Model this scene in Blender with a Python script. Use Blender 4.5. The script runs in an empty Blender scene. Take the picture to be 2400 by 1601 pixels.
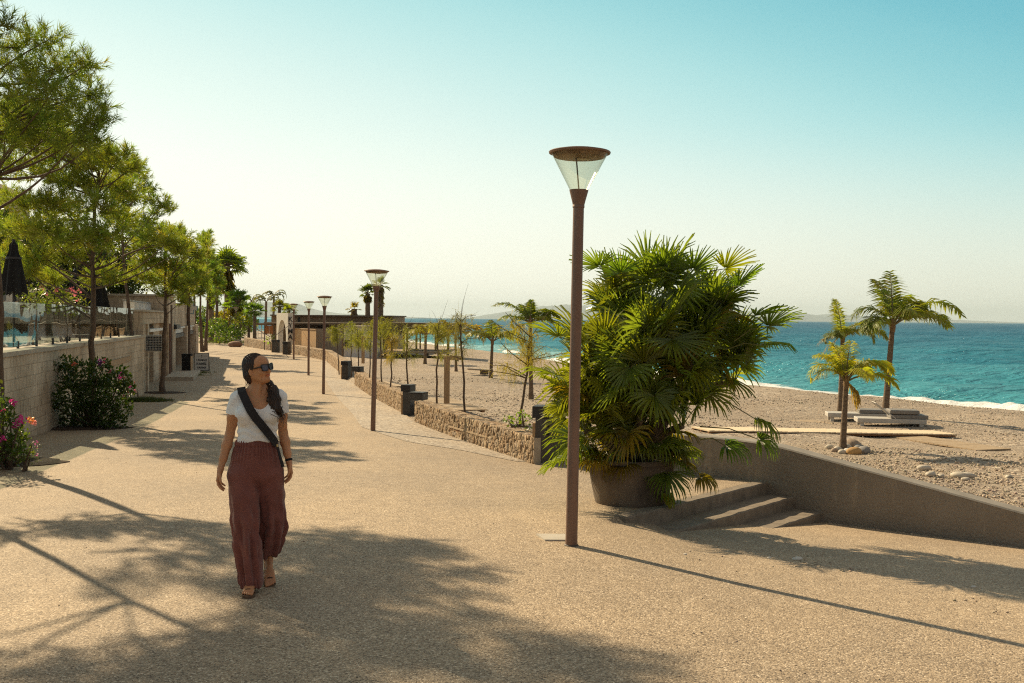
import bpy, math, random
import numpy as np
from mathutils import Matrix, Vector, Euler
scene = bpy.context.scene
R_ = math.radians
# ---------------------------------------------------------------- camera
F = 35.0 / 36.0 * 2400.0
cam_data = bpy.data.cameras.new("camera")
cam_data.lens = 35.0
cam_data.sensor_width = 36.0
cam_data.clip_start = 0.05
cam_data.clip_end = 120000.0
cam = bpy.data.objects.new("camera", cam_data)
scene.collection.objects.link(cam)
CAM_M = (Matrix.Rotation(R_(90 - 1.31), 4, 'X') @ Matrix.Rotation(R_(0.478), 4, 'Z'))
cam.matrix_world = CAM_M
scene.camera = cam
# ---------------------------------------------------------------- light
SUN_AZ, SUN_EL = -41.0, 32.0          # degrees left of the view direction, above the horizon
sun_dir = Vector((math.sin(R_(SUN_AZ)) * math.cos(R_(SUN_EL)), math.cos(R_(SUN_AZ)) * math.cos(R_(SUN_EL)), math.sin(R_(SUN_EL))))
sd = bpy.data.lights.new("sun", 'SUN')
sd.energy = 5.0
sd.angle = R_(0.53)
sd.color = (1.0, 0.79, 0.50)
sun = bpy.data.objects.new("sun", sd)
sun.rotation_euler = sun_dir.to_track_quat('Z', 'Y').to_euler()
scene.collection.objects.link(sun)
w = bpy.data.worlds.new("World"); scene.world = w; w.use_nodes = True
nt = w.node_tree; nt.nodes.clear()
def wn(t, **k):
    n = nt.nodes.new(t)
    for a, b in k.items(): setattr(n, a, b)
    return n
out = wn('ShaderNodeOutputWorld'); bg = wn('ShaderNodeBackground')
sky = wn('ShaderNodeTexSky', sky_type='NISHITA', sun_disc=False, sun_elevation=R_(SUN_EL), sun_rotation=R_(SUN_AZ), altitude=0.0, air_density=1.0, dust_density=1.6, ozone_density=1.2)
# colour of the air on this hazy afternoon: milky cream near the sun and the horizon, teal away from it
tc = wn('ShaderNodeTexCoord')
nrm = wn('ShaderNodeVectorMath', operation='NORMALIZE'); nt.links.new(tc.outputs['Generated'], nrm.inputs[0])
dt = wn('ShaderNodeVectorMath', operation='DOT_PRODUCT'); nt.links.new(nrm.outputs[0], dt.inputs[0]); dt.inputs[1].default_value = (math.sin(R_(-38)), math.cos(R_(-38)), 0.0)
sp = wn('ShaderNodeSeparateXYZ'); nt.links.new(nrm.outputs[0], sp.inputs[0])
m1 = wn('ShaderNodeMath', operation='MULTIPLY'); nt.links.new(dt.outputs['Value'], m1.inputs[0]); m1.inputs[1].default_value = -0.914
m2 = wn('ShaderNodeMath', operation='MULTIPLY_ADD'); nt.links.new(sp.outputs['Z'], m2.inputs[0]); m2.inputs[1].default_value = 2.18; nt.links.new(m1.outputs[0], m2.inputs[2])
m3 = wn('ShaderNodeMath', operation='ADD'); nt.links.new(m2.outputs[0], m3.inputs[0]); m3.inputs[1].default_value = 0.75
ramp = wn('ShaderNodeValToRGB'); nt.links.new(m3.outputs[0], ramp.inputs[0])
cr = ramp.color_ramp; cr.interpolation = 'B_SPLINE'
def lin(c):
    return tuple(((x / 255.0) / 12.92 if x / 255.0 <= 0.04045 else ((x / 255.0 + 0.055) / 1.055) ** 2.4) for x in c) + (1.0,)
stops = [(0.0, (252, 254, 240)), (0.20, (247, 253, 239)), (0.45, (212, 237, 229)), (0.68, (166, 219, 218)), (0.88, (120, 193, 202)), (1.0, (104, 182, 196))]
cr.elements[0].position = stops[0][0]; cr.elements[0].color = lin(stops[0][1])
cr.elements[1].position = stops[-1][0]; cr.elements[1].color = lin(stops[-1][1])
for p, c in stops[1:-1]:
    e = cr.elements.new(p); e.color = lin(c)
# dust band low over the sea, away from the sun
zr = wn('ShaderNodeMapRange', interpolation_type='SMOOTHSTEP'); nt.links.new(sp.outputs['Z'], zr.inputs[0])
zr.inputs[1].default_value = -0.02; zr.inputs[2].default_value = 0.20; zr.inputs[3].default_value = 1.0; zr.inputs[4].default_value = 0.0
dustc = wn('ShaderNodeMix', data_type='RGBA'); nt.links.new(zr.outputs[0], dustc.inputs[0]); nt.links.new(ramp.outputs[0], dustc.inputs[6])
dsel = wn('ShaderNodeMix', data_type='RGBA'); nt.links.new(m1.outputs[0], dsel.inputs[0])
dmr = wn('ShaderNodeMapRange'); nt.links.new(dt.outputs['Value'], dmr.inputs[0]); dmr.inputs[1].default_value = 0.45; dmr.inputs[2].default_value = 0.92; nt.links.new(dmr.outputs[0], dsel.inputs[0])
dsel.inputs[6].default_value = lin((232, 232, 212)); dsel.inputs[7].default_value = lin((254, 253, 234))
nt.links.new(dsel.outputs[2], dustc.inputs[7])
# unseen sky high overhead, greyed and dimmed to weaken the ambient light
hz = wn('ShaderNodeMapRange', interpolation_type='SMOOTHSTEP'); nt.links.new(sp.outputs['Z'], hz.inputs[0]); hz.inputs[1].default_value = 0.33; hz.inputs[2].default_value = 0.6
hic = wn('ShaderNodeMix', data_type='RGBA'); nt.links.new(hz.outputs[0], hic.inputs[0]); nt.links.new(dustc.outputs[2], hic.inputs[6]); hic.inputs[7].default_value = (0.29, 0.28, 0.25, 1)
# the air colours carry most of the light, the physical sky a little
skm = wn('ShaderNodeVectorMath', operation='SCALE'); nt.links.new(sky.outputs[0], skm.inputs[0]); skm.inputs['Scale'].default_value = 0.9
aim = wn('ShaderNodeVectorMath', operation='SCALE'); # unseen sky behind the viewer, darkened to lower the fill light
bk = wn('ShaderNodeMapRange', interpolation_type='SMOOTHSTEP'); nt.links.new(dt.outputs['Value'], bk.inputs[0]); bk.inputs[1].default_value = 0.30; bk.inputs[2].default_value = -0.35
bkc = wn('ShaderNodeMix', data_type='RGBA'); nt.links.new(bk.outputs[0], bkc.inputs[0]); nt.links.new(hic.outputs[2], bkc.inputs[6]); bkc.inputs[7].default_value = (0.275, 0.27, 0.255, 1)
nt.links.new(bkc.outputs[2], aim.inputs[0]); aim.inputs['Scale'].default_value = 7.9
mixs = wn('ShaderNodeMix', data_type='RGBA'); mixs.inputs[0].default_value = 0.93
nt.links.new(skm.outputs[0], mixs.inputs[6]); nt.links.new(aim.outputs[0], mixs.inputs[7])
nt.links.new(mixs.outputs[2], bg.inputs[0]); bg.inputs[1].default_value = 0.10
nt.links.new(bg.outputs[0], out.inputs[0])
scene.view_settings.view_transform = 'Standard'; scene.view_settings.look = 'None'
scene.view_settings.exposure = 0.5; scene.view_settings.gamma = 1.0; scene.view_settings.use_curve_mapping = False
scene.render.engine = 'CYCLES'
cy = scene.cycles
cy.max_bounces = 7; cy.diffuse_bounces = 3; cy.glossy_bounces = 3; cy.transmission_bounces = 5; cy.transparent_max_bounces = 12; cy.volume_bounces = 0
cy.caustics_reflective = False; cy.caustics_refractive = False
cy.use_denoising = False; cy.use_adaptive_sampling = True; cy.adaptive_threshold = 0.012
cy.sample_clamp_indirect = 5.0; cy.sample_clamp_direct = 9.0; cy.filter_width = 1.15
# ---------------------------------------------------------------- geometry of the picture -> places in the world
def ray(px, py):
    d = CAM_M.to_3x3() @ Vector(((px - 1200.0) / F, (800.5 - py) / F, -1.0))
    return d / d.y
def P(px, py, Y):
    return ray(px, py) * Y
_LY = np.array([-30, 0, 8.8, 21.5, 35.8, 46.8, 62, 74, 84, 100, 130, 200, 600.0])
_LZ = np.array([-1.0, -1.69, -2.0, -2.46, -2.75, -2.745, -2.66, -2.65, -2.62, -2.57, -2.55, -2.5, -2.5])
_yy = np.arange(-30, 600, 0.5); _zz = np.interp(_yy, _LY, _LZ)
_k = np.hanning(15); _k /= _k.sum()
_zz = np.convolve(np.pad(_zz, 7, mode='edge'), _k, mode='valid')
_zz[:8] = _LZ[0]
def Lz(y): return np.interp(y, _yy, _zz)
STEP_A = np.array([3.42, 13.24]); STEP_U = np.array([0.6, 0.8]); STEP_N = np.array([0.8, -0.6])
def stepd(x, y): return (np.asarray(x) - STEP_A[0]) * STEP_N[0] + (np.asarray(y) - STEP_A[1]) * STEP_N[1]
def drop(x, y):
    d = (np.asarray(x) - 0.53) * 0.766 + (np.asarray(y) - 8.8) * 0.643
    return 0.085 * (np.sqrt(d * d + 0.25) + d) / 2.0 * np.clip((np.asarray(x) - 0.8) / 0.9, 0, 1)
def prom_z(x, y):
    low = stepd(x, y) > -0.07
    return Lz(y) - np.where(low, drop(x, y), 0.0)
_XR = np.array([(40, -14), (22, 0), (12, 7), (8, 9.9), (5.87, 11.4), (3.96, 12.84), (3.45, 13.3), (2.6, 13.9), (1.7, 14.5), (0.42, 15.2), (-2.4, 24.2), (-3.0, 27.0), (-6.5, 41.0), (-7.6, 44.6), (-8.6, 49.6), (-11.4, 61), (-16.6, 73.9), (-21.7, 83.7), (-27, 95), (-38, 120), (-60, 170)])
def xr(y): return np.interp(y, _XR[:, 1], _XR[:, 0])
_XS = np.array([(62, -60), (45, -20), (38, 0), (30, 20), (22.4, 42), (15.0, 56), (8, 79), (0.5, 108), (-8.5, 135), (-14, 152), (-30, 190), (-70, 260), (-160, 380), (-400, 620)])
_sy = np.arange(-60, 620, 1.0); _sx = np.interp(_sy, _XS[:, 1], _XS[:, 0])
_k2 = np.hanning(19); _k2 /= _k2.sum(); _sx = np.convolve(np.pad(_sx, 9, mode='edge'), _k2, mode='valid')
def xs(y): return np.interp(y, _sy, _sx)
SEA = -4.05
def beach_z(x, y):
    x = np.asarray(x, float); y = np.asarray(y, float)
    s = (xs(y) - x) * 0.95
    z = np.interp(s, [-14, -3, 0, 1.2, 4, 8, 14, 20, 26, 60], [-5.6, -4.7, -4.08, -3.8, -3.42, -3.12, -2.9, -2.76, -2.62, -2.5])
    z = z + 0.33 * np.exp(-((y - 13) / 10.0) ** 2) * np.clip((s - 12) / 10, 0, 1)
    z = z + 0.5 * np.exp(-(((x - 3.2) / 2.2) ** 2 + ((y - 13.9) / 1.6) ** 2))
    z = z + (0.035 * np.sin(x * 0.9 + y * 0.37) + 0.03 * np.sin(x * 0.31 - y * 0.8 + 1.0) + 0.02 * np.sin(x * 2.1 + y * 1.3)) * np.clip(s / 3, 0, 1)
    return z
def hit(px, py, fn, y0=3.0, y1=400.0):
    r = ray(px, py); ys = np.linspace(y0, y1, 8000)
    d = r.z * ys - fn(r.x * ys, ys)
    i = int(np.argmax(d < 0))
    if d[i] >= 0: i = len(ys) - 1
    y = ys[i]; return Vector((r.x * y, y, float(fn(r.x * y, y))))
def G(px, py): return hit(px, py, prom_z)
def B(px, py): return hit(px, py, beach_z, 9.0)
# ---------------------------------------------------------------- objects
def link(o): scene.collection.objects.link(o); return o
def mesh_np(name, V, Fc, mat, parent=None, smooth=False, col=None):
    V = np.asarray(V, np.float32).reshape(-1, 3); Fc = np.asarray(Fc, np.int32)
    me = bpy.data.meshes.new(name)
    me.vertices.add(len(V)); me.vertices.foreach_set('co', V.ravel())
    n = Fc.shape[1]; me.loops.add(Fc.size); me.loops.foreach_set('vertex_index', Fc.ravel())
    me.polygons.add(len(Fc)); me.polygons.foreach_set('loop_start', np.arange(0, Fc.size, n, dtype=np.int32))
    me.polygons.foreach_set('loop_total', np.full(len(Fc), n, np.int32))
    if smooth: me.polygons.foreach_set('use_smooth', np.ones(len(Fc), bool))
    me.update(calc_edges=True)
    if col is not None:
        a = me.color_attributes.new('tint', 'FLOAT_COLOR', 'POINT'); c = np.ones((len(V), 4), np.float32); c[:, :3] = col; a.data.foreach_set('color', c.ravel())
    if mat is not None: me.materials.append(mat)
    o = link(bpy.data.objects.new(name, me))
    if parent is not None: o.parent = parent
    return o
def tag(o, label=None, cat=None, group=None, kind=None):
    if label: o['label'] = label
    if cat: o['category'] = cat
    if group: o['group'] = group
    if kind: o['kind'] = kind
    return o
def thing(name, label, cat, loc=(0, 0, 0), rz=0.0, group=None):
    o = link(bpy.data.objects.new(name, None)); o.location = loc; o.rotation_euler = (0, 0, rz); o.empty_display_size = 0.1
    return tag(o, label, cat, group)
def copy_thing(root, label, loc, rz=0.0, scale=1.0):
    c = root.copy(); link(c); c.location = loc; c.rotation_euler = (0, 0, rz); c.scale = (scale,) * 3; c['label'] = label
    for ch in root.children:
        d = ch.copy(); link(d); d.parent = c
        for g in ch.children:
            e = g.copy(); link(e); e.parent = d
    return c
class MB:
    def __init__(s): s.v = []; s.f = []
    def add(s, v, f):
        n = len(s.v); s.v += [tuple(map(float, a)) for a in v]; s.f += [tuple(i + n for i in q) for q in f]; return s
    def box(s, c, size, rz=0.0, rx=0.0, ry=0.0, taper=1.0):
        hx, hy, hz = size[0] / 2, size[1] / 2, size[2] / 2
        m = Euler((rx, ry, rz)).to_matrix(); c = Vector(c); v = []
        for z, t in ((-hz, 1.0), (hz, taper)):
            for x, y in ((-hx, -hy), (hx, -hy), (hx, hy), (-hx, hy)): v.append(c + m @ Vector((x * t, y * t, z)))
        return s.add(v, [(0, 3, 2, 1), (4, 5, 6, 7), (0, 1, 5, 4), (1, 2, 6, 5), (2, 3, 7, 6), (3, 0, 4, 7)])
    def rbox(s, c, size, b=0.01, rz=0.0):      # bevelled box
        m = Euler((0, 0, rz)).to_matrix(); c = Vector(c); hx, hy, hz = [a / 2 for a in size]; rings = []
        for z, i in ((-hz, b), (-hz + b, 0), (hz - b, 0), (hz, b)):
            rings.append([c + m @ Vector(p) for p in ((-hx + b, -hy + i, z), (hx - b, -hy + i, z), (hx - i, -hy + b, z), (hx - i, hy - b, z), (hx - b, hy - i, z), (-hx + b, hy - i, z), (-hx + i, hy - b, z), (-hx + i, -hy + b, z))])
        return s.rings(rings)
    def rings(s, rings, cap=True, closed=True):
        n = len(rings[0]); v = [p for r in rings for p in r]; f = []
        for k in range(len(rings) - 1):
            for i in range(n if closed else n - 1):
                j = (i + 1) % n; f.append((k * n + i, k * n + j, (k + 1) * n + j, (k + 1) * n + i))
        if cap: f.append(tuple(range(n))[::-1]); f.append(tuple((len(rings) - 1) * n + i for i in range(n)))
        return s.add(v, f)
    def lathe(s, prof, n=24, c=(0, 0, 0), cap=True):
        return s.rings([[(c[0] + r * math.cos(2 * math.pi * i / n), c[1] + r * math.sin(2 * math.pi * i / n), c[2] + z) for i in range(n)] for r, z in prof], cap)
    def tube(s, pts, rad, n=6, flat=None):
        pts = [Vector(p) for p in pts]
        if not hasattr(rad, '__len__'): rad = [rad] * len(pts)
        rings = []; up = Vector((0.13, 0.21, 0.97))
        for i, p in enumerate(pts):
            t = (pts[min(i + 1, len(pts) - 1)] - pts[max(i - 1, 0)])
            if t.length < 1e-9: t = Vector((0, 0, 1))
            t.normalize(); u = up
            if abs(t.dot(u)) > 0.9: u = Vector((0.9, 0.3, 0.1))
            a = t.cross(u).normalized(); b = t.cross(a).normalized(); r = rad[i]
            rings.append([p + (a * math.cos(2 * math.pi * k / n) + b * math.sin(2 * math.pi * k / n) * (flat or 1.0)) * r for k in range(n)])
        return s.rings(rings)
    def prism(s, poly, z0, z1):
        n = len(poly); v = [(x, y, z0 if not callable(z0) else z0(x, y)) for x, y in poly] + [(x, y, z1 if not callable(z1) else z1(x, y)) for x, y in poly]
        return s.add(v, [tuple(range(n))[::-1], tuple(range(n, 2 * n))] + [(i, (i + 1) % n, n + (i + 1) % n, n + i) for i in range(n)])
    def build(s, name, mat, parent=None, smooth=False, bevel=0.0, col=None):
        me = bpy.data.meshes.new(name); me.from_pydata(s.v, [], s.f)
        if smooth:
            me.polygons.foreach_set('use_smooth', [True] * len(me.polygons)); me.set_sharp_from_angle(angle=R_(38))
        me.update(); me.materials.append(mat); o = link(bpy.data.objects.new(name, me))
        if parent is not None: o.parent = parent
        if bevel:
            b = o.modifiers.new('bevel', 'BEVEL'); b.width = bevel; b.segments = 2; b.limit_method = 'ANGLE'
        return o
# ---------------------------------------------------------------- materials
def new_mat(name):
    m = bpy.data.materials.new(name); m.use_nodes = True; t = m.node_tree; t.nodes.clear()
    o = t.nodes.new('ShaderNodeOutputMaterial'); b = t.nodes.new('ShaderNodeBsdfPrincipled'); t.links.new(b.outputs[0], o.inputs[0])
    return m, t, b, o
def nd(t, typ, **k):
    n = t.nodes.new(typ)
    for a, b in k.items():
        if a == 'inp':
            for i, v in b.items(): n.inputs[i].default_value = v
        else: setattr(n, a, b)
    return n
def rampn(t, src, stops, interp='LINEAR'):
    r = t.nodes.new('ShaderNodeValToRGB'); t.links.new(src, r.inputs[0]); c = r.color_ramp; c.interpolation = interp
    c.elements[0].position = stops[0][0]; c.elements[0].color = tuple(stops[0][1]) + (1,)
    c.elements[1].position = stops[-1][0]; c.elements[1].color = tuple(stops[-1][1]) + (1,)
    for p, q in stops[1:-1]: c.elements.new(p).color = tuple(q) + (1,)
    return r
def mixc(t, fac, a, b, blend='MIX'):
    m = t.nodes.new('ShaderNodeMix'); m.data_type = 'RGBA'; m.blend_type = blend
    for i, x in ((0, fac), (6, a), (7, b)):
        if hasattr(x, 'links'): t.links.new(x, m.inputs[i])
        elif isinstance(x, (int, float)): m.inputs[i].default_value = x
        else: m.inputs[i].default_value = tuple(x) + (1,)
    return m.outputs[2]
def objco(t, scale=(1, 1, 1), rot=(0, 0, 0)):
    c = t.nodes.new('ShaderNodeTexCoord'); m = t.nodes.new('ShaderNodeMapping'); m.inputs['Scale'].default_value = scale; m.inputs['Rotation'].default_value = rot
    t.links.new(c.outputs['Object'], m.inputs[0]); return m.outputs[0]
def noise(t, vec, scale, detail=4, rough=0.55):
    n = t.nodes.new('ShaderNodeTexNoise'); n.inputs['Scale'].default_value = scale; n.inputs['Detail'].default_value = detail; n.inputs['Roughness'].default_value = rough
    if vec is not None: t.links.new(vec, n.inputs['Vector'])
    return n.outputs[0]
def bump(t, h, bsdf, strength=0.5, dist=0.01):
    b = t.nodes.new('ShaderNodeBump'); b.inputs['Strength'].default_value = strength; b.inputs['Distance'].default_value = dist
    t.links.new(h, b.inputs['Height']); t.links.new(b.outputs[0], bsdf.inputs['Normal']); return b
def plain(name, c1, c2=None, scale=6.0, rough=0.7, metal=0.0, bs=0.2, bd=0.004, streak=(1, 1, 1), detail=5):
    m, t, b, o = new_mat(name); c2 = c2 or tuple(x * 0.75 for x in c1)
    v = objco(t, streak); n = noise(t, v, scale, detail)
    r = rampn(t, n, [(0.3, c1), (0.7, c2)]); t.links.new(r.outputs[0], b.inputs['Base Color'])
    b.inputs['Roughness'].default_value = rough; b.inputs['Metallic'].default_value = metal
    if bs: bump(t, noise(t, v, scale * 6, 3), b, bs, bd)
    return m
def leafmat(name, base, back=0.45, rough=0.45, use_tint=True, transl=None):
    m, t, b, o = new_mat(name)
    if use_tint:
        a = nd(t, 'ShaderNodeVertexColor', layer_name='tint'); col = mixc(t, 1.0, a.outputs[0], base, 'MULTIPLY')
    else:
        n = noise(t, objco(t), 3.0); col = mixc(t, n, base, tuple(x * 0.6 for x in base))
    t.links.new(col, b.inputs['Base Color']); b.inputs['Roughness'].default_value = rough
    tr = nd(t, 'ShaderNodeBsdfTranslucent'); tc_ = mixc(t, 1.0, col, transl or (1.5, 1.5, 0.6), 'MULTIPLY'); t.links.new(tc_, tr.inputs[0])
    mx = nd(t, 'ShaderNodeMixShader', inp={0: back}); t.links.new(b.outputs[0], mx.inputs[1]); t.links.new(tr.outputs[0], mx.inputs[2]); t.links.new(mx.outputs[0], o.inputs[0])
    return m
M = {}
M['bronze'] = plain('lamp_bronze', (0.235, 0.145, 0.11), (0.185, 0.11, 0.082), 5, 0.5, 0.25, 0.1, 0.002, (1, 1, 0.3))
M['bark'] = plain('pine_bark', (0.17, 0.12, 0.085), (0.075, 0.05, 0.036), 14, 0.95, 0, 0.9, 0.02, (1, 1, 0.35))
M['palmbark'] = plain('palm_bark', (0.26, 0.19, 0.13), (0.13, 0.085, 0.055), 9, 0.9, 0, 0.9, 0.02, (1, 1, 3.5))
M['wood'] = plain('larch_wood', (0.46, 0.31, 0.17), (0.34, 0.21, 0.11), 7, 0.75, 0, 0.3, 0.003, (8, 8, 0.6))
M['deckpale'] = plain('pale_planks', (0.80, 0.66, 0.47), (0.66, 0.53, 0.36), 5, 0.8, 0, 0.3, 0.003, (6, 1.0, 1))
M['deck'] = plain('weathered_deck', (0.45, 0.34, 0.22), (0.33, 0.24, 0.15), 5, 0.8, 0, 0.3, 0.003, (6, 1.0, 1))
M['darkmetal'] = plain('dark_metal', (0.032, 0.03, 0.034), (0.024, 0.023, 0.026), 4, 0.5, 0.2, 0.05)
M['greymetal'] = plain('grey_sheet_metal', (0.075, 0.07, 0.067), (0.055, 0.052, 0.05), 3, 0.55, 0.2, 0.05)
M['black'] = plain('black_cloth', (0.008, 0.008, 0.009), (0.005, 0.005, 0.006), 9, 0.9)
M['white'] = plain('white_paint', (0.78, 0.77, 0.74), (0.7, 0.69, 0.66), 3, 0.5)
M['plaster'] = plain('white_plaster', (0.66, 0.63, 0.57), (0.56, 0.53, 0.48), 2, 0.9)
M['soil'] = plain('dark_soil', (0.07, 0.04, 0.025), (0.04, 0.025, 0.016), 8, 1.0, 0, 1.0, 0.03)
M['roofdark'] = plain('dark_roof', (0.19, 0.145, 0.11), (0.14, 0.105, 0.08), 3, 0.9)
M['screen'] = plain('letter_ink', (0.03, 0.03, 0.035), None, 3, 0.6)
# ================================================================ the setting
rng = np.random.default_rng(7)
def grid_mesh(name, X, Y, Z, mat, smooth=True):
    r, c = X.shape; V = np.stack([X, Y, Z], -1).reshape(-1, 3); i = np.arange(r * c).reshape(r, c)
    Fc = np.stack([i[:-1, :-1], i[:-1, 1:], i[1:, 1:], i[1:, :-1]], -1).reshape(-1, 4)
    return mesh_np(name, V, Fc, mat, smooth=smooth)
def mat_aggregate(name, c_lo, c_mid, c_hi, scale=115.0):
    m, t, b, o = new_mat(name); v = objco(t)
    vo = nd(t, 'ShaderNodeTexVoronoi', inp={'Scale': scale}); t.links.new(v, vo.inputs['Vector'])
    sx = nd(t, 'ShaderNodeSeparateColor'); t.links.new(vo.outputs['Color'], sx.inputs[0])
    r = rampn(t, sx.outputs[0], [(0.0, c_lo), (0.35, c_mid), (0.8, c_mid), (1.0, c_hi)])
    big = noise(t, v, 0.35, 5, 0.6); rb = rampn(t, big, [(0.3, (0.78, 0.78, 0.80)), (0.7, (1.12, 1.09, 1.04))])
    mid = noise(t, v, 5.5, 4, 0.6); rm = rampn(t, mid, [(0.3, (0.88, 0.87, 0.86)), (0.72, (1.1, 1.1, 1.1))])
    c = mixc(t, 1.0, r.outputs[0], rb.outputs[0], 'MULTIPLY'); c = mixc(t, 1.0, c, rm.outputs[0], 'MULTIPLY')
    n2 = noise(t, v, scale * 0.55, 2, 0.7); r2 = rampn(t, n2, [(0.35, (0.62, 0.6, 0.58)), (0.62, (1.15, 1.15, 1.13))]); c = mixc(t, 0.8, c, r2.outputs[0], 'MULTIPLY')
    t.links.new(c, b.inputs['Base Color']); b.inputs['Roughness'].default_value = 0.82
    mh = nd(t, 'ShaderNodeMath', operation='ADD'); t.links.new(vo.outputs['Distance'], mh.inputs[0])
    ns = nd(t, 'ShaderNodeMath', operation='MULTIPLY'); t.links.new(n2, ns.inputs[0]); ns.inputs[1].default_value = -1.4; t.links.new(ns.outputs[0], mh.inputs[1])
    inv = nd(t, 'ShaderNodeMath', operation='MULTIPLY', inp={1: -1.0}); t.links.new(mh.outputs[0], inv.inputs[0])
    bump(t, inv.outputs[0], b, 0.6, 0.006)
    return m
M['aggregate'] = mat_aggregate('exposed_aggregate', (0.15, 0.112, 0.08), (0.44, 0.345, 0.24), (0.78, 0.66, 0.51), 100.0)
M['cobble'] = mat_aggregate('pebble_mosaic', (0.19, 0.155, 0.125), (0.45, 0.385, 0.31), (0.66, 0.60, 0.51), 26.0)
# promenade, one sheet following the slope of the ground
ys = np.concatenate([np.arange(-4, 8, 0.25), np.arange(8, 16, 0.06), np.arange(16, 40, 0.5), np.arange(40, 170, 2.0)])
u = np.concatenate([np.linspace(0, 0.35, 12)[:-1], np.linspace(0.35, 1, 170)])
xl = np.interp(ys, [-4, 15, 18, 34.6, 65, 75, 90, 170], [-30, -11.0, -9.6, -13.4, -21.4, -30, -45, -90])
X = xl[:, None] + (xr(ys) + 0.05 - xl)[:, None] * u[None, :]; Y = np.repeat(ys[:, None], len(u), 1)
prom = grid_mesh('promenade', X, Y, prom_z(X, Y), M['aggregate'], smooth=True); tag(prom, kind='structure')
# strip of pale pebble mosaic along the rubble wall
ly = np.array([15.6, 17.5, 19.0, 22.5, 26.5, 31, 38, 45, 52, 60.5]); lx = np.array([0.1, -0.95, -2.0, -3.4, -4.25, -5.3, -6.9, -8.5, -10.0, -11.6])
ys2 = np.arange(15.6, 60.5, 0.4); a0 = np.interp(ys2, ly, lx); a1 = xr(ys2) - 0.02; u = np.linspace(0, 1, 8)
X = a0[:, None] + (a1 - a0)[:, None] * u; Y = np.repeat(ys2[:, None], 8, 1)
tag(grid_mesh('cobble_strip', X, Y, Lz(Y) + 0.006 + 0 * X, M['cobble']), kind='structure')
# beach shingle
m, t, b, o = new_mat('shingle'); v = objco(t)
vo = nd(t, 'ShaderNodeTexVoronoi', inp={'Scale': 17.0}); t.links.new(v, vo.inputs['Vector'])
vo2 = nd(t, 'ShaderNodeTexVoronoi', inp={'Scale': 60.0}); t.links.new(v, vo2.inputs['Vector'])
s1 = nd(t, 'ShaderNodeSeparateColor'); t.links.new(vo.outputs['Color'], s1.inputs[0]); s2 = nd(t, 'ShaderNodeSeparateColor'); t.links.new(vo2.outputs['Color'], s2.inputs[0])
r1 = rampn(t, s1.outputs[0], [(0, (0.18, 0.14, 0.105)), (0.5, (0.40, 0.315, 0.24)), (1, (0.62, 0.55, 0.45))])
r2 = rampn(t, s2.outputs[0], [(0, (0.19, 0.15, 0.11)), (0.5, (0.40, 0.315, 0.235)), (1, (0.54, 0.46, 0.36))])
pm = rampn(t, noise(t, v, 0.28, 6, 0.65), [(0.42, (0, 0, 0)), (0.58, (1, 1, 1))])
c = mixc(t, pm.outputs[0], r2.outputs[0], r1.outputs[0])
rb = rampn(t, noise(t, v, 0.13, 5, 0.6), [(0.35, (0.82, 0.8, 0.78)), (0.65, (1.12, 1.1, 1.07))]); c = mixc(t, 1.0, c, rb.outputs[0], 'MULTIPLY')
# wet band where the swash reaches: attribute painted from the distance to the waterline
wet = nd(t, 'ShaderNodeVertexColor', layer_name='wet'); c = mixc(t, 1.0, c, wet.outputs[0], 'MULTIPLY')
t.links.new(c, b.inputs['Base Color']); b.inputs['Roughness'].default_value = 0.9
hh = mixc(t, 0.5, vo.outputs['Distance'], vo2.outputs['Distance']); iv = nd(t, 'ShaderNodeInvert'); t.links.new(hh, iv.inputs[1])
b1 = bump(t, iv.outputs[0], b, 0.8, 0.03)
b2 = nd(t, 'ShaderNodeBump', inp={'Strength': 0.9, 'Distance': 0.25}); t.links.new(noise(t, v, 1.3, 6, 0.7), b2.inputs['Height']); t.links.new(b2.outputs[0], b1.inputs['Normal'])
M['shingle'] = m
ys = np.concatenate([np.arange(-40, 6, 2.0), np.arange(6, 40, 0.25), np.arange(40, 110, 0.8), np.arange(110, 320, 4.0)])
u = np.linspace(0, 1, 220); a0 = xr(ys) - 0.25; a1 = xs(ys) + 9
X = a0[:, None] + (a1 - a0)[:, None] * u; Y = np.repeat(ys[:, None], len(u), 1); Z = beach_z(X, Y)
nz = sum(rng.uniform(0.5, 1) * np.sin(X * kx + Y * ky + ph) for kx, ky, ph in [(rng.normal(0, 2.5), rng.normal(0, 2.5), rng.uniform(0, 6)) for _ in range(14)]) / 14
Z = Z + nz * 0.05 * np.clip((xs(Y) - X) / 4, 0, 1)
inside = X < (xr(Y) + 0.12); Z = np.where(inside, np.minimum(Z, prom_z(X, Y) - 0.03), Z)
bo = grid_mesh('beach', X, Y, Z, M['shingle']); tag(bo, kind='structure')
a = bo.data.color_attributes.new('wet', 'FLOAT_COLOR', 'POINT'); s = (xs(Y) - X).ravel(); cc = np.ones((s.size, 4), np.float32)
cc[:, :3] = (0.55 + 0.45 * np.clip((s - 0.8) / 1.6, 0, 1))[:, None]; a.data.foreach_set('color', cc.ravel())
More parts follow.
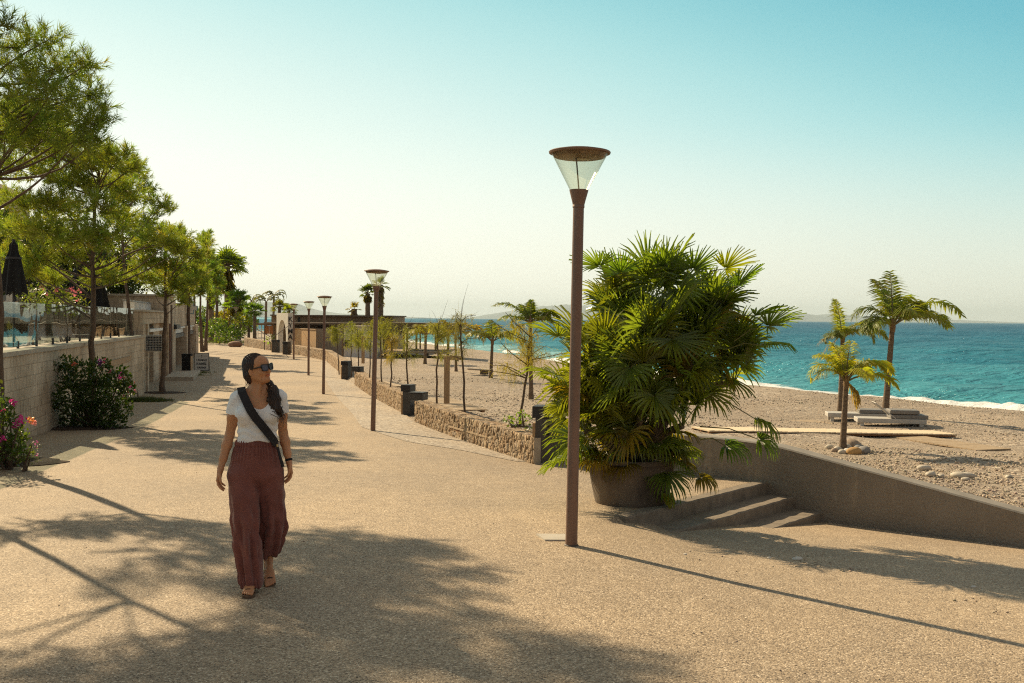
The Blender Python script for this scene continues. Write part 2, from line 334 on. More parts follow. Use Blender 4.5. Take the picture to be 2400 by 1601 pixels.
# loose shingle scattered on the beach in view (uncountable)
def ico():
    p = (1 + 5 ** 0.5) / 2; v = np.array([(-1, p, 0), (1, p, 0), (-1, -p, 0), (1, -p, 0), (0, -1, p), (0, 1, p), (0, -1, -p), (0, 1, -p), (p, 0, -1), (p, 0, 1), (-p, 0, -1), (-p, 0, 1)], float)
    f = np.array([(0, 11, 5), (0, 5, 1), (0, 1, 7), (0, 7, 10), (0, 10, 11), (1, 5, 9), (5, 11, 4), (11, 10, 2), (10, 7, 6), (7, 1, 8), (3, 9, 4), (3, 4, 2), (3, 2, 6), (3, 6, 8), (3, 8, 9), (4, 9, 5), (2, 4, 11), (6, 2, 10), (8, 6, 7), (9, 8, 1)])
    return v / np.linalg.norm(v[0]), f
IV, IF = ico()
def pebbles(name, pts, sz, mat, flat=0.55, seed=1, kind='stuff'):
    g = np.random.default_rng(seed); n = len(pts); a = g.uniform(0, 6.28, n); sc = sz[:, None] * np.stack([g.uniform(0.7, 1.3, n), g.uniform(0.6, 1.0, n), g.uniform(0.6, 1.2, n) * flat], 1)
    v = IV[None] * g.uniform(0.82, 1.15, (n, 12, 1)) * sc[:, None, :]; ca, sa = np.cos(a)[:, None], np.sin(a)[:, None]
    x = v[..., 0] * ca - v[..., 1] * sa; y = v[..., 0] * sa + v[..., 1] * ca; V = np.stack([x, y, v[..., 2]], -1) + pts[:, None, :]
    Fc = (IF[None] + 12 * np.arange(n)[:, None, None]).reshape(-1, 3); tint = np.repeat(g.uniform(0.55, 1.25, (n, 1)) * np.array([[1, 0.95, 0.88]]) + g.normal(0, 0.03, (n, 3)), 12, 0)
    ob = mesh_np(name, V.reshape(-1, 3), Fc, mat, col=tint, smooth=True)
    return tag(ob, kind=kind) if kind else ob
m, t, b, o = new_mat('pebble'); a = nd(t, 'ShaderNodeVertexColor', layer_name='tint'); t.links.new(mixc(t, 1.0, a.outputs[0], (0.48, 0.41, 0.33), 'MULTIPLY'), b.inputs['Base Color']); b.inputs['Roughness'].default_value = 0.8
bump(t, noise(t, objco(t), 40, 3), b, 0.3, 0.01); M['pebble'] = m
n = 26000; Yp = 10.5 + 34 * rng.random(n) ** 1.5; Xp = rng.uniform(-0.12, 0.56, n) * Yp
ok = (Xp > xr(Yp) + 0.5) & (Xp < xs(Yp) - 1.5) & (np.sin(Xp * 0.45 + 1.3 * np.sin(Yp * 0.3)) + np.sin(Yp * 0.6 - Xp * 0.2) + rng.normal(0, 0.8, n) > -0.4); Xp, Yp = Xp[ok], Yp[ok]
sz = 0.010 + 0.018 * rng.random(len(Xp)) ** 3 + 0.0004 * Yp
pebbles('shingle_stones', np.stack([Xp, Yp, beach_z(Xp, Yp) + sz * 0.2], 1), sz, M['pebble'])
# coarse gravel spilt on the ramp
gp = []
for (px, py, k, spx, spy) in ((1900, 1325, 40, 60, 14), (2000, 1338, 26, 50, 5), (1650, 1300, 10, 80, 16), (1885, 1312, 6, 14, 6), (2280, 1410, 10, 40, 18), (2350, 1435, 8, 25, 8), (2110, 1245, 9, 60, 5), (1880, 1212, 14, 30, 5)):
    for _ in range(k):
        q = G(px + rng.normal(0, spx * 0.5), py + rng.normal(0, spy * 0.5)); gp.append((q.x, q.y, q.z + 0.004))
gp = np.array(gp); pebbles('spilt_gravel', gp, 0.005 + 0.012 * rng.random(len(gp)) ** 2, M['pebble'], seed=4)
# grit and crumbs lying on the paving
n = 900; Yp = 4.8 + 22 * rng.random(n) ** 1.6; Xp = rng.uniform(-0.5, 0.5, n) * Yp; ok = (Xp < xr(Yp) - 0.4) & ((stepd(Xp, Yp) < -0.5) | (stepd(Xp, Yp) > 1.0)); Xp, Yp = Xp[ok], Yp[ok]
pebbles('paving_grit', np.stack([Xp, Yp, prom_z(Xp, Yp) + 0.003], 1), 0.003 + 0.006 * rng.random(len(Xp)) ** 3, M['pebble'], seed=6)
n = 420; q_ = rng.random(n); wx = np.interp(q_, [0, 1], [3.98, 8.0]); wy = np.interp(wx, [3.96, 5.87, 8], [12.84, 11.4, 9.85]) - 0.03 - 0.09 * rng.random(n) ** 2
pebbles('wall_foot_gravel', np.stack([wx - 0.02, wy, prom_z(wx, wy) + 0.004], 1), 0.005 + 0.012 * rng.random(n) ** 3, M['pebble'], seed=8)
# land behind the promenade and the sea
m = plain('dry_ground', (0.22, 0.18, 0.12), (0.13, 0.12, 0.07), 0.2, 0.95); M['land'] = m
lp = [(-4000, -400)] + [(float(xr(y)) - 0.5 if y < 170 else float(xs(y)) - 12, float(y)) for y in (-400, -40, 0, 10, 13, 20, 40, 70, 100, 140, 170, 260, 380, 600)] + [(-900, 1200), (-2500, 2400), (-9000, 4000)]
tag(MB().prism(lp, -9.0, -3.05).build('ground', M['land']), kind='structure')
# sea: a wavy sheet near the shore, then a wide flat one out to the horizon
m, t, b, o = new_mat('sea_water'); v = objco(t)
geo = nd(t, 'ShaderNodeNewGeometry'); dep = nd(t, 'ShaderNodeVertexColor', layer_name='depth')
se = nd(t, 'ShaderNodeSeparateColor'); t.links.new(dep.outputs[0], se.inputs[0])
nz = noise(t, objco(t, (0.05, 0.012, 1)), 1.0, 5, 0.6); ad = nd(t, 'ShaderNodeMath', operation='MULTIPLY_ADD', inp={1: 0.26, 2: -0.13}); t.links.new(nz, ad.inputs[0])
ad2 = nd(t, 'ShaderNodeMath', operation='ADD'); t.links.new(ad.outputs[0], ad2.inputs[0]); t.links.new(se.outputs[0], ad2.inputs[1])
rc = rampn(t, ad2.outputs[0], [(0.0, (0.22, 0.42, 0.44)), (0.08, (0.07, 0.29, 0.345)), (0.40, (0.034, 0.20, 0.27)), (0.68, (0.026, 0.13, 0.20)), (1.0, (0.02, 0.085, 0.15))])
df = nd(t, 'ShaderNodeBsdfDiffuse'); t.links.new(rc.outputs[0], df.inputs[0])
gl = nd(t, 'ShaderNodeBsdfGlossy', inp={'Roughness': 0.12}); gl.inputs[0].default_value = (0.75, 0.92, 1.0, 1)
lw = nd(t, 'ShaderNodeFresnel', inp={'IOR': 1.33}); fm = nd(t, 'ShaderNodeMath', operation='MULTIPLY', inp={1: 0.42}); t.links.new(lw.outputs[0], fm.inputs[0])
mx = nd(t, 'ShaderNodeMixShader'); t.links.new(fm.outputs[0], mx.inputs[0]); t.links.new(df.outputs[0], mx.inputs[1]); t.links.new(gl.outputs[0], mx.inputs[2]); t.links.new(mx.outputs[0], o.inputs[0])
bw = nd(t, 'ShaderNodeBump', inp={'Strength': 1.0, 'Distance': 0.42}); t.links.new(noise(t, objco(t, (0.45, 1.0, 1), (0, 0, 0.5)), 1.0, 7, 0.62), bw.inputs['Height'])
bw2 = nd(t, 'ShaderNodeBump', inp={'Strength': 1.0, 'Distance': 2.4}); t.links.new(noise(t, objco(t, (0.045, 0.13, 1), (0, 0, 0.45)), 1.0, 5, 0.6), bw2.inputs['Height']); t.links.new(bw2.outputs[0], bw.inputs['Normal'])
for n_ in (df, gl, lw): t.links.new(bw.outputs[0], n_.inputs['Normal'])
M['sea'] = m
gr = np.random.default_rng(3); W = []
for k in range(26):
    L = 3.0 * 1.16 ** k * gr.uniform(0.9, 1.1); th = R_(205) + gr.normal(0, 0.38); W.append((2 * math.pi / L * math.cos(th), 2 * math.pi / L * math.sin(th), gr.uniform(0, 6.28), 0.011 * L ** 0.72))
rr = 26 * 1.012 ** np.arange(0, 430); th = np.linspace(R_(-42), R_(60), 420)
rr = rr[rr < 4200]; X = rr[:, None] * np.sin(th); Y = rr[:, None] * np.cos(th)
Z = np.full(X.shape, SEA)
for kx, ky, ph, A in W:
    lam = 2 * math.pi / math.hypot(kx, ky); fade = np.clip(lam / (rr * 0.02 + 0.1) - 1, 0, 1)[:, None]; q = kx * X + ky * Y + ph; Z = Z + A * fade * (np.sin(q) + 0.25 * np.cos(2 * q))
off = X - xs(Y); Z = SEA + (Z - SEA) * np.clip(off / 8 + 0.3, 0.12, 1)
seao = grid_mesh('sea', X, Y, Z, M['sea']); tag(seao, kind='structure')
def depthcol(ob, X, Y):
    a = ob.data.color_attributes.new('depth', 'FLOAT_COLOR', 'POINT'); d = np.clip(np.log(np.clip(X - xs(Y), 1, None) / 4) / math.log(200), 0, 1).ravel(); cc = np.ones((d.size, 4), np.float32); cc[:, :3] = d[:, None]; a.data.foreach_set('color', cc.ravel())
depthcol(seao, X, Y)
rr = np.concatenate([np.linspace(10, 4000, 14), np.array([6000, 12000, 24000, 46000])]); th = np.linspace(0, 2 * math.pi, 65); X = rr[:, None] * np.sin(th); Y = rr[:, None] * np.cos(th)
far = grid_mesh('open_sea', X, Y, np.full(X.shape, SEA - 0.9) + np.where(rr > 4100, 0.75, 0)[:, None], M['sea']); tag(far, kind='structure'); depthcol(far, X * 0 + 9000, Y)
# breaking wave and foam along the waterline
m, t, b, o = new_mat('sea_foam'); v = objco(t); a = nd(t, 'ShaderNodeVertexColor', layer_name='tint'); sa = nd(t, 'ShaderNodeSeparateColor'); t.links.new(a.outputs[0], sa.inputs[0])
n1 = noise(t, objco(t, (1.0, 0.5, 1)), 2.2, 7, 0.7); su = nd(t, 'ShaderNodeMath', operation='ADD'); t.links.new(n1, su.inputs[0]); t.links.new(sa.outputs[0], su.inputs[1])
ra = rampn(t, su.outputs[0], [(0.74, (0, 0, 0)), (1.02, (1, 1, 1))]); t.links.new(ra.outputs[0], b.inputs['Alpha'])
b.inputs['Base Color'].default_value = (0.80, 0.83, 0.83, 1); b.inputs['Roughness'].default_value = 0.8; b.inputs['Subsurface Weight'].default_value = 0.0; bump(t, noise(t, v, 5, 6, 0.7), b, 0.8, 0.12); M['foam'] = m
ys = np.concatenate([np.arange(18, 60, 0.11), np.arange(60, 300, 0.6)]); wv = np.linspace(0, 1, 46); W_ = 3.8 + 0.9 * np.sin(ys * 0.21) + 0.5 * np.sin(ys * 0.83 + 1)
offs = -1.0 + (W_[:, None] + 1.0) * wv; edge = 0.35 * np.sin(ys * 0.7) + 0.2 * np.sin(ys * 1.9 + 2)
X = xs(ys)[:, None] + offs + edge[:, None] + 0 * wv; Y = np.repeat(ys[:, None], 46, 1)
hump = np.exp(-((offs - 1.6 - 0.4 * np.sin(ys * 0.33)[:, None]) / 0.75) ** 2) * (0.16 + 0.16 * np.sin(ys * 0.27 + 1.9) + 0.06 * np.sin(ys * 0.9))[:, None]
gr = np.random.default_rng(11); nz = sum(np.sin(X * a_ + Y * b_ + p_) for a_, b_, p_ in zip(gr.normal(0, 5, 16), gr.normal(0, 4, 16), gr.uniform(0, 6, 16))) / 16
Z = np.maximum(beach_z(X, Y), SEA) + 0.05 + np.clip(hump, 0, 1) * (1 + 0.5 * nz) + 0.05 * nz
fo = grid_mesh('shore_foam', X, Y, Z, M['foam']); tag(fo, kind='structure')
a = fo.data.color_attributes.new('tint', 'FLOAT_COLOR', 'POINT'); al = (1.15 - 1.0 * np.clip((wv - 0.62) / 0.38, 0, 1) ** 1.0)[None, :] * np.ones_like(X) ; al[:, :3] -= 0.6; cc = np.ones((al.size, 4), np.float32); cc[:, :3] = al.ravel()[:, None] * 0.65; a.data.foreach_set('color', cc.ravel())
# mountains across the gulf
M['hazedscrub'] = plain('mountain_scrub_hazed', (0.24, 0.29, 0.30), (0.18, 0.23, 0.25), 0.002, 0.95, 0, 0)  # distance haze put into the scrub colour: paler and bluer
def ridge(name, pts, Yd, seed, col=M['hazedscrub']):
    g = np.random.default_rng(seed); a = np.array(pts, float); px = np.linspace(a[0, 0], a[-1, 0], 160); py = np.interp(px, a[:, 0], a[:, 1]); h = []
    for x_, y_ in zip(px, py): q = P(x_, y_, Yd); h.append((q.x, q.z))
    h = np.array(h); nn = np.convolve(g.normal(0, 1, 175), np.hanning(16) / 8, 'valid')[:160]; H = np.maximum(h[:, 1] + nn * (h[:, 1] + 5) * 0.05, -3.9)
    D = np.array([0, 0.25, 0.5, 0.75, 1.0, 1.5, 2.0]) ; prof = np.array([0, 0.35, 0.72, 0.93, 1.0, 0.7, 0.0]); X = np.repeat(h[:, :1], 7, 1); Y = Yd - 1800 + D[None, :] * 1800 + 0 * X
    Z = -4.0 + (H[:, None] + 4.0) * prof + g.normal(0, 1, X.shape) * (H[:, None] + 4) * 0.03 * (prof > 0)
    tag(grid_mesh(name, X, Y, Z, col), kind='structure')
ridge('far_mountains', [(1090, 748), (1110, 743), (1150, 736), (1200, 728), (1260, 718), (1320, 713), (1400, 716), (1500, 722), (1600, 728), (1700, 732), (1745, 730), (1790, 726), (1810, 728), (1860, 734), (1900, 739), (1940, 736), (2010, 741), (2060, 747), (2140, 749), (2230, 750), (2300, 753), (2340, 755)], 17000, 5)
ridge('far_headland', [(340, 743), (420, 732), (500, 722), (560, 716), (610, 709), (650, 708), (700, 714), (740, 728), (800, 735), (900, 740), (1000, 745)], 13000, 9)
# ================================================================ walls, steps, buildings
def mat_blocks(name, ang, bw, bh, c1, c2, mortar, scale_pits=True, off=0.5):
    m, t, b, o = new_mat(name); c = nd(t, 'ShaderNodeTexCoord'); mp = nd(t, 'ShaderNodeMapping'); mp.inputs['Rotation'].default_value = (0, 0, ang); t.links.new(c.outputs['Object'], mp.inputs[0])
    s = nd(t, 'ShaderNodeSeparateXYZ'); t.links.new(mp.outputs[0], s.inputs[0]); k = nd(t, 'ShaderNodeCombineXYZ'); t.links.new(s.outputs[0], k.inputs[0]); t.links.new(s.outputs[2], k.inputs[1])
    br = nd(t, 'ShaderNodeTexBrick', offset=off, inp={'Scale': 1.0, 'Mortar Size': 0.006, 'Brick Width': bw, 'Row Height': bh, 'Bias': 0.0}); t.links.new(k.outputs[0], br.inputs['Vector'])
    br.inputs['Color1'].default_value = tuple(c1) + (1,); br.inputs['Color2'].default_value = tuple(c2) + (1,); br.inputs['Mortar'].default_value = tuple(mortar) + (1,)
    p = nd(t, 'ShaderNodeMapping'); p.inputs['Scale'].default_value = (16, 16, 3.2); t.links.new(mp.outputs[0], p.inputs[0])
    n1 = noise(t, p.outputs[0], 1.0, 6, 0.7); r = rampn(t, n1, [(0.32, (0.35, 0.27, 0.2)), (0.42, (0.85, 0.82, 0.78)), (0.62, (1.1, 1.08, 1.05))]); col = mixc(t, 1.0, br.outputs[0], r.outputs[0], 'MULTIPLY')
    n2 = noise(t, mp.outputs[0], 0.9, 5); r2 = rampn(t, n2, [(0.35, (0.72, 0.68, 0.62)), (0.65, (1.1, 1.08, 1.05))]); col = mixc(t, 1.0, col, r2.outputs[0], 'MULTIPLY')
    t.links.new(col, b.inputs['Base Color']); b.inputs['Roughness'].default_value = 0.9; bump(t, mixc(t, 0.5, n1, br.outputs['Fac']), b, 0.6, 0.015); return m
class Frame:
    """a local frame along a wall: s along it, n towards the promenade, z up"""
    def __init__(s, o, e): s.o = Vector((o[0], o[1], 0)); s.e = Vector((e[0], e[1], 0)).normalized(); s.n = Vector((s.e.y, -s.e.x, 0)); s.a = math.atan2(s.e.y, s.e.x)
    def pt(s, a, n, z): return s.o + s.e * a + s.n * n + Vector((0, 0, z))
    def bx(s, mb, s0, s1, n0, n1, z0, z1):
        return mb.box(s.pt((s0 + s1) / 2, (n0 + n1) / 2, (z0 + z1) / 2), (abs(s1 - s0), abs(n1 - n0), abs(z1 - z0)), s.a)
FR = Frame((-12.9, 34.6), (-0.257, 1.0)); FW = Frame((-12.75, 34.5), (-0.223, 1.0))
M['travertine'] = mat_blocks('travertine_blocks', -FR.a, 0.44, 0.22, (0.66, 0.565, 0.45), (0.58, 0.49, 0.385), (0.42, 0.345, 0.265))
M['coping'] = plain('coping_stone', (0.50, 0.44, 0.35), (0.38, 0.32, 0.25), 5, 0.9, 0, 0.4, 0.01)
def fs(px): return (9332.0 / (600.0 - px) - 34.6) * math.sqrt(1 + 0.257 ** 2)
# --- retaining wall of the terrace
t_ = thing('retaining_wall', 'long pale travertine block wall below the glass balustrade', 'wall', FW.pt(-9, 0, -2.5)); O = Vector(t_.location)
class LF:   # boxes written in world terms but stored relative to the thing's origin
    def __init__(s, fr, org): s.fr, s.org, s.mb = fr, org, MB()
    def bx(s, *a): s.fr.bx(s.mb, *a); return s
    def build(s, name, mat, parent, **k):
        s.mb.v = [(x - s.org.x, y - s.org.y, z - s.org.z) for x, y, z in s.mb.v]; return s.mb.build(name, mat, parent, **k)
LF(FW, O).bx(-32, -0.02, -0.45, 0, -3.2, -0.76).build('wall_face', M['travertine'], t_)
LF(FW, O).bx(-32, 0.02, -0.55, 0.05, -0.757, -0.665).build('coping', M['coping'], t_, bevel=0.01)
LF(FW, O).bx(-6.9, -3.3, 0.003, 0.06, -1.42, -1.27).build('rail', M['wood'], t_)
# --- terrace slab behind it
tag(LF(FW, Vector((0, 0, 0))).bx(-34, -0.1, -40, -0.5, -3.4, -0.70).mb.build('terrace_paving', M['coping']), kind='structure')
# --- glass balustrade
m, t, b, o = new_mat('clear_glass'); tr = nd(t, 'ShaderNodeBsdfTransparent'); tr.inputs[0].default_value = (0.84, 0.90, 0.88, 1); gl = nd(t, 'ShaderNodeBsdfGlossy', inp={'Roughness': 0.0}); lw_ = nd(t, 'ShaderNodeLayerWeight', inp={'Blend': 0.5}); pw_ = nd(t, 'ShaderNodeMath', operation='POWER', inp={1: 3.2}); t.links.new(lw_.outputs['Facing'], pw_.inputs[0]); fr_ = nd(t, 'ShaderNodeMath', operation='MULTIPLY_ADD', inp={1: 0.62, 2: 0.05}); t.links.new(pw_.outputs[0], fr_.inputs[0])
nb = nd(t, 'ShaderNodeBump', inp={'Strength': 0.25, 'Distance': 0.05}); t.links.new(noise(t, objco(t), 0.9, 1), nb.inputs['Height']); t.links.new(nb.outputs[0], gl.inputs['Normal'])
mx = nd(t, 'ShaderNodeMixShader'); t.links.new(fr_.outputs[0], mx.inputs[0]); t.links.new(tr.outputs[0], mx.inputs[1]); t.links.new(gl.outputs[0], mx.inputs[2]); t.links.new(mx.outputs[0], o.inputs[0]); M['glass'] = m
t_ = thing('glass_balustrade', 'row of clear glass panels standing on the terrace wall', 'balustrade', FW.pt(-9, -0.28, -0.665)); O = Vector(t_.location)
s0 = -30.0; k = 0
while s0 < -0.5:
    s1 = s0 + 1.42; q = LF(FW, O); q.bx(s0, s1, -0.288 + 0.012 * (k % 2), -0.276 + 0.012 * (k % 2), -0.62, 0.24); q.build('glass_panel', M['glass'], t_)
    if k % 1 == 0: LF(FW, O).bx(s1 + 0.01, s1 + 0.045, -0.30, -0.255, -0.665, -0.52).build('clamp_post', M['greymetal'], t_)
    s0 = s1 + 0.055; k += 1
# --- stone commercial building
bt = thing('stone_building', 'long pale stone shop building with pillars beyond the terrace wall', 'building', FR.pt(8, -3, -2.75)); O = Vector(bt.location)
Z0 = -3.0
w_ = LF(FR, O)
w_.bx(0.03, 0.9, -0.7, 0.06, Z0, -0.30)                       # first rough pillar
w_.bx(1.25, 1.75, -0.7, 0.10, Z0, -0.30)
w_.bx(0.03, 9.8, -5, -0.02, -0.30, 0.14)                      # lintel band of the low shop
w_.bx(7.0, 9.8, -5, -0.25, Z0, -0.302)
w_.bx(1.75, 7.0, -5.0, -2.6, Z0, -0.302)
w_.build('low_shop_wall', M['travertine'], bt)
w_ = LF(FR, O)
ps = [fs(x) for x in (388, 400, 411.5, 433.5, 439.5, 455, 457.5)]
w_.bx(9.802, ps[1] + 0.1, -6, 0.12, Z0, 0.86); w_.bx(ps[1] + 0.102, ps[2], -6, 0.0, Z0, 0.80)
w_.bx(ps[2] + .002, ps[6], -6, -0.02, -0.55, 0.66); w_.bx(ps[3], ps[4], -6, 0.10, Z0, -0.552); w_.bx(ps[5], ps[6] + 1.5, -6, 0.12, Z0, -0.552); w_.bx(ps[2] + .002, ps[3] - .002, -6, -0.6, Z0, -0.552); w_.bx(ps[4] + .002, ps[5] - .002, -6, -0.6, Z0, -0.552)
w_.build('tall_shop_wall', M['travertine'], bt)
LF(FR, O).bx(9.7, ps[1] + 0.2, -6.1, 0.2, 0.863, 0.95).bx(-0.0, 9.69, -5.1, 0.06, 0.143, 0.21).build('cornice', M['coping'], bt)
M['shutter'] = plain('roller_shutter', (0.20, 0.15, 0.105), (0.13, 0.10, 0.075), 2, 0.7, 0, 0.6, 0.01, (1, 1, 22))
for a_, b_ in ((ps[2], ps[3]), (ps[4], ps[5])):
    dgr = LF(FR, O).bx(a_ + .05, b_ - .05, -0.56, -0.5, -2.9, -0.9).build('shop_door', M['shutter'], bt)
    LF(FR, O).bx(a_ + .02, b_ - .02, -0.5, -0.1, -0.9, -0.68).build('rolled_awning', M['white'], bt); LF(FR, O).bx(a_ + .06, b_ - .06, -0.3, -0.04, -1.12, -0.93).build('awning_box', M['greymetal'], bt)
    LF(FR, O).bx(a_ + 0.01, b_ - 0.01, -.03, 0.01, -0.66, -.57).build('awning_rail', M['white'], bt)
gd = LF(FR, O).bx(1.76, 6.98, -0.9, -0.87, -2.72, -0.72).build('shop_window', M['glass'], bt)
q = LF(FR, O)
for a_ in (1.78, 3.4, 5.1, 6.9): q.bx(a_, a_ + 0.07, -0.86, -0.8, -2.76, -0.70)
q.bx(1.76, 6.98, -0.86, -0.8, -2.86, -2.72); q.bx(1.76, 6.98, -0.86, -0.3, -2.95, -2.80); q.build('window_frame', M['white'], bt)
LF(FR, O).bx(1.9, 7.1, -0.35, 0.12, -0.60, -0.50).build('rolled_awning', M['white'], bt)
LF(FR, O).bx(ps[0] + 0.35, ps[0] + 0.5, 0.122, 0.18, -2.7, -0.35).build('timber_post', plain('red_timber', (0.16, 0.07, 0.045), None, 5, 0.8), bt)
LF(FR, O).bx(ps[1] + 0.3, ps[2] - 0.1, 0.01, 0.25, -0.62, -0.42).build('wall_camera', M['darkmetal'], bt)
LF(FR, O).bx(fs(378), fs(402), 0.13, 1.3, -3.2, -2.58).build('doorstep', M['coping'], bt, bevel=0.02)
LF(FR, O).bx(fs(393), fs(393) + .1, 0.13, 0.2, -2.55, 0.5).build('drainpipe', plain('pipe', (0.2, 0.16, 0.13)), bt)
# white picket railing on the flat roof
t_ = thing('roof_railing', 'low white picket railing on the flat roof of the low shop', 'railing', FR.pt(3, -0.6, 0.2)); O = Vector(t_.location)
q = LF(FR, O)
for i in range(34): LF(FR, O).bx(0.4 + i * 0.27, 0.44 + i * 0.27, -0.62, -0.58, 0.215, 0.52).build('picket', M['white'], t_); LF(FR, O).bx(0.3, 9.6, -0.63, -0.57, 0.525, 0.57).build('top_rail', M['white'], t_)
# white block behind with green painted lettering-like mural
t_ = thing('white_building', 'plain white building behind the low shop roof', 'building', (-34.5, 66, -3)); O = Vector(t_.location)
MB().box((0, 0, 3.0), (7.5, 8, 6.6), FR.a).build('wall', M['plaster'], t_); MB().box((0, 0, 6.37), (7.9, 8.4, 0.12), FR.a).build('roof', M['coping'], t_)
for z_ in (1.6, 4.4):
    for a_ in (-2.4, 0, 2.4): c_ = Vector((0, 0, z_)) + FR.e * a_ + FR.n * 4.01; MB().box(c_, (1.0, 0.06, 1.3), FR.a).build('window', M['darkmetal'], t_)
t_ = thing('hotel_building', 'brown tiled hotel glimpsed behind the pines on the far left', 'building', (-31, 46, -3))
MB().box((0, 0, 4.5), (12, 16, 9), 0.2).build('wall', M['plaster'], t_); MB().box((0, 0, 9.35), (13.4, 17.4, 0.6), 0.2, taper=0.86).build('roof', plain('roof_tile', (0.20, 0.11, 0.08), None, 3, 0.9, 0, 0.8, 0.03, (12, 1, 1)), t_)
for zz in (1.6, 4.4, 7.2):
    for yy in (-6, -3, 0, 3, 6): c_ = Matrix.Rotation(0.2, 3, 'Z') @ Vector((6.01, yy, zz)); MB().box(c_, (0.1, 1.2, 1.4), 0.2).build('window', M['darkmetal'], t_)
    for xx in (-4, -1.3, 1.3, 4): c_ = Matrix.Rotation(0.2, 3, 'Z') @ Vector((xx, -8.01, zz)); MB().box(c_, (1.2, 0.1, 1.4), 0.2).build('window', M['darkmetal'], t_)
# --- concrete steps beside the planter
M['stepc'] = plain('step_concrete', (0.28, 0.232, 0.18), (0.175, 0.143, 0.11), 7, 0.9, 0, 0.8, 0.008); 
stp = thing('concrete_steps', 'three concrete steps going down beside the potted palm', 'steps', (2.5, 11.5, -2.3)); O = Vector(stp.location)
def sxy(s_, d_): q = STEP_A + STEP_U * s_ + STEP_N * d_; return float(q[0]), float(q[1])
def step(name, s0, s1, d0, d1, dz, jag=0):
    n = 26; mb = MB(); g = np.random.default_rng(int(abs(dz) * 100) + 5); rings = []
    for i in range(n + 1):
        s_ = s0 + (s1 - s0) * i / n; ring = []
        zt = float(Lz(sxy(s_, 0)[1])) + dz + g.normal(0, 0.002); j = g.normal(0, 0.004)
        for d_, z_ in ((d0, zt - 0.8), (d0, zt), (d1 - 0.015 + j, zt), (d1 + j, zt - 0.014), (d1 + j * 0.5, zt - 0.8)):
            x_, y_ = sxy(s_, d_); ring.append((x_ - O.x, y_ - O.y, z_ - O.z))
        rings.append(ring)
    return mb.rings(rings).build(name, M['stepc'], stp)
step('step', -3.7, 0.25, -0.16, 0.0, 0.006); step('step', -3.45, 0.45, -0.10, 0.36, -0.150); step('step', -2.7, 0.62, 0.30, 0.74, -0.300)
# --- rendered concrete wall, curving down to the right
m, t, b, o = new_mat('rough_render'); v = objco(t); n1 = noise(t, v, 1.1, 6, 0.65); r = rampn(t, n1, [(0.3, (0.21, 0.178, 0.145)), (0.7, (0.30, 0.255, 0.21))])
sm = noise(t, objco(t, (1.6, 1.6, 0.35)), 2.2, 4, 0.7); rs = rampn(t, sm, [(0.60, (1, 1, 1)), (0.74, (1.6, 1.55, 1.42))]); c = mixc(t, 1.0, r.outputs[0], rs.outputs[0], 'MULTIPLY')
t.links.new(c, b.inputs['Base Color']); b.inputs['Roughness'].default_value = 0.95; vo = nd(t, 'ShaderNodeTexVoronoi', feature='SMOOTH_F1', inp={'Scale': 34.0}); t.links.new(v, vo.inputs['Vector']); n9 = noise(t, v, 45, 4, 0.7); bump(t, mixc(t, 0.5, vo.outputs['Distance'], n9), b, 0.7, 0.03); M['render'] = m
M['rendertop'] = plain('trowelled_top', (0.33, 0.30, 0.26), (0.24, 0.215, 0.185), 4, 0.9, 0, 0.4, 0.004)
cwp = [(1.35, 14.72, -1.62), (1.9, 14.42, -1.62), (2.6, 13.95, -1.625), (3.1, 13.56, -1.63), (3.46, 13.22, -1.645), (3.96, 12.84, -1.76), (4.6, 12.36, -1.90), (5.2, 11.9, -2.03), (5.87, 11.4, -2.18), (7, 10.6, -2.44), (8, 9.85, -2.62), (10, 8.2, -2.95), (12, 6.6, -3.2)]
cw = thing('concrete_wall', 'rough grey rendered wall curving down beside the steps to the right edge', 'wall', (3.96, 12.84, -2.4)); O = Vector(cw.location)
pts = np.array(cwp); tt = np.concatenate([[0], np.cumsum(np.hypot(np.diff(pts[:, 0]), np.diff(pts[:, 1])))]); q = np.linspace(0, tt[-1], 90)
cx, cy_, cz = (np.convolve(np.pad(np.interp(q, tt, pts[:, i]), 2, mode='reflect', reflect_type='odd'), np.ones(5) / 5, 'valid') for i in range(3))
r1, r2 = [], []
for i in range(90):
    j0, j1 = max(0, i - 1), min(89, i + 1); e = Vector((cx[j1] - cx[j0], cy_[j1] - cy_[j0], 0)).normalized(); n_ = Vector((e.y, -e.x, 0)) * -1.0   # away from the promenade
    p = Vector((cx[i], cy_[i], 0)) - Vector((O.x, O.y, 0)); z = cz[i] - O.z
    r1.append([p + Vector((0, 0, -4.2 - O.z + 0)), p + Vector((0, 0, z - 0.006)), p + n_ * 0.27 + Vector((0, 0, z - 0.006)), p + n_ * 0.27 + Vector((0, 0, -4.2 - O.z))])
    r2.append([p - n_ * 0.006 + Vector((0, 0, z - 0.012)), p + n_ * 0.012 + Vector((0, 0, z + 0.006)), p + n_ * 0.262 + Vector((0, 0, z + 0.006)), p + n_ * 0.278 + Vector((0, 0, z - 0.012))])
MB().rings(r1).build('wall_face', M['render'], cw, smooth=True); MB().rings(r2).build('wall_top', M['rendertop'], cw, smooth=True)
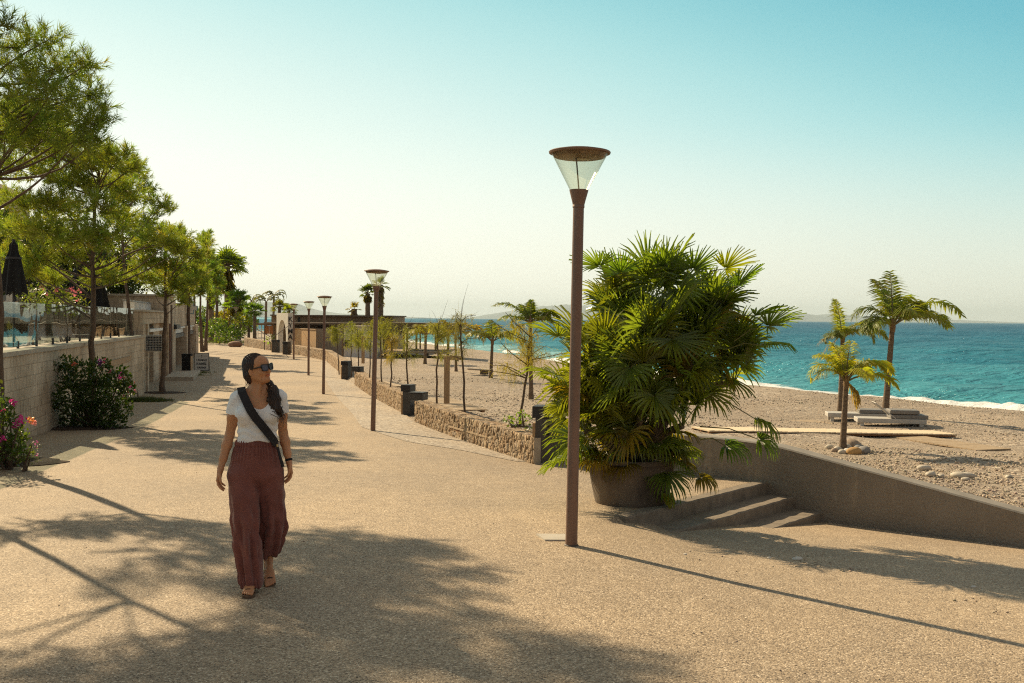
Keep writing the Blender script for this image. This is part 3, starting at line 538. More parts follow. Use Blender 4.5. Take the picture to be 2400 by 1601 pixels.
# --- rubble walls of upright split stones
def worley(uv, seeds, tints):
    best = np.full(len(uv), 9.0); sec = best.copy(); idx = np.zeros(len(uv), int)
    for lo in range(0, len(uv), 4000):
        d = (uv[lo:lo + 4000, None, :] - seeds[None]) ; d = np.sqrt((d ** 2).sum(-1)); o = np.argpartition(d, 1, axis=1)[:, :2]
        d2 = np.take_along_axis(d, o, 1); sw = d2[:, 0] > d2[:, 1]; f = np.where(sw, d2[:, 1], d2[:, 0]); s_ = np.where(sw, d2[:, 0], d2[:, 1])
        best[lo:lo + 4000] = f; sec[lo:lo + 4000] = s_; idx[lo:lo + 4000] = np.where(sw, o[:, 1], o[:, 0])
    return best, sec, tints[idx]
m, t, b, o = new_mat('split_stone'); a = nd(t, 'ShaderNodeVertexColor', layer_name='tint'); n1 = noise(t, objco(t), 22, 5, 0.7); r = rampn(t, n1, [(0.3, (0.7, 0.66, 0.6)), (0.7, (1.15, 1.12, 1.08))])
c = mixc(t, 1.0, a.outputs[0], r.outputs[0], 'MULTIPLY'); t.links.new(c, b.inputs['Base Color']); b.inputs['Roughness'].default_value = 0.95; bump(t, n1, b, 0.8, 0.02); M['rubble'] = m
def rubble_wall(label, line, h0, h1, thick, res, seed, cell=(0.085, 0.13)):
    g = np.random.default_rng(seed); ln = np.array(line, float); tt = np.concatenate([[0], np.cumsum(np.hypot(*np.diff(ln, axis=0).T))]); L = tt[-1]; n = int(L / res) + 1
    q = np.linspace(0, L, n); x = np.interp(q, tt, ln[:, 0]); y = np.interp(q, tt, ln[:, 1]); gz = np.array([float(Lz(b_)) for b_ in y]); ex = np.gradient(x); ey = np.gradient(y); nl = np.hypot(ex, ey); nx, ny = -ey / nl, ex / nl  # left of travel = promenade side when going away
    H = np.interp(q, [0, L], [h0, h1]); prof = [];
    nv = max(5, int((0.25 + max(h0, h1)) / res)); nt_ = max(3, int(thick / res))
    vv = np.concatenate([np.linspace(-0.2, 1.0, nv), np.ones(nt_ + 1)[1:], np.linspace(1, -0.2, 5)[1:]]); ww = np.concatenate([np.zeros(nv), np.linspace(0, 1, nt_ + 1)[1:], np.ones(4)])
    # going away from the camera with the beach on the right: promenade side is nx,ny * +
    U = np.repeat(q[:, None], len(vv), 1); Hh = np.where(vv[None] > -0.1, H[:, None] * np.clip(vv, 0, 1)[None], -0.2); S = Hh + ww[None] * thick
    seeds = []
    for i in range(int(L / cell[0]) + 2):
        for j in range(int((0.3 + max(h0, h1) + thick) / cell[1]) + 2): seeds.append((i * cell[0] + g.uniform(-0.45, 0.45) * cell[0], -0.2 + j * cell[1] + g.uniform(-0.5, 0.5) * cell[1] + 0.5 * cell[1] * (i % 2)))
    seeds = np.array(seeds); sc = np.array([1 / cell[0], 1 / cell[1]])
    base = np.array([(0.42, 0.30, 0.19), (0.52, 0.41, 0.28), (0.36, 0.25, 0.155), (0.48, 0.39, 0.30), (0.44, 0.33, 0.22)]); tints = base[g.integers(0, 5, len(seeds))] * g.uniform(0.75, 1.2, (len(seeds), 1))
    uv = np.stack([U.ravel(), S.ravel()], 1) * sc; win = []
    d1 = np.empty(len(uv)); d2 = np.empty(len(uv)); tn = np.empty((len(uv), 3)); order = np.argsort(uv[:, 0], kind='stable'); ss = seeds * sc; so = np.argsort(ss[:, 0]); ss = ss[so]; ts = tints[so]
    for lo in range(0, len(uv), 3000):
        ii = order[lo:lo + 3000]; a_, b_ = np.searchsorted(ss[:, 0], [uv[ii, 0].min() - 2.2, uv[ii, 0].max() + 2.2]); f, s_, tt_ = worley(uv[ii], ss[a_:b_], ts[a_:b_]); d1[ii] = f; d2[ii] = s_; tn[ii] = tt_
    gap = np.clip((d2 - d1) / 0.28, 0, 1).reshape(U.shape); disp = (gap ** 0.5 * 0.035 - 0.02) + g.normal(0, 0.0035, U.shape) + ((tn[:, 0] * 97 % 1).reshape(U.shape) - 0.5) * 0.022 * gap
    onf = (ww == 0)[None] * 1.0; ont = ((vv >= 1) & (ww > 0) & (ww < 1))[None] * 1.0
    X = x[:, None] + nx[:, None] * (disp * onf - ww[None] * thick); Yy = y[:, None] + ny[:, None] * (disp * onf - ww[None] * thick); Z = gz[:, None] + Hh + disp * 0.7 * ont + disp * onf * (vv > 0.97)
    c3 = tn.reshape(U.shape + (3,)) * (0.42 + 0.58 * np.clip(gap * 1.5, 0, 1))[..., None] * np.where(ont > 0, 0.9, 1)[..., None]
    org = Vector((float(x[n // 2]), float(y[n // 2]), float(gz[n // 2])))
    V = np.stack([X - org.x, Yy - org.y, Z - org.z], -1); i = np.arange(V.shape[0] * V.shape[1]).reshape(V.shape[:2]); Fc = np.stack([i[:-1, :-1], i[:-1, 1:], i[1:, 1:], i[1:, :-1]], -1).reshape(-1, 4)
    # end caps
    tri = []
    ob = mesh_np('rubble_wall', V.reshape(-1, 3), Fc, M['rubble'], col=c3.reshape(-1, 3)); ob.location = org; tag(ob, label, 'wall', 'rubble stone walls along the promenade')
    for k in (0, -1):
        ca = MB(); ring = V[k]; m_ = len(vv); ca.add(ring, [tuple(range(m_))]); ca.build('end_face', M['coping'], ob)
    return ob
GA = 'rubble stone walls along the promenade'
rubble_wall('nearest brown rubble wall, left of the potted palm', [(0.36, 15.25), (-1.1, 19.9), (-2.33, 24.0)], 0.40, 0.50, 0.36, 0.018, 1)
rubble_wall('second rubble wall from the palm, behind the second lamp post', [(-2.95, 26.9), (-4.7, 33.8), (-6.4, 40.6)], 0.50, 0.55, 0.36, 0.026, 2)
rubble_wall('third rubble wall, bending away behind the three distant lamps', [(-7.55, 44.6), (-8.6, 49.6), (-11.4, 61), (-15.9, 72.0)], 0.62, 0.62, 0.4, 0.04, 3)
rubble_wall('farthest rubble wall, beyond the white arch', [(-18.1, 76.5), (-21.7, 83.7), (-23.5, 87.4)], 0.62, 0.75, 0.4, 0.05, 4)
rubble_wall('small low rubble wall in the distance below the shrubs', [(-28.5, 97.5), (-31.5, 104)], 0.55, 0.6, 0.4, 0.06, 5)
# --- white entrance arch with vertical letters
ar = thing('entrance_arch', 'cream arched beach gateway with four letters down its side', 'gateway', (-16.45, 73.0, -2.66), 0.0); arr = math.atan2(0.885, -0.465)
F2 = Frame((-16.45, 73.0), (-0.46, 0.888))
def f2(a, n, z): p = F2.pt(a, n, z); return p - Vector((-16.45, 73.0, 0))
W2, H2, T2 = 3.3, 2.95, -0.38; ins = 0.50; ar_r = (W2 - 2 * ins) / 2; spring = 1.15; n = 16
arch = [(ins, 0.0)] + [(W2 / 2 - ar_r * math.cos(math.pi * i / n), spring + (ar_r * 1.12) * math.sin(math.pi * i / n)) for i in range(n + 1)] + [(W2 - ins, 0.0)]
outer = [(0.0, 0.0), (0.0, spring)] + [(W2 * i / (n - 2), H2) for i in range(n - 1)] + [(W2, spring), (W2, 0.0)]
mb = MB(); K = len(arch)
outer = [(0, 0)] + [(0.0, H2 * i / 4) for i in range(1, 4)] + [(W2 * i / (K - 9), H2) for i in range(K - 8)] + [(W2, H2 * i / 4) for i in (3, 2, 1)] + [(W2, 0)]
while len(outer) < K: outer.insert(5, tuple((np.array(outer[4]) + np.array(outer[5])) / 2))
outer = outer[:K]
vs = [f2(a, 0, z) for a, z in arch] + [f2(a, 0, z) for a, z in outer] + [f2(a, -T2, z) for a, z in arch] + [f2(a, -T2, z) for a, z in outer]; fc = []
for i in range(K - 1): fc += [(i, i + 1, K + i + 1, K + i), (2 * K + i, 3 * K + i, 3 * K + i + 1, 2 * K + i + 1), (i, 2 * K + i, 2 * K + i + 1, i + 1), (K + i, K + i + 1, 3 * K + i + 1, 3 * K + i)]
mb.add(vs, fc + [(0, K, 3 * K, 2 * K), (K - 1, 3 * K - 1, 4 * K - 1, 2 * K - 1)]); mb.build('arch_frame', M['plaster'], ar)
def text(name, s, size, mat, parent, mtx, ext=0.01, bold=0.0, sp=1.0):
    c = bpy.data.curves.new(name, 'FONT'); c.body = s; c.size = size; c.extrude = ext; c.align_x = 'CENTER'; c.offset = bold; c.space_character = sp
    to = bpy.data.objects.new(name, c); link(to); dg = bpy.context.evaluated_depsgraph_get(); me = bpy.data.meshes.new_from_object(to.evaluated_get(dg)); bpy.data.objects.remove(to)
    me.name = name; me.materials.clear(); me.materials.append(mat); o = link(bpy.data.objects.new(name, me)); o.parent = parent; o.matrix_local = mtx; return o
def basis(x, y, z, o): return Matrix(((x[0], y[0], z[0], o[0]), (x[1], y[1], z[1], o[1]), (x[2], y[2], z[2], o[2]), (0, 0, 0, 1)))
for i, ch in enumerate('KYMA'):
    p = f2(-0.02, -T2 / 2, 2.32 - i * 0.44); text('letter', ch, 0.50, M['screen'], ar, basis(F2.n, Vector((0, 0, 1)), -F2.e, p), 0.012, 0.008)
# --- beach bar
def beam_thing(name, label, cat, loc): return thing(name, label, cat, loc)
def wbox(mb, org, px0, px1, ztop, zbot, Y, depth):
    a, b_ = ray(px0, 760) * Y, ray(px1, 760) * Y; mb.box(((a.x + b_.x) / 2 - org.x, Y + depth / 2 - org.y, (ztop + zbot) / 2 - org.z), (abs(b_.x - a.x), depth, ztop - zbot)); return mb
def zat(px, py, Y): return P(px, py, Y).z
bb = thing('beach_bar', 'long low beach bar with dark flat roof and timber fascia', 'building', (-10, 82, -2.9)); O = Vector(bb.location)
M['chalk'] = plain('whitewash', (0.86, 0.84, 0.80), (0.78, 0.76, 0.72), 2, .9)
M['strawwall'] = plain('brown_cladding', (0.36, 0.25, 0.16), (0.24, 0.165, 0.105), 6, 0.9, 0, 0.4, 0.01, (4, 1, 0.5))
wbox(MB(), O, 636, 921, zat(780, 741.5, 82), -3.2, 82, 9).build('wall', M['strawwall'], bb); wbox(MB(), O, 633, 923, zat(780, 738.5, 82), zat(780, 741.6, 82) + .002, 81.6, 9.8).build('roof', M['roofdark'], bb)
wbox(MB(), O, 698, 703, zat(780, 744, 82), zat(780, 756, 82), 81.95, 0.1).build('vent_panel', M['darkmetal'], bb)
q = MB(); wbox(q, O, 618, 925, zat(840, 757.0, 78), zat(840, 761.0, 78), 77.6, 4.2).build('lower_roof', M['roofdark'], bb)
q = MB(); wbox(q, O, 690, 745, zat(720, 762, 79), -3.2, 79.5, 2.4).build('bar_front', plain('bar_shade', (0.06, 0.045, 0.035)), bb)
cab = thing('beach_cabin', 'white beach cabin with two dark windows below the bar roof', 'cabin', (-9.8, 70.5, -2.8)); O = Vector(cab.location)
wbox(MB(), O, 806, 882, zat(840, 766, 70), -3.2, 70, 3.6).build('wall', M['chalk'], cab)
for a_, b_ in ((807.5, 823), (842.5, 863)): wf = wbox(MB(), O, a_, b_, zat(840, 797, 70), zat(840, 812.5, 70), 69.96, 0.12).build('window', M['darkmetal'], cab); q = MB(); wbox(q, O, a_ - 0.8, b_ + .8, zat(840, 812.6, 70), zat(840, 814, 70), 69.9, 0.12); q.build('sill', M['coping'], wf)
wbox(MB(), O, 804, 884, zat(840, 764.2, 70), zat(840, 765.9, 70), 69.7, 4.2).build('roof', M['coping'], cab)
wbox(MB(), O, 800, 804.5, zat(800, 762, 69.8), -3.1, 69.6, .3).build('corner_post', M['roofdark'], cab)
gw = thing('plaster_screen', 'grey beige screen wall between the timber fence and the white cabin', 'wall', (-12, 69, -2.9)); O = Vector(gw.location)
wbox(MB(), O, 740, 800, zat(770, 771, 69), -3.2, 69, 0.2).build('panel', plain('beige_board', (0.36, 0.29, 0.22), (0.30, 0.24, 0.18), 1.5, 0.9), gw)
fn = thing('timber_fence', 'tall fence of upright tan boards right of the white arch', 'fence', (-14.8, 70, -2.9)); O = Vector(fn.location)
a_, b_ = P(686, 772, 73.9), P(741, 770, 67.9); q = MB(); N = 34
for i in range(N):
    u_ = (i + 0.5) / N; x_ = a_.x + (b_.x - a_.x) * u_; y_ = a_.y + (b_.y - a_.y) * u_; q.box((x_ - O.x, y_ - O.y, (-0.86 - 3.2) / 2 - O.z), (0.125, 0.03, 2.34 + 0.01 * (i % 3)), math.atan2(b_.y - a_.y, b_.x - a_.x))
q.build('boards', plain('tan_boards', (0.66, 0.45, 0.25), (0.54, 0.35, 0.18), 6, 0.8, 0, 0.3, 0.003, (5, 5, 0.4)), fn); MB().box(((a_.x + b_.x) / 2 - O.x, (a_.y + b_.y) / 2 - O.y, -0.84 - O.z), ((b_ - a_).length + .1, 0.12, 0.06), math.atan2(b_.y - a_.y, b_.x - a_.x)).build('top_rail', M['wood'], fn)
osh = thing('shutter_panel', 'pair of orange brown timber shutters left of the arch', 'shutters', (-19, 79, -2.8)); O = Vector(osh.location)
for a_, b_ in ((620, 630), (631, 640)): wbox(MB(), O, a_, b_, zat(630, 763, 79), zat(630, 782.5, 79), 79, 0.1).build('shutter', plain('orange_wood', (0.46, 0.20, 0.07), (0.33, 0.13, 0.05), 5, 0.6), osh)
wbox(MB(), O, 618, 641, zat(630, 757, 79), zat(630, 762, 79), 78.6, 4).build('roof', M['roofdark'], osh)
for a_ in (619, 641.5): wbox(MB(), O, a_, a_ + 1.2, zat(630, 762.2, 79), -3.1, 78.9, .12).build('post', M['roofdark'], osh)
# pergola with straw roof on a deck
pg = thing('straw_pergola', 'straw roofed pergola on posts over a deck by the water', 'pergola', (-6.5, 73, -2.9)); O = Vector(pg.location); g = np.random.default_rng(4)
M['straw'] = plain('reed_thatch', (0.27, 0.19, 0.10), (0.12, 0.08, 0.045), 16, 0.95, 0, 1.0, 0.03, (5, 5, 0.5))
x0, x1 = (ray(905, 770) * 72).x, (ray(1055, 770) * 72).x; mb = MB(); nn = 120
wbox(MB(), O, 905, 1056, zat(980, 757, 72), zat(980, 775, 72), 71.7, 5.2).build('roof', M['straw'], pg)
for i in range(nn):
    for yy in (71.66, 76.95): x_ = x0 + (x1 - x0) * (i + 0.5) / nn; l = g.uniform(0.05, 0.28); mb.box((x_ - O.x, yy + g.normal(0, .03) - O.y, zat(980, 770, 72) - l / 2 - 0.1 - O.z), ((x1 - x0) / nn * 0.8, 0.04, l + 0.25), g.normal(0, .2))
mb.build('reed_fringe', M['straw'], pg)
for px in (947, 976, 1021, 1050): wbox(MB(), O, px - 2.2, px + 2.2, zat(980, 775.2, 72), -2.62, 72, 0.16).build('post', M['palmbark'], pg)
for px in (955, 985, 1024, 1052): wbox(MB(), O, px - 1.6, px + 1.6, zat(980, 775.2, 76.5), -2.62, 76.5, 0.16).build('post', M['palmbark'], pg)
wbox(MB(), O, 893, 1052, zat(980, 822.5, 72), zat(980, 826.5, 72), 70.5, 6.8).build('deck_floor', M['deck'], pg)
for px in (900, 925, 950, 975, 1000, 1030, 1048): wbox(MB(), O, px, px + 4, zat(980, 826.6, 72), -3.3, 71.2, .4).build('deck_support', M['roofdark'], pg)
# awning and hut bits far left of the arch
hut = thing('beach_hut', 'grey white open beach hut with straw lid in the distance', 'hut', (-22.5, 88, -2.8)); O = Vector(hut.location)
for px in (604, 612, 620): wbox(MB(), O, px, px + 1.2, zat(610, 762, 88), -3.0, 88, .1).build('post', M['white'], hut)
wbox(MB(), O, 600, 625, zat(610, 757.5, 88), zat(610, 762, 88), 87.4, 3).build('roof', M['straw'], hut)
for z_ in (771, 781, 790): wbox(MB(), O, 604, 621, zat(610, z_, 88), zat(610, z_ + 1.6, 88), 88.1, .06).build('rail', M['white'], hut)
# ================================================================ street furniture
def line_of(p): return Vector(p)
M['lampglass'] = (lambda: None)
m, t, b, o = new_mat('lamp_glass'); tr = nd(t, 'ShaderNodeBsdfTransparent'); tr.inputs[0].default_value = (0.95, 0.96, 0.92, 1); gl = nd(t, 'ShaderNodeBsdfGlossy', inp={'Roughness': 0.16}); lw_ = nd(t, 'ShaderNodeLayerWeight', inp={'Blend': 0.5}); pw_ = nd(t, 'ShaderNodeMath', operation='POWER', inp={1: 4.0}); t.links.new(lw_.outputs['Facing'], pw_.inputs[0]); fr_ = nd(t, 'ShaderNodeMath', operation='MULTIPLY_ADD', inp={1: 0.40, 2: 0.03}); t.links.new(pw_.outputs[0], fr_.inputs[0])
df = nd(t, 'ShaderNodeBsdfTranslucent'); df.inputs[0].default_value = (0.8, 0.75, 0.62, 1); m0 = nd(t, 'ShaderNodeMixShader', inp={0: 0.07}); t.links.new(tr.outputs[0], m0.inputs[1]); t.links.new(df.outputs[0], m0.inputs[2])
mx = nd(t, 'ShaderNodeMixShader'); t.links.new(fr_.outputs[0], mx.inputs[0]); t.links.new(m0.outputs[0], mx.inputs[1]); t.links.new(gl.outputs[0], mx.inputs[2]); t.links.new(mx.outputs[0], o.inputs[0]); M['lampglass'] = m
M['lampinner'] = plain('lamp_dish', (0.26, 0.15, 0.08), (0.16, 0.095, 0.055), 4, 0.45, 0.4, 0.05)
def street_lamp():
    t_ = thing('street_lamp', '', 'street lamp', group='cone topped street lamps along the promenade')
    MB().lathe([(0.054, 0.0), (0.052, 0.3), (0.0485, 2.2), (0.048, 2.985)], 20).build('pole', M['bronze'], t_, smooth=True)
    MB().lathe([(0.062, 0.0), (0.062, 0.008), (0.056, 0.012)], 20).build('base_flange', M['greymetal'], t_)
    cl = MB().lathe([(0.049, 2.975), (0.053, 2.98), (0.053, 2.997), (0.051, 3.0), (0.058, 3.03), (0.083, 3.125), (0.084, 3.133), (0.072, 3.135)], 24).build('collar', M['bronze'], t_, smooth=True)
    MB().lathe([(0.081, 3.132), (0.25, 3.455), (0.247, 3.455), (0.078, 3.134)], 40, cap=False).build('glass_cone', M['lampglass'], t_, smooth=True)
    cp = MB().lathe([(0.001, 3.500), (0.09, 3.496), (0.19, 3.484), (0.266, 3.468), (0.272, 3.462), (0.268, 3.45), (0.254, 3.445), (0.235, 3.45)], 40, cap=True).build('cap', M['bronze'], t_, smooth=True)
    MB().lathe([(0.234, 3.449), (0.225, 3.42), (0.215, 3.415), (0.001, 3.407)], 36).build('inner_dish', M['lampinner'], cp, smooth=True)
    MB().box((0.03, 0, 3.404), (0.11, 0.07, 0.006)).build('lamp_module', plain('lamp_diffuser', (0.5, 0.38, 0.22), None, 3, 0.4), cp)
    MB().tube([(-0.03, -0.02, 3.41), (-0.018, -0.012, 3.3), (0.0, 0, 3.13)], 0.0065, 6).build('cable_rod', M['greymetal'], t_)
    return t_
lampd = [(1339, 1280, 'nearest tall brown street lamp, in front of the potted palm', 0.0, 0.0115, 0.0), (874, 1010, 'second street lamp, standing on the kerb line left of the rubble wall', 0.02, 0.02, 0.0), (758, 924, 'third street lamp, just right of the walking woman', 0.0, 0.012, 0.0),
         (723, 880, 'fourth street lamp, between the third lamp and the arch lamp', 0.0, 0.008, 0.0), (688.5, 843, 'fifth street lamp, in front of the lettered arch', 0.0, 0.004, 0.0)]
lamp0 = street_lamp(); L0 = None
for i, (px, py, lb, sc, lean, _) in enumerate(lampd):
    q = G(px, py); l = lamp0 if i == 0 else copy_thing(lamp0, lb, q, 0.7 * i)
    l['label'] = lb; l.location = q; l.rotation_euler = (0.0, lean - 0.0, 0.0 if i == 0 else 0.5 * i)
for px, py, lb in ((553, 803, 'rightmost of the three far street lamps by the shrubs'), (525, 805, 'middle one of the three far street lamps by the shrubs'), (489, 797, 'leftmost, farthest street lamp by the shrubs')):
    q = G(px, py); copy_thing(lamp0, lb, q, 0.3)
# inspection plate beside the nearest lamp
a = G(1256, 1259); mp = MB(); pq = [G(1257, 1258), G(1327, 1257), G(1327, 1269), G(1277, 1270)]; cz = sum(p.z for p in pq) / 4; c0 = sum(pq, Vector()) / 4
pl = mp.prism([(p.x - c0.x, p.y - c0.y) for p in pq], -0.02, 0.018).build('cover_plate', plain('pale_plate', (0.55, 0.50, 0.42), (0.45, 0.41, 0.35), 5, 0.7)); pl.location = (c0.x, c0.y, cz); tag(pl, 'pale rectangular cover plate on the ground beside the nearest lamp', 'cover plate')
# pedestals: timber sides, dark metal face and cap
def pedestal(label, px, py, wid, h, dep=0.36, rz=0.0, letters=False):
    q = G(px, py); t_ = thing('metal_pedestal', label, 'pedestal', (q.x, q.y, q.z - 0.01), rz, 'dark pedestals at the gaps of the rubble wall')
    MB().rbox((wid / 2 + 0.045, dep / 2, h / 2 - 0.09 - .05), (wid, dep, h - 0.18 + 0.1), 0.006).build('body', M['greymetal'], t_); MB().box((0.022, dep / 2, h / 2 - 0.13), (0.044, dep - 0.01, h - 0.26)).build('timber_side', M['wood'], t_)
    MB().rbox((wid / 2 + 0.02, dep / 2, h - 0.09), (wid + 0.05, dep + 0.01, 0.18), 0.006).build('cap', M['darkmetal'], t_)
    if letters:
        q = MB()
        for z_ in (0.42, 0.5, 0.58): q.lathe([(0.001, 0), (0.018, 0.002)], 8, (0, 0, 0)); 
        for i, z_ in enumerate((0.36, 0.42, 0.48, 0.54, 0.6)): q.box((wid * 0.6, -0.004, z_), (0.03 if i % 2 else 0.05, 0.004, 0.035), 0, 0, 0.4 * (i % 3 - 1))
        q.build('side_marks', M['black'], t_)
    return t_
pedestal('nearest tall pedestal with pale timber side, half hidden by the palm', 1247, 1088, 0.40, 0.90, 0.36, -0.22, True)
pedestal('dark pedestal at the far end of the nearest rubble wall', 939.5, 972, 0.22, 0.80, 0.36, -0.3)
pedestal('grey pedestal between the second and third rubble walls', 799, 889, 0.30, 0.82, 0.40, -0.3)
pedestal('dark pedestal against the right foot of the arch', 662, 831, 0.36, 0.92, 0.45, -0.3)
pedestal('dark pedestal left of the arch on the wall end', 636, 826, 0.40, 0.95, 0.45, -0.3)
def wallbox(label, x, y, z, s, rz):
    t_ = thing('planter_box', label, 'box', (x, y, z), rz, 'dark metal boxes on the rubble walls'); MB().rbox((0, 0, s[2] / 2), s, 0.006).build('body', M['greymetal'], t_); MB().rbox((0, 0, s[2] + 0.012), (s[0] + 0.02, s[1] + 0.02, 0.022), 0.004).build('lid', M['darkmetal'], t_)
q = P(981, 919, 24.4); wallbox('dark metal box on the far end of the nearest rubble wall', q.x, q.y, float(Lz(23.9)) + 0.5, (0.36, 0.36, 0.17), -0.3)
q = P(838, 857, 40.3); wallbox('dark metal box on the far end of the second rubble wall', q.x, q.y, float(Lz(40.3)) + 0.56, (0.40, 0.36, 0.18), -0.3)
# air conditioner on the shop wall
ac = thing('air_conditioner', 'white outdoor air conditioner on brackets on the low shop', 'air conditioner', FR.pt(1.4, 0.28, -0.99), FR.a - math.pi / 2 + math.pi)
ac.rotation_euler.z = FR.a + math.pi
c0 = Vector((0, 0, 0))
MB().rbox((0, -0.02, 0.0), (0.32, 0.86, 0.60), 0.02).build('casing', M['white'], ac); 
g_ = MB().box((0.0, 0, 0), (0.01, 0.01, 0.01)); q = MB()
for i in range(9): q.box((0.168, 0.05, -0.24 + i * 0.06), (0.014, 0.56, 0.012))
for i in range(6): q.box((0.172, -0.2 + i * 0.1, 0), (0.010, 0.012, 0.52))
MB().box((0.162, 0.05, 0), (0.006, 0.56, 0.54)).build('fan_recess', M['darkmetal'], ac); q.build('grille', M['white'], ac)
q = MB(); q.box((0, 0.38, -0.325), (0.34, 0.04, 0.035)); q.box((0, -0.38, -0.325), (0.34, 0.04, 0.035)); q.tube([(0.16, 0.38, -0.33), (-0.0, 0.5, -0.55)], 0.018, 5); q.build('bracket', M['bronze'], ac)
MB().tube([(-0.1, -0.44, 0.1), (-0.05, -0.56, 0.16), (0.0, -0.58, -0.05), (0.0, -0.5, -0.3)], 0.018, 6).build('pipe', M['darkmetal'], ac, smooth=True)
# bin, board, cross
q = G(438, 876); bn = thing('litter_bin', 'black box litter bin with pale side under the trees', 'bin', q, 0.12)
MB().rbox((0, 0, 0.45), (0.40, 0.42, 0.90), 0.012).build('body', M['black'], bn); MB().box((0.215, 0, 0.42), (0.024, 0.40, 0.84)).build('side_panel', M['wood'], bn); MB().rbox((0, 0, 0.925), (0.47, 0.46, 0.045), 0.01).build('lid', M['black'], bn)
q = G(473, 869.5); sb = thing('sign_board', 'grey A-board pharmacy sign standing on the pavement', 'sign', q, 0.12); sg = plain('sign_face', (0.60, 0.60, 0.58), (0.55, 0.55, 0.54), 2, 0.6)
MB().rbox((0, 0, 0.45), (0.68, 0.03, 0.86), 0.008).build('panel', sg, sb); q = MB(); q.box((0, -0.018, 0.455), (0.70, 0.02, 0.02)); q.v = []; q.f = []
for x_, z_, a_, b_ in ((0, 0.885, 0.71, 0.02), (0, 0.02, 0.71, 0.02), (-0.345, 0.45, 0.02, 0.88), (0.345, 0.45, 0.02, 0.88)): q.box((x_, 0.0, z_), (a_, 0.045, b_))
q.build('frame', M['darkmetal'], sb); MB().box((0, 0.2, 0.42), (0.66, 0.02, 0.86), 0, 0.22).build('back_leg', M['darkmetal'], sb)
X_, Zu, Yn = Vector((1, 0, 0)), Vector((0, 0, 1)), Vector((0, -1, 0))
for s_, sz_, z_ in (('FARMACI', 0.125, 0.50), ('KAMEL', 0.165, 0.30), ('FARMA', 0.135, 0.12)): text('lettering', s_, sz_, M['screen'], sb, basis(X_, Zu, Yn, Vector((0, -0.018, z_))), 0.002, 0.004)
q = MB(); q.box((0, -0.018, 0.72), (0.008, 0.004, 0.15)); q.box((-0.17, -0.018, 0.735), (0.2, 0.004, 0.008)); q.box((0.17, -0.018, 0.735), (0.2, 0.004, 0.008)); q.lathe([(0.03, 0), (0.03, 0.01)], 10, (0, -0.018, 0.79)); q.tube([(-0.03, -0.018, 0.78), (0.03, -0.018, 0.75), (-0.02, -0.018, 0.71), (0.015, -0.018, 0.67)], 0.005, 4); q.build('emblem', M['screen'], sb)
pc = P(449, 722, 60.5); cr_ = thing('pharmacy_cross', 'green and blue outlined pharmacy cross above the shop doors', 'sign', pc, 0.25); blue = plain('blue_trim', (0.12, 0.30, 0.42), None, 3, 0.5); grn = plain('green_panel', (0.05, 0.28, 0.10), None, 3, 0.5)
def cross(mb, a, w_, d, y=0):
    p = [(-w_, -a), (w_, -a), (w_, -w_), (a, -w_), (a, w_), (w_, w_), (w_, a), (-w_, a), (-w_, w_), (-a, w_), (-a, -w_), (-w_, -w_)]; mb.prism(p, -d / 2, d / 2); k = len(mb.v) - 24
    mb.v[k:] = [(x, z_ + y, y_) for x, y_, z_ in mb.v[k:]]; return mb
cross(MB(), 0.36, 0.14, 0.14).build('rim', blue, cr_); cross(MB(), 0.32, 0.105, 0.16).build('face', M['white'], cr_); MB().box((-0.27, 0, 0.12), (0.34, 0.2, 0.34), 0, 0, 0.5).build('green_tag', grn, cr_); MB().tube([(-0.36, 0, 0), (-0.9, 0.1, 0)], 0.03, 6).build('bracket', M['greymetal'], cr_)
# pipe stub by the step
q = G(404, 868); pb = thing('bollard', 'thin green grey bollard beside the doorstep', 'bollard', q); MB().lathe([(0.05, 0), (0.05, 0.55), (0.06, 0.56), (0.06, 0.62), (0.03, 0.64)], 10).build('post', M['greymetal'], pb); MB().lathe([(0.09, 0), (0.09, 0.02)], 10).build('foot', M['darkmetal'], pb)
# closed black parasols on the terrace
def parasol(label, px, ptop, pbot, Y, wpx, seed):
    g = np.random.default_rng(seed); a, b_ = P(px, ptop, Y), P(px, pbot, Y); zb = -0.70; t_ = thing('closed_parasol', label, 'parasol', (a.x, a.y, zb), 0, 'closed black parasols on the terrace'); h = a.z - zb; hb = b_.z - zb; R0 = wpx / F * Y / 2
    MB().tube([(0, 0, 0), (0, 0, h + 0.05)], 0.03, 8).build('pole', M['darkmetal'], t_); MB().rbox((0, 0, 0.05), (0.7, 0.7, 0.1), 0.02).build('base', M['greymetal'], t_)
    rings = []; n = 32; ph = g.uniform(0, 6)
    for k in range(15):
        u_ = k / 14; z_ = h - (h - hb) * u_; r = R0 * (0.22 + 0.78 * u_ ** 0.8) if u_ > 0.12 else R0 * (0.1 + 3.2 * u_)
        if 0.12 < u_ < 0.25: r *= 0.85
        rings.append([(r * (1 + 0.16 * math.cos(8 * 2 * math.pi * i / n + 0.5 * u_) * u_ + 0.05 * math.sin(3 * 2 * math.pi * i / n + ph)) * math.cos(2 * math.pi * i / n), r * (1 + 0.16 * math.cos(8 * 2 * math.pi * i / n)) * math.sin(2 * math.pi * i / n), z_ - (0.05 * math.cos(8 * 2 * math.pi * i / n) if k == 14 else 0)) for i in range(n)])
    MB().rings(rings).build('canopy', M['black'], t_, smooth=True); MB().tube([(0, 0, h - (h - hb) * 0.30), (0, 0, h - (h - hb) * 0.34)], R0 * 0.62, 16).build('strap', M['darkmetal'], t_); return t_
parasol('closed black parasol at the left edge behind the glass', 32, 566, 688, 21.6, 58, 1); parasol('closed black parasol between the two nearest pine trunks', 186, 612, 722, 31.0, 62, 2); parasol('closed black parasol close behind the other, right of it', 232, 640, 722, 35.0, 46, 3)
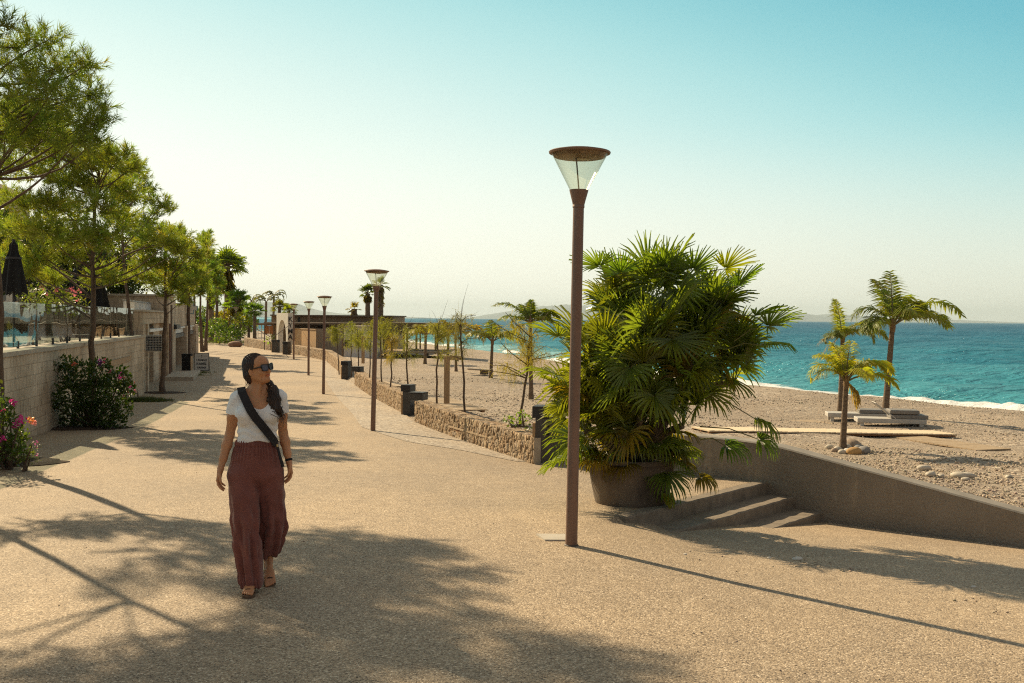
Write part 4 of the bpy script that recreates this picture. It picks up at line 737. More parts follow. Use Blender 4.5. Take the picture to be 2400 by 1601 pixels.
# planter pot
M['pot'] = plain('weathered_pot', (0.20, 0.155, 0.115), (0.05, 0.037, 0.03), 3.2, 0.85, 0, 0.5, 0.01, (1, 1, 0.6), 6)
q = G(1484, 1188); PC = Vector((1.38, 11.38, float(Lz(11.2)) - 0.0)); pot = thing('planter_pot', 'big weathered round pot standing beside the concrete steps', 'plant pot', PC)
MB().lathe([(0.395, -0.02), (0.41, 0.0), (0.425, 0.06), (0.455, 0.2), (0.482, 0.36), (0.497, 0.47), (0.515, 0.475), (0.522, 0.50), (0.515, 0.525), (0.49, 0.53), (0.475, 0.51), (0.465, 0.44), (0.0, 0.44)], 56).build('pot_body', M['pot'], pot, smooth=True)
MB().lathe([(0.464, 0.44), (0.30, 0.475), (0.001, 0.49)], 30).build('soil', M['soil'], pot, smooth=True)
# timber L post near the wall, and another farther
def shower(label, px, ptop, pbot, Y, arm, wpx):
    a = P(px, pbot, Y); h = P(px, ptop, Y).z - a.z; t_ = thing('timber_post', label, 'post', a, 0.0, 'timber gallows posts on the beach'); w_ = wpx / F * Y; MB().box((0, 0, h / 2), (w_, w_, h)).build('post', M['wood'], t_, bevel=0.008); MB().box((w_ / 2 + arm / 2 + .002, 0, h - 0.05), (arm, w_ * 0.85, 0.10)).build('arm', M['wood'], t_, bevel=0.006); MB().lathe([(0.05, 0), (0.05, 0.03)], 10, (arm * 0.8, 0, h - 0.135)).build('shower_head', M['greymetal'], t_)
shower('pale timber post with short arm behind the nearest rubble wall', 1047, 834, 946, 24.6, 0.30, 13); shower('timber post with short arm behind the second lamp', 851, 788, 852, 41.5, 0.34, 7)
# boardwalks and decks on the shingle
def board(name, label, p0, p1, wid, th=0.05, mat='deck', zoff=0.03, n=None, group='boardwalks laid on the shingle'):
    p0, p1 = Vector(p0), Vector(p1); e = (p1 - p0); L = e.length; a = math.atan2(e.y, e.x); t_ = thing(name, label, 'boardwalk', (p0 + p1) / 2, 0, group); n = n or int(L / 0.145); mb = MB(); g = np.random.default_rng(n); sl = math.atan2(e.z, math.hypot(e.x, e.y))
    for i in range(n): u_ = (i + 0.5) / n - 0.5; mb.box(Vector((e.x * u_, e.y * u_, e.z * u_ + zoff + g.normal(0, 0.002))), (L / n * 0.93, wid * (1 + g.normal(0, 0.004)), 0.03), a, 0, 0)
    mb.build('planks', M[mat], t_); q = MB()
    for s_ in (-0.42, 0.0, 0.42): o_ = Vector((-math.sin(a), math.cos(a), 0)) * wid * s_; q.box(o_ + Vector((0, 0, zoff - 0.038)), (L * 0.995, 0.07, 0.044), a, 0, -sl)
    q.build('joists', plain('joist_wood', (0.34, 0.17, 0.07), (0.22, 0.11, 0.05), 6, 0.8), t_); return t_
def BZ(px, py, dz=0.05): q = B(px, py); return Vector((q.x, q.y, q.z + dz))
a, b_ = BZ(1640, 1013), BZ(2214, 1022); a.z -= 0.02; b_.z -= 0.02; board('boardwalk', 'pale sunlit boardwalk running across the shingle to the right', a, b_, 0.85, zoff=0.045, mat='deckpale')
a, b_ = BZ(1868, 986, 0.0), BZ(2330, 1058, 0.03); board('boardwalk', 'darker boardwalk slanting under the pale one past the small palm', a, b_, 0.9, zoff=0.0)
a = P(1010, 925, 27.5); b_ = P(1075, 940, 24.8); a.z = b_.z = -2.50; board('timber_deck', 'small stack of timber deck boards behind the nearest rubble wall', (a.x - .2, a.y + 1, a.z + .17), (b_.x + .1, b_.y, b_.z + .17), 1.3, group=None)
a = P(1090, 958, 20.5); b_ = P(1195, 985, 17.6); board('boardwalk', 'narrow boardwalk close behind the nearest rubble wall', (a.x, a.y, -2.25), (b_.x, b_.y, -2.14), 0.7)
a = P(895, 878, 36); board('boardwalk', 'short plank landing behind the second rubble wall', (a.x - .6, 38.5, -2.52), (a.x + .5, 35.2, -2.47), 0.9)
a = BZ(1105, 878); b_ = BZ(1145, 881); tb = thing('driftwood_table', 'low plank table lying beside the slim palm on the beach', 'table', (a + b_) / 2); MB().box((0, 0, 0.22), (1.3, 0.6, 0.05), 0.1, 0, 0.06).build('top', M['deck'], tb); MB().box((0.22, 0, 0.09), (0.42, 0.5, 0.2)).build('leg', M['palmbark'], tb)
# sun loungers stacked on the beach
lg = plain('lounger_frame', (0.55, 0.52, 0.47), (0.47, 0.44, 0.40), 3, 0.6); ls = plain('lounger_side', (0.24, 0.225, 0.21), (0.19, 0.18, 0.17), 3, 0.7)
def lounger(label, loc, rz, up, stack):
    t_ = thing('sun_lounger', label, 'sun lounger', loc, rz, 'low loungers on the shingle'); MB().rbox((0, 0, 0.15), (1.75, 0.62, 0.12), 0.01).build('frame', lg, t_)
    for x_, y_ in ((-0.75, -0.25), (-0.75, 0.25), (0.75, -0.25), (0.75, 0.25)): MB().box((x_, y_, 0.03), (0.1, 0.08, 0.14)).build('leg', lg, t_)
    if up:
        q = MB(); L = 0.75
        for y_ in (-0.27, 0.27): q.tube([(0.1, y_, 0.22), (-0.42, y_, 0.62)], 0.018, 5)
        q.build('back_rail', lg, t_); q = MB()
        for i in range(8): u_ = (i + 0.6) / 8; q.box((0.1 - 0.52 * u_, 0, 0.23 + 0.40 * u_), (0.05, 0.54, 0.015), 0, 0, 0.65)
        q.build('back_slats', lg, t_)
    for k in range(stack): MB().rbox((0.45 - 0.12 * k, 0.02, 0.265 + 0.125 * k), (0.95 - 0.2 * k, 0.6, 0.11), 0.02).build('cushion', ls, t_)
q = BZ(2085, 998, 0.0); lounger('right of the two loungers, back raised, two grey cushions on it', q, -0.18, True, 2); q = BZ(2012, 985, 0.0); lounger('left of the two loungers, flat with one grey cushion', q, -0.18, False, 1)
# buoys
for px, py, lb, cc in ((2378, 795, 'small pink buoy on the water near the right edge', (0.7, 0.12, 0.15)), (2245, 826, 'small orange buoy floating left of the pink one', (0.75, 0.25, 0.06))):
    r_ = ray(px, py); Y = SEA / r_.z; q = r_ * Y; t_ = thing('buoy', lb, 'buoy', q, 0, 'buoys on the sea'); MB().lathe([(0.02, -0.2), (0.2, -0.1), (0.26, 0.05), (0.2, 0.2), (0.04, 0.27)], 12).build('float', plain('buoy_paint', cc, None, 2, 0.5), t_, smooth=True); MB().lathe([(0.03, 0.26), (0.03, 0.36)], 8).build('eyelet', M['greymetal'], t_)
# stones round the small palm, boulders
m, t, b, o = new_mat('limestone_rock'); a = nd(t, 'ShaderNodeVertexColor', layer_name='tint'); n1 = noise(t, objco(t), 6, 5, 0.6); r = rampn(t, n1, [(0.3, (0.8, 0.78, 0.75)), (0.7, (1.1, 1.1, 1.08))]); t.links.new(mixc(t, 1.0, a.outputs[0], r.outputs[0], 'MULTIPLY'), b.inputs['Base Color']); b.inputs['Roughness'].default_value = 0.85; bump(t, n1, b, 0.5, 0.02); M['rock'] = m
def ico2():
    v, f = IV, IF; vs = list(map(tuple, v)); fs = []; cache = {}
    def mid(a, b):
        k = (min(a, b), max(a, b))
        if k not in cache: p = (np.array(vs[a]) + np.array(vs[b])); p /= np.linalg.norm(p); cache[k] = len(vs); vs.append(tuple(p))
        return cache[k]
    for a, b, c in f: x, y, z = mid(a, b), mid(b, c), mid(c, a); fs += [(a, x, z), (b, y, x), (c, z, y), (x, y, z)]
    return np.array(vs), np.array(fs)
I2V, I2F = ico2()
def rock(name, label, cat, loc, size, seed, col, group=None, rz=0.0):
    g = np.random.default_rng(seed); k = g.normal(0, 1.6, (5, 3)); ph = g.uniform(0, 6, 5); d = 1 + 0.09 * sum(np.sin(I2V @ k[i] + ph[i]) for i in range(5)) / 1.5; V = I2V * d[:, None] * np.array(size)
    o_ = mesh_np(name, V, I2F, M['rock'], smooth=True, col=np.array(col)); o_.location = loc; o_.rotation_euler = (0, 0, rz); return tag(o_, label, cat, group)
base = B(1975, 1053); g = np.random.default_rng(8); gl_ = 'stones ringing the small palm'
def near(px, py, dz=0.0): q = B(px, py); return (q.x, q.y, q.z + dz)
w1, w2, w3 = (0.55, 0.50, 0.43), (0.36, 0.28, 0.22), (0.50, 0.30, 0.12)
for i, (px, py, s_, c_, lb) in enumerate([(1945, 1052, .07, w1, 'leftmost pale stone of the ring at the small palm'), (1955, 1060, .06, w2, 'small brown stone at the front left of the palm ring'), (1965, 1058, .075, w1, 'pale stone left of the small palm trunk'), (1973, 1064, .07, w1, 'pale stone in front of the small palm trunk'),
    (1984, 1053, .085, w1, 'pale stone leaning on the right of the palm trunk'), (1986, 1064, .08, (0.55, .53, .5), 'whitish stone at the front of the palm ring'), (1999, 1050, .14, w2, 'largest brown stone, right of the small palm trunk'), (2001, 1065, .11, w3, 'orange stone at the front of the palm ring'), (2014, 1057, .10, (0.30, 0.29, 0.28), 'grey stone right of the big brown stone'), (2024, 1062, .11, (0.27, 0.26, 0.26), 'rightmost long grey stone of the palm ring')]):
    rock('stone', lb, 'stone', near(px, py, s_ * 0.45), (s_ * 1.25, s_, s_ * 0.8), 20 + i, c_, gl_, i * 0.9)
for i, (px, py, s_, lb) in enumerate([(2163, 1101, .09, 'leftmost of the pale stones lying right of the ringed palm'), (2180, 1115, .075, 'flat pale stone second from the left in the row on the shingle'), (2205, 1117, .05, 'small stone in the middle of the row on the shingle'), (2247, 1119, .10, 'biggest pale stone of the row on the shingle'), (2268, 1119, .09, 'pale stone right of the biggest one on the shingle'), (2263, 1126, .05, 'small stone in front of the biggest one on the shingle'), (2364, 1120, .05, 'lone pale stone near the right edge of the shingle')]):
    rock('stone', lb, 'stone', near(px, py, s_ * 0.3), (s_ * 1.4, s_, s_ * 0.6), 50 + i, w1, 'pale stones lying in a row on the shingle', i * 0.7)
for i, (px, py, s_, lb) in enumerate([(1869, 1313, .036, 'flat white pebble on the promenade right of the nearest lamp'), (1803, 1309, .014, 'tiny pebble left of the flat white pebble on the promenade'), (2281, 1378, .018, 'small white pebble on the promenade near the right edge'), (1606, 1300, .014, 'dull pebble on the promenade in front of the pot')]):
    q = G(px, py); rock('pebble', lb, 'pebble', (q.x, q.y, q.z + s_ * 0.25), (s_ * 1.4, s_ * .8, s_ * .5), 70 + i, (0.66, 0.64, 0.6), 'white pebbles on the promenade', 0.3)
q = G(552, 813); rock('boulder', 'reddish boulder at the foot of the rightmost far lamp', 'rock', (q.x, q.y, q.z + .2), (.62, .45, .32), 91, (0.24, 0.13, 0.08)); q = G(545, 804); rock('flat_stone', 'pale flat slab behind the reddish boulder', 'rock', (q.x, q.y, q.z + .2), (1.0, .6, .16), 92, (0.5, 0.44, 0.36))
# ================================================================ vegetation
def unit(a): return a / np.maximum(np.linalg.norm(a, axis=-1, keepdims=True), 1e-9)
def rnd_unit(g, n): return unit(g.normal(0, 1, (n, 3)))
M['needle'] = leafmat('pine_needles', (0.235, 0.275, 0.058), 0.5, 0.55, transl=(1.3, 1.4, 0.42))
M['leaf'] = leafmat('broad_leaves', (0.075, 0.11, 0.028), 0.4, 0.45, transl=(2.0, 1.9, 0.5))
M['fanleaf'] = leafmat('fan_palm_leaves', (0.16, 0.21, 0.042), 0.48, 0.27, transl=(1.9, 1.9, 0.42))
M['pinnate'] = leafmat('feather_palm_leaves', (0.21, 0.25, 0.06), 0.48, 0.45, transl=(1.7, 1.5, 0.4))
M['wisp'] = leafmat('tamarisk_leaves', (0.25, 0.29, 0.10), 0.45, 0.6, transl=(1.3, 1.1, 0.4))
M['petal'] = leafmat('flower_petals', (0.62, 0.07, 0.32), 0.4, 0.5, transl=(1.3, 1.0, 1.2))
M['petalpink'] = leafmat('oleander_petals', (0.75, 0.25, 0.33), 0.4, 0.5, transl=(1.1, 0.9, 0.9))
M['grassm'] = leafmat('grass_blades', (0.075, 0.10, 0.025), 0.4, 0.6)
def tufts(g, p, d, L, n_need, nl, w, spread=0.75):
    """bottle-brush shoots: p,d (k,3), shoot length L, needles per shoot, needle length nl"""
    k = len(p); t_ = g.random((k, n_need, 1)); base = p[:, None] + d[:, None] * t_ * L
    q = rnd_unit(g, k * n_need).reshape(k, n_need, 3); q = q - (q * d[:, None]).sum(-1, keepdims=True) * d[:, None]; q = unit(q)
    nd_ = unit(d[:, None] * (1.05 - 0.5 * spread + 0.5 * t_) + q * spread + g.normal(0, .12, q.shape) + np.array([0, 0, -0.10])); ln = nl * g.uniform(0.75, 1.15, (k, n_need, 1)); tip = base + nd_ * ln
    sd_ = unit(np.cross(nd_, rnd_unit(g, k * n_need).reshape(k, n_need, 3))) * w
    V = np.stack([base - sd_, base + sd_, tip], 2).reshape(-1, 3); Fc = np.arange(len(V)).reshape(-1, 3); return V, Fc
def tintv(g, k, per, lo=0.7, hi=1.25, warm=0.15):
    b = g.uniform(lo, hi, (k, 1)); c = np.concatenate([b * (1 + g.normal(0, warm, (k, 1))), b, b * (1 + g.normal(0, warm, (k, 1)))], 1); return np.repeat(c, per, 0)
def limb(mb, a, b, r0, r1, g, sag=0.0, n=6, seg=6, wig=0.06):
    a, b = Vector(a), Vector(b); L = (b - a).length; pts = []; o1 = Vector(g.normal(0, wig * L, 3)); 
    for i in range(n): u_ = i / (n - 1); pts.append(a.lerp(b, u_) + o1 * math.sin(math.pi * u_) + Vector((0, 0, sag * L * math.sin(math.pi * u_))))
    mb.tube(pts, [r0 + (r1 - r0) * i / (n - 1) for i in range(n)], seg); return pts
def pine(label, base, trunk, clumps, seed, dens=1.0, nl=0.14, w=0.0075, rb=0.1, shoot=0.30, nn=26, tint=(1, 1, 1), group='young pines along the terrace wall', limbs=()):
    """trunk: list of world points from ground up; clumps: (centre, radius xyz scale) in world"""
    g = np.random.default_rng(seed); base = Vector(base); t_ = thing('pine_tree', label, 'tree', base, 0, group)
    tp = [Vector(p) - base for p in trunk]; mb = MB(); k = len(tp); pts = []
    for i in range(k - 1):
        for j in range(4): pts.append(tp[i].lerp(tp[i + 1], j / 4) + Vector(g.normal(0, 0.012, 3)))
    pts.append(tp[-1]); n = len(pts); mb.tube(pts, [rb * (1.25 if i == 0 else 1.0) * (1 - 0.72 * i / n) * (1 + g.normal(0, .04)) for i in range(n)], 10); mb.build('trunk', M['bark'], t_, smooth=True)
    V, Fs, C, off = [], [], [], 0; bm = MB()
    for (c, r) in clumps:
        c = Vector(c) - base; r = np.array(r if hasattr(r, '__len__') else (r, r, r * 0.75)); # attach to the nearest-below trunk point
        cand = [q for q in pts if q.z < c.z - 0.25 * abs((q.xy - c.xy).length)] or pts[:1]; hd = (c.xy - pts[len(pts) // 2].xy).length; at = min(pts[len(pts) // 4:], key=lambda q: abs(q.z - (c.z - g.uniform(.25, .7) * hd))); L = (c - at).length
        if L > 0.15: limb(bm, at, c, max(0.010, 0.012 + 0.0065 * L), 0.007, g, -0.05, 6, 5, 0.04)
        ns = int(dens * 250 * (r[0] * r[1] * r[2]) ** (2 / 3.0) + 8); dirs = rnd_unit(g, ns); dirs[:, 2] = np.abs(dirs[:, 2]) * 0.9 + dirs[:, 2] * 0.1 + 0.05 * 0; flip = g.random(ns) < 0.30; dirs[flip, 2] *= -0.8
        rad = g.uniform(0.35, 1.0, (ns, 1)) ** 0.7; lump = 1 + 0.22 * np.sin(dirs @ g.normal(0, 3, (3, 1)) + g.uniform(0, 6)); p = np.array(c) + dirs * r * rad * lump
        d = unit(unit(dirs) * 0.8 + np.array([0, 0, 0.45]) + g.normal(0, 0.35, (ns, 3))); v, f = tufts(g, p - d * shoot * 0.5, d, shoot, nn, nl, w); V.append(v); Fs.append(f + off); off += len(v)
        b_ = 0.72 + 0.45 * (rad[:, :1]) ** 1.5; tc_ = tintv(g, ns, nn * 3, 0.8, 1.2, 0.12) * np.array(tint); C.append(tc_)
        for i in range(0, ns, 5): q = Vector(p[i]); limb(bm, c.lerp(q, 0.12), q, 0.007, 0.003, g, 0.0, 3, 3, 0.05)
    mesh_np('needles', np.concatenate(V), np.concatenate(Fs), M['needle'], t_, col=np.concatenate(C)); 
    for a_, b_, r_ in limbs: limb(bm, Vector(a_) - base, Vector(b_) - base, r_, r_ * 0.35, g, 0.0, 8, 6, 0.05)
    bm.build('branches', M['bark'], t_); return t_
def CL(lst, Y, yj=0.6, seed=0):      # clumps from where they stand in the picture, spread in depth
    g = np.random.default_rng(seed); o_ = []
    for px, py, r in lst: y_ = Y + g.uniform(-yj, yj); c = P(px, py, y_); rr = r / F * Y; o_.append((c, (rr, rr * 1.15, rr * 0.8)))
    return o_
YT0 = 14.6
def shade_at(px, py, h):      # a crown place whose shadow falls there
    q = G(px, py); k = (h - q.z) / math.tan(R_(SUN_EL)); return Vector((q.x + math.sin(R_(SUN_AZ)) * k, q.y + math.cos(R_(SUN_AZ)) * k, h))
base = Vector((ray(-7, 800).x * YT0, YT0, float(Lz(YT0))))
cl = CL([(12, 55, 32), (60, 110, 52), (110, 95, 34), (25, 150, 60), (130, 160, 62), (75, 190, 62), (175, 175, 42), (205, 150, 26), (20, 225, 55), (110, 235, 62), (170, 235, 52), (215, 222, 28), (60, 290, 60), (140, 285, 50), (200, 290, 48), (238, 285, 30), (10, 330, 45), (100, 330, 55), (180, 330, 46), (225, 325, 26), (245, 250, 20),
    (-60, 130, 62), (-130, 210, 75), (-70, 260, 75), (-200, 300, 75), (-120, 350, 75), (-40, 390, 60), (-230, 400, 75), (-60, 60, 42), (-70, -10, 60), (-110, 50, 60), (-60, -70, 46), (-130, -40, 55), (-160, 30, 60), (-100, -110, 45), (-40, -30, 40), (-180, -40, 50), (-130, -130, 40)], YT0, 1.0, 1)
g = np.random.default_rng(12)
for px, py in [(300, 1360), (560, 1430), (700, 1380), (860, 1450), (640, 1540), (1400, 1540), (1230, 1490), (1060, 1440), (1180, 1590), (1000, 1560), (1440, 1598), (1300, 1560)]: cl.append((shade_at(px, py, g.uniform(5.4, 5.9)), g.uniform(.24, .38)))
pine('tallest pine at the left edge, its dark crown high above the terrace wall', base, [base, base + Vector((0.02, 0, 2.2)), base + Vector((-0.1, 0.0, 4.2)), base + Vector((-0.35, 0, 6.9))], cl, 11, 1.1, 0.15, 0.0055, 0.095, 0.30, 30, (0.9, 0.92, 0.82))
b00 = Vector((-7.0, 11.7, float(Lz(11.7)))); g = np.random.default_rng(99); c00 = []
while len(c00) < 36:
    q = Vector((-7.15 + g.uniform(-1.3, 1.2), 11.55 + g.uniform(-1.3, 1.3), g.uniform(2.5, 5.4)))
    if q.x + 0.45 < -0.52 * q.y: c00.append((q, g.uniform(.34, .55)))
pine('pine whose trunk stands just outside the left edge, its crown shading the foreground', b00, [b00, b00 + Vector((0.1, 0, 2.2)), b00 + Vector((0, .1, 4.4)), b00 + Vector((0.2, 0, 7.0))], c00, 10, 0.7, 0.15, 0.0065, 0.06, 0.30, 26, (1.0, 1.0, 0.9))
YT1 = 24.3; b1 = G(217, 985); b1 = Vector((ray(217, 985).x * YT1, YT1, float(Lz(YT1))))
cl = CL([(60, 300, 40), (110, 310, 38), (160, 335, 36), (205, 352, 32), (238, 368, 26), (140, 360, 38), (262, 352, 20), (290, 365, 22), (318, 388, 18), (185, 385, 36), (30, 262, 48), (80, 275, 52), (20, 330, 56), (85, 340, 60), (125, 330, 36), (40, 395, 50), (100, 400, 48), (150, 420, 42), (215, 385, 34), (255, 380, 34), (300, 395, 26), (190, 440, 50), (250, 430, 44), (300, 450, 44), (225, 490, 50), (160, 500, 50), (80, 480, 50), (30, 470, 40), (110, 545, 46), (190, 560, 44), (250, 560, 44), (290, 520, 40), (60, 540, 40), (250, 640, 34), (215, 655, 22), (275, 655, 26), (160, 600, 34), (90, 610, 36)], YT1, 1.5, 2)
lm = [(P(216, 633, YT1), P(290, 600, YT1 - .3), 0.035), (P(290, 600, YT1 - .3), P(355, 577, YT1 - .6), 0.028), (P(355, 577, YT1 - .6), P(430, 580, YT1 - .9), 0.02), (P(214, 633, YT1), P(172, 612, YT1 + .3), 0.03), (P(224, 633, YT1), P(252, 590, YT1), 0.02), (P(212, 630, YT1), P(190, 605, YT1), 0.02)]
cl += CL([(20, 600, 40), (60, 640, 34), (120, 655, 34), (150, 560, 40), (20, 540, 40), (130, 480, 44)], YT1 + 1.0, 1.0, 31)
cl += CL([(395, 565, 28), (420, 590, 24), (360, 560, 26)], YT1 - 0.7, 0.3, 3)
pine('second pine trunk from the left, forking above the big flowering bush', b1, [b1, P(215, 800, YT1), P(220, 700, YT1), P(217, 600, YT1), P(222, 480, YT1), P(232, 400, YT1)], cl, 12, 1.15, 0.16, 0.009, 0.085, 0.32, 26, (1.2, 1.15, 1.0), limbs=lm)
YT2 = 33.0; b2 = Vector((ray(317, 930).x * YT2, YT2, float(Lz(YT2))))
cl = CL([(255, 370, 22), (290, 400, 30), (320, 390, 22), (330, 415, 20), (270, 440, 34), (345, 445, 22), (355, 470, 18), (385, 480, 20), (398, 492, 14), (300, 470, 34), (365, 500, 16), (345, 520, 22), (270, 510, 32), (310, 540, 30), (340, 560, 22)], YT2, 1.5, 4)
pine('slender leaning pine at the end of the terrace wall', b2, [b2, P(311, 830, YT2), P(303, 740, YT2), P(292, 640, YT2), P(286, 560, YT2), P(288, 460, YT2)], cl, 13, 1.1, 0.17, 0.011, 0.085, 0.34, 24, (1.0, 1.0, 0.9))
YT3 = 35.6; b3 = G(381, 921)
cl = CL([(350, 545, 26), (385, 540, 24), (415, 545, 22), (432, 560, 22), (445, 580, 18), (330, 580, 30), (375, 580, 34), (420, 590, 30), (460, 600, 20), (480, 575, 17), (488, 590, 10), (345, 620, 34), (400, 625, 34), (440, 630, 28), (465, 640, 20), (360, 660, 28), (410, 665, 28), (440, 680, 22), (330, 650, 24), (455, 660, 20), (385, 690, 18), (430, 705, 14)], YT3, 1.6, 5)
pine('pine in a round soil ring in front of the low shop', b3, [b3, P(384, 840, YT3), P(388, 740, YT3), P(387, 650, YT3), P(390, 560, YT3)], cl, 14, 1.15, 0.17, 0.011, 0.095, 0.34, 24, (1.2, 1.12, 0.95))
YT4 = 57; b4 = Vector((ray(441, 835).x * YT4, YT4, float(Lz(YT4))))
cl = CL([(440, 640, 24), (462, 620, 22), (470, 650, 22), (450, 670, 26), (428, 690, 20), (478, 600, 18), (480, 565, 15), (468, 685, 18), (440, 705, 14)], YT4, 2, 6)
pine('pine trunk growing close against the shop doors', b4, [b4, P(441, 740, YT4), P(443, 620, YT4)], cl, 15, 1.0, 0.22, 0.019, 0.15, 0.42, 18, (1.1, 1.1, 0.9))
for i, (px, lean, cl_) in enumerate([(459, -6, [(475, 640, 18), (480, 668, 14), (495, 625, 12)]), (474, -8, [(486, 600, 16), (500, 615, 16), (492, 650, 14), (478, 560, 12)]), (482, 6, [(505, 640, 16), (512, 665, 14), (498, 690, 12), (486, 548, 9)])]):
    Yt = 72 + 2 * i; bb_ = Vector((ray(px, 830).x * Yt, Yt, float(Lz(Yt)))); pine(['leftmost thin pine behind the sign board', 'middle thin pine behind the sign board', 'rightmost thin pine behind the sign board'][i], bb_, [bb_, P(px + lean * .5, 740, Yt), P(px + lean * .6 + 4 * (i == 2), 640, Yt)], CL(cl_, Yt, 1.5, 20 + i), 16 + i, 1.0, 0.25, 0.026, 0.14, 0.45, 16, (1.0, 1.1, 0.9))
# ---- broadleaf clumps
def leaves(g, c, r, n, size, shell=0.45, asp=0.5, up=0.3):
    d = rnd_unit(g, n); lump = 1 + 0.20 * np.sin(d @ g.normal(0, 3.2, (3, 1)) + 1.3) + 0.12 * np.sin(d @ g.normal(0, 6, (3, 1))); p = np.array(c) + d * np.array(r) * (g.uniform(shell, 1, (n, 1)) ** 0.6) * lump
    a = unit(d * 0.6 + g.normal(0, 0.7, (n, 3)) + np.array([0, 0, up])); s_ = unit(np.cross(a, rnd_unit(g, n))); L = size * g.uniform(0.6, 1.3, (n, 1)); m_ = p + a * L * 0.5
    V = np.stack([p, m_ + s_ * L * asp * 0.5, p + a * L, m_ - s_ * L * asp * 0.5], 1).reshape(-1, 3); return V, np.arange(len(V)).reshape(-1, 4)
def bush(name, label, cat, base, blobs, seed, size, dens, mat='leaf', tint=(1, 1, 1), stem=True, group=None, flowers=None, trunk=None, asp=0.5, fl_mat='petal', shell=0.45, cmax=1.2):
    g = np.random.default_rng(seed); base = Vector(base); t_ = thing(name, label, cat, base, 0, group); V, Fs, C, off = [], [], [], 0; bm = MB()
    for c, r in blobs:
        c = Vector(c) - base; r = np.array(r if hasattr(r, '__len__') else (r, r, r)); n = int(dens * (r[0] * r[1] * r[2]) ** (2 / 3.0) / size ** 2) + 6; v, f = leaves(g, c, r, n, size, shell, asp); V.append(v); Fs.append(f + off); off += len(v)
        C.append(np.repeat(g.uniform(0.75, cmax, (n, 1)) * (1 + g.normal(0, 0.12, (n, 3))), 4, 0) * np.array(tint))
        if stem and not trunk: limb(bm, Vector((g.normal(0, .05), g.normal(0, .05), 0)), c, 0.02 + 0.01 * r[0], 0.008, g, 0, 5, 5)
    mesh_np('foliage', np.concatenate(V), np.concatenate(Fs), M[mat], t_, col=np.concatenate(C))
    if trunk: pp = [Vector(q) - base for q in trunk[0]]; bm.tube(pp, [trunk[1] * (1 - 0.5 * i / len(pp)) for i in range(len(pp))], 8); [limb(bm, pp[-1].lerp(pp[-2], 0.3 * g.random()), Vector(c) - base, trunk[1] * 0.4, 0.01, g, 0, 5, 5) for c, r in blobs]
    if bm.v: bm.build('stems' if not trunk else 'trunk', M['bark'], t_)
    if flowers:
        for c, r, n, s_, tn in flowers: v, f = leaves(g, Vector(c) - base, (r, r, r), n, s_, 0.1, 0.9, 0.1); mesh_np('flower_cluster', v, f, M[fl_mat], t_, col=np.repeat(g.uniform(0.7, 1.25, (n, 1)), 4, 0) * np.array(tn))
    return t_
def PB(lst, Y, yj, seed, zs=0.9): g = np.random.default_rng(seed); return [(P(px, py, Y + g.uniform(-yj, yj)), (r / F * Y, r / F * Y, r / F * Y * zs)) for px, py, r in lst]
# big bougainvillea
Yb = 21.6; bb_ = Vector((ray(215, 1000).x * Yb, Yb, float(Lz(Yb))))
bl = PB([(135, 850, 18), (150, 880, 34), (190, 880, 36), (230, 875, 36), (170, 930, 42), (215, 930, 46), (255, 925, 42), (280, 890, 26), (300, 910, 18), (150, 960, 34), (200, 970, 38), (245, 970, 36), (285, 960, 26), (120, 985, 22), (135, 1000, 22), (185, 1000, 24), (275, 990, 20), (240, 1000, 20), (125, 920, 20), (120, 860, 12), (165, 855, 16), (245, 855, 14), (290, 868, 10), (120, 950, 18)], Yb, 0.35, 5)
fl = [(P(px, py, Yb - dy), r / F * Yb, n, 0.04, tn) for px, py, r, n, dy, tn in [(233, 848, 7, 26, .3, (.6, .6, 1.2)), (243, 845, 6, 14, .3, (1.2, 1.5, .6)), (281, 884, 4, 22, .35, (1.6, .8, 1.8)), (287, 876, 4, 10, .3, (1.5, .8, 1.6)), (303, 905, 4, 12, .1, (1.2, .9, 1.3)), (314, 917, 5, 12, 0, (.8, 1.2, .5)), (175, 852, 5, 16, .3, (1.2, 2.6, .3)), (255, 868, 7, 12, .3, (1.0, 1.4, .6)), (298, 890, 8, 16, .1, (.9, 2.0, .2)), (310, 900, 6, 14, .1, (.9, 2.2, .2)), (296, 925, 8, 14, .2, (.7, 1.6, .3))]]
bush('bougainvillea', 'big dark bougainvillea bush with magenta tips in front of the stone wall', 'bush', bb_, bl, 31, 0.075, 26, tint=(0.62, 0.72, 0.5), flowers=fl, asp=0.62)
def soil(name, label, px, py, rx, ry):
    q = G(px, py); pg_ = [(rx * math.cos(i * .314) * (1 + .12 * math.sin(i * 2.3)), ry * math.sin(i * .314) * (1 + .12 * math.cos(i * 1.7))) for i in range(20)]; o_ = MB().rings([[(x * 1.0, y, -0.05 + float(Lz(q.y + y) - q.z)) for x, y in pg_], [(x, y, 0.012 + float(Lz(q.y + y) - q.z)) for x, y in pg_], [(x * .8, y * .8, 0.035 + float(Lz(q.y + y) - q.z)) for x, y in pg_]]).build(name, M['soil']); o_.location = q; return tag(o_, kind='structure')
soil('soil_bed', '', 190, 1003, 1.05, 0.7); soil('soil_bed', '', 30, 1085, 0.75, 0.6); soil('soil_bed', '', 345, 938, 0.8, 0.6); soil('soil_bed', '', 383, 921, 0.75, 0.5)
Yb = 14.0; bb_ = Vector((ray(20, 1085).x * Yb, Yb, float(Lz(Yb)))); bl = PB([(10, 960, 26), (-20, 980, 40), (25, 985, 18), (45, 1000, 14), (58, 1020, 12), (20, 1040, 36), (45, 1035, 20), (-10, 1050, 40), (15, 1070, 30), (50, 1065, 22), (-30, 920, 34), (15, 945, 12)], Yb, 0.3, 6)
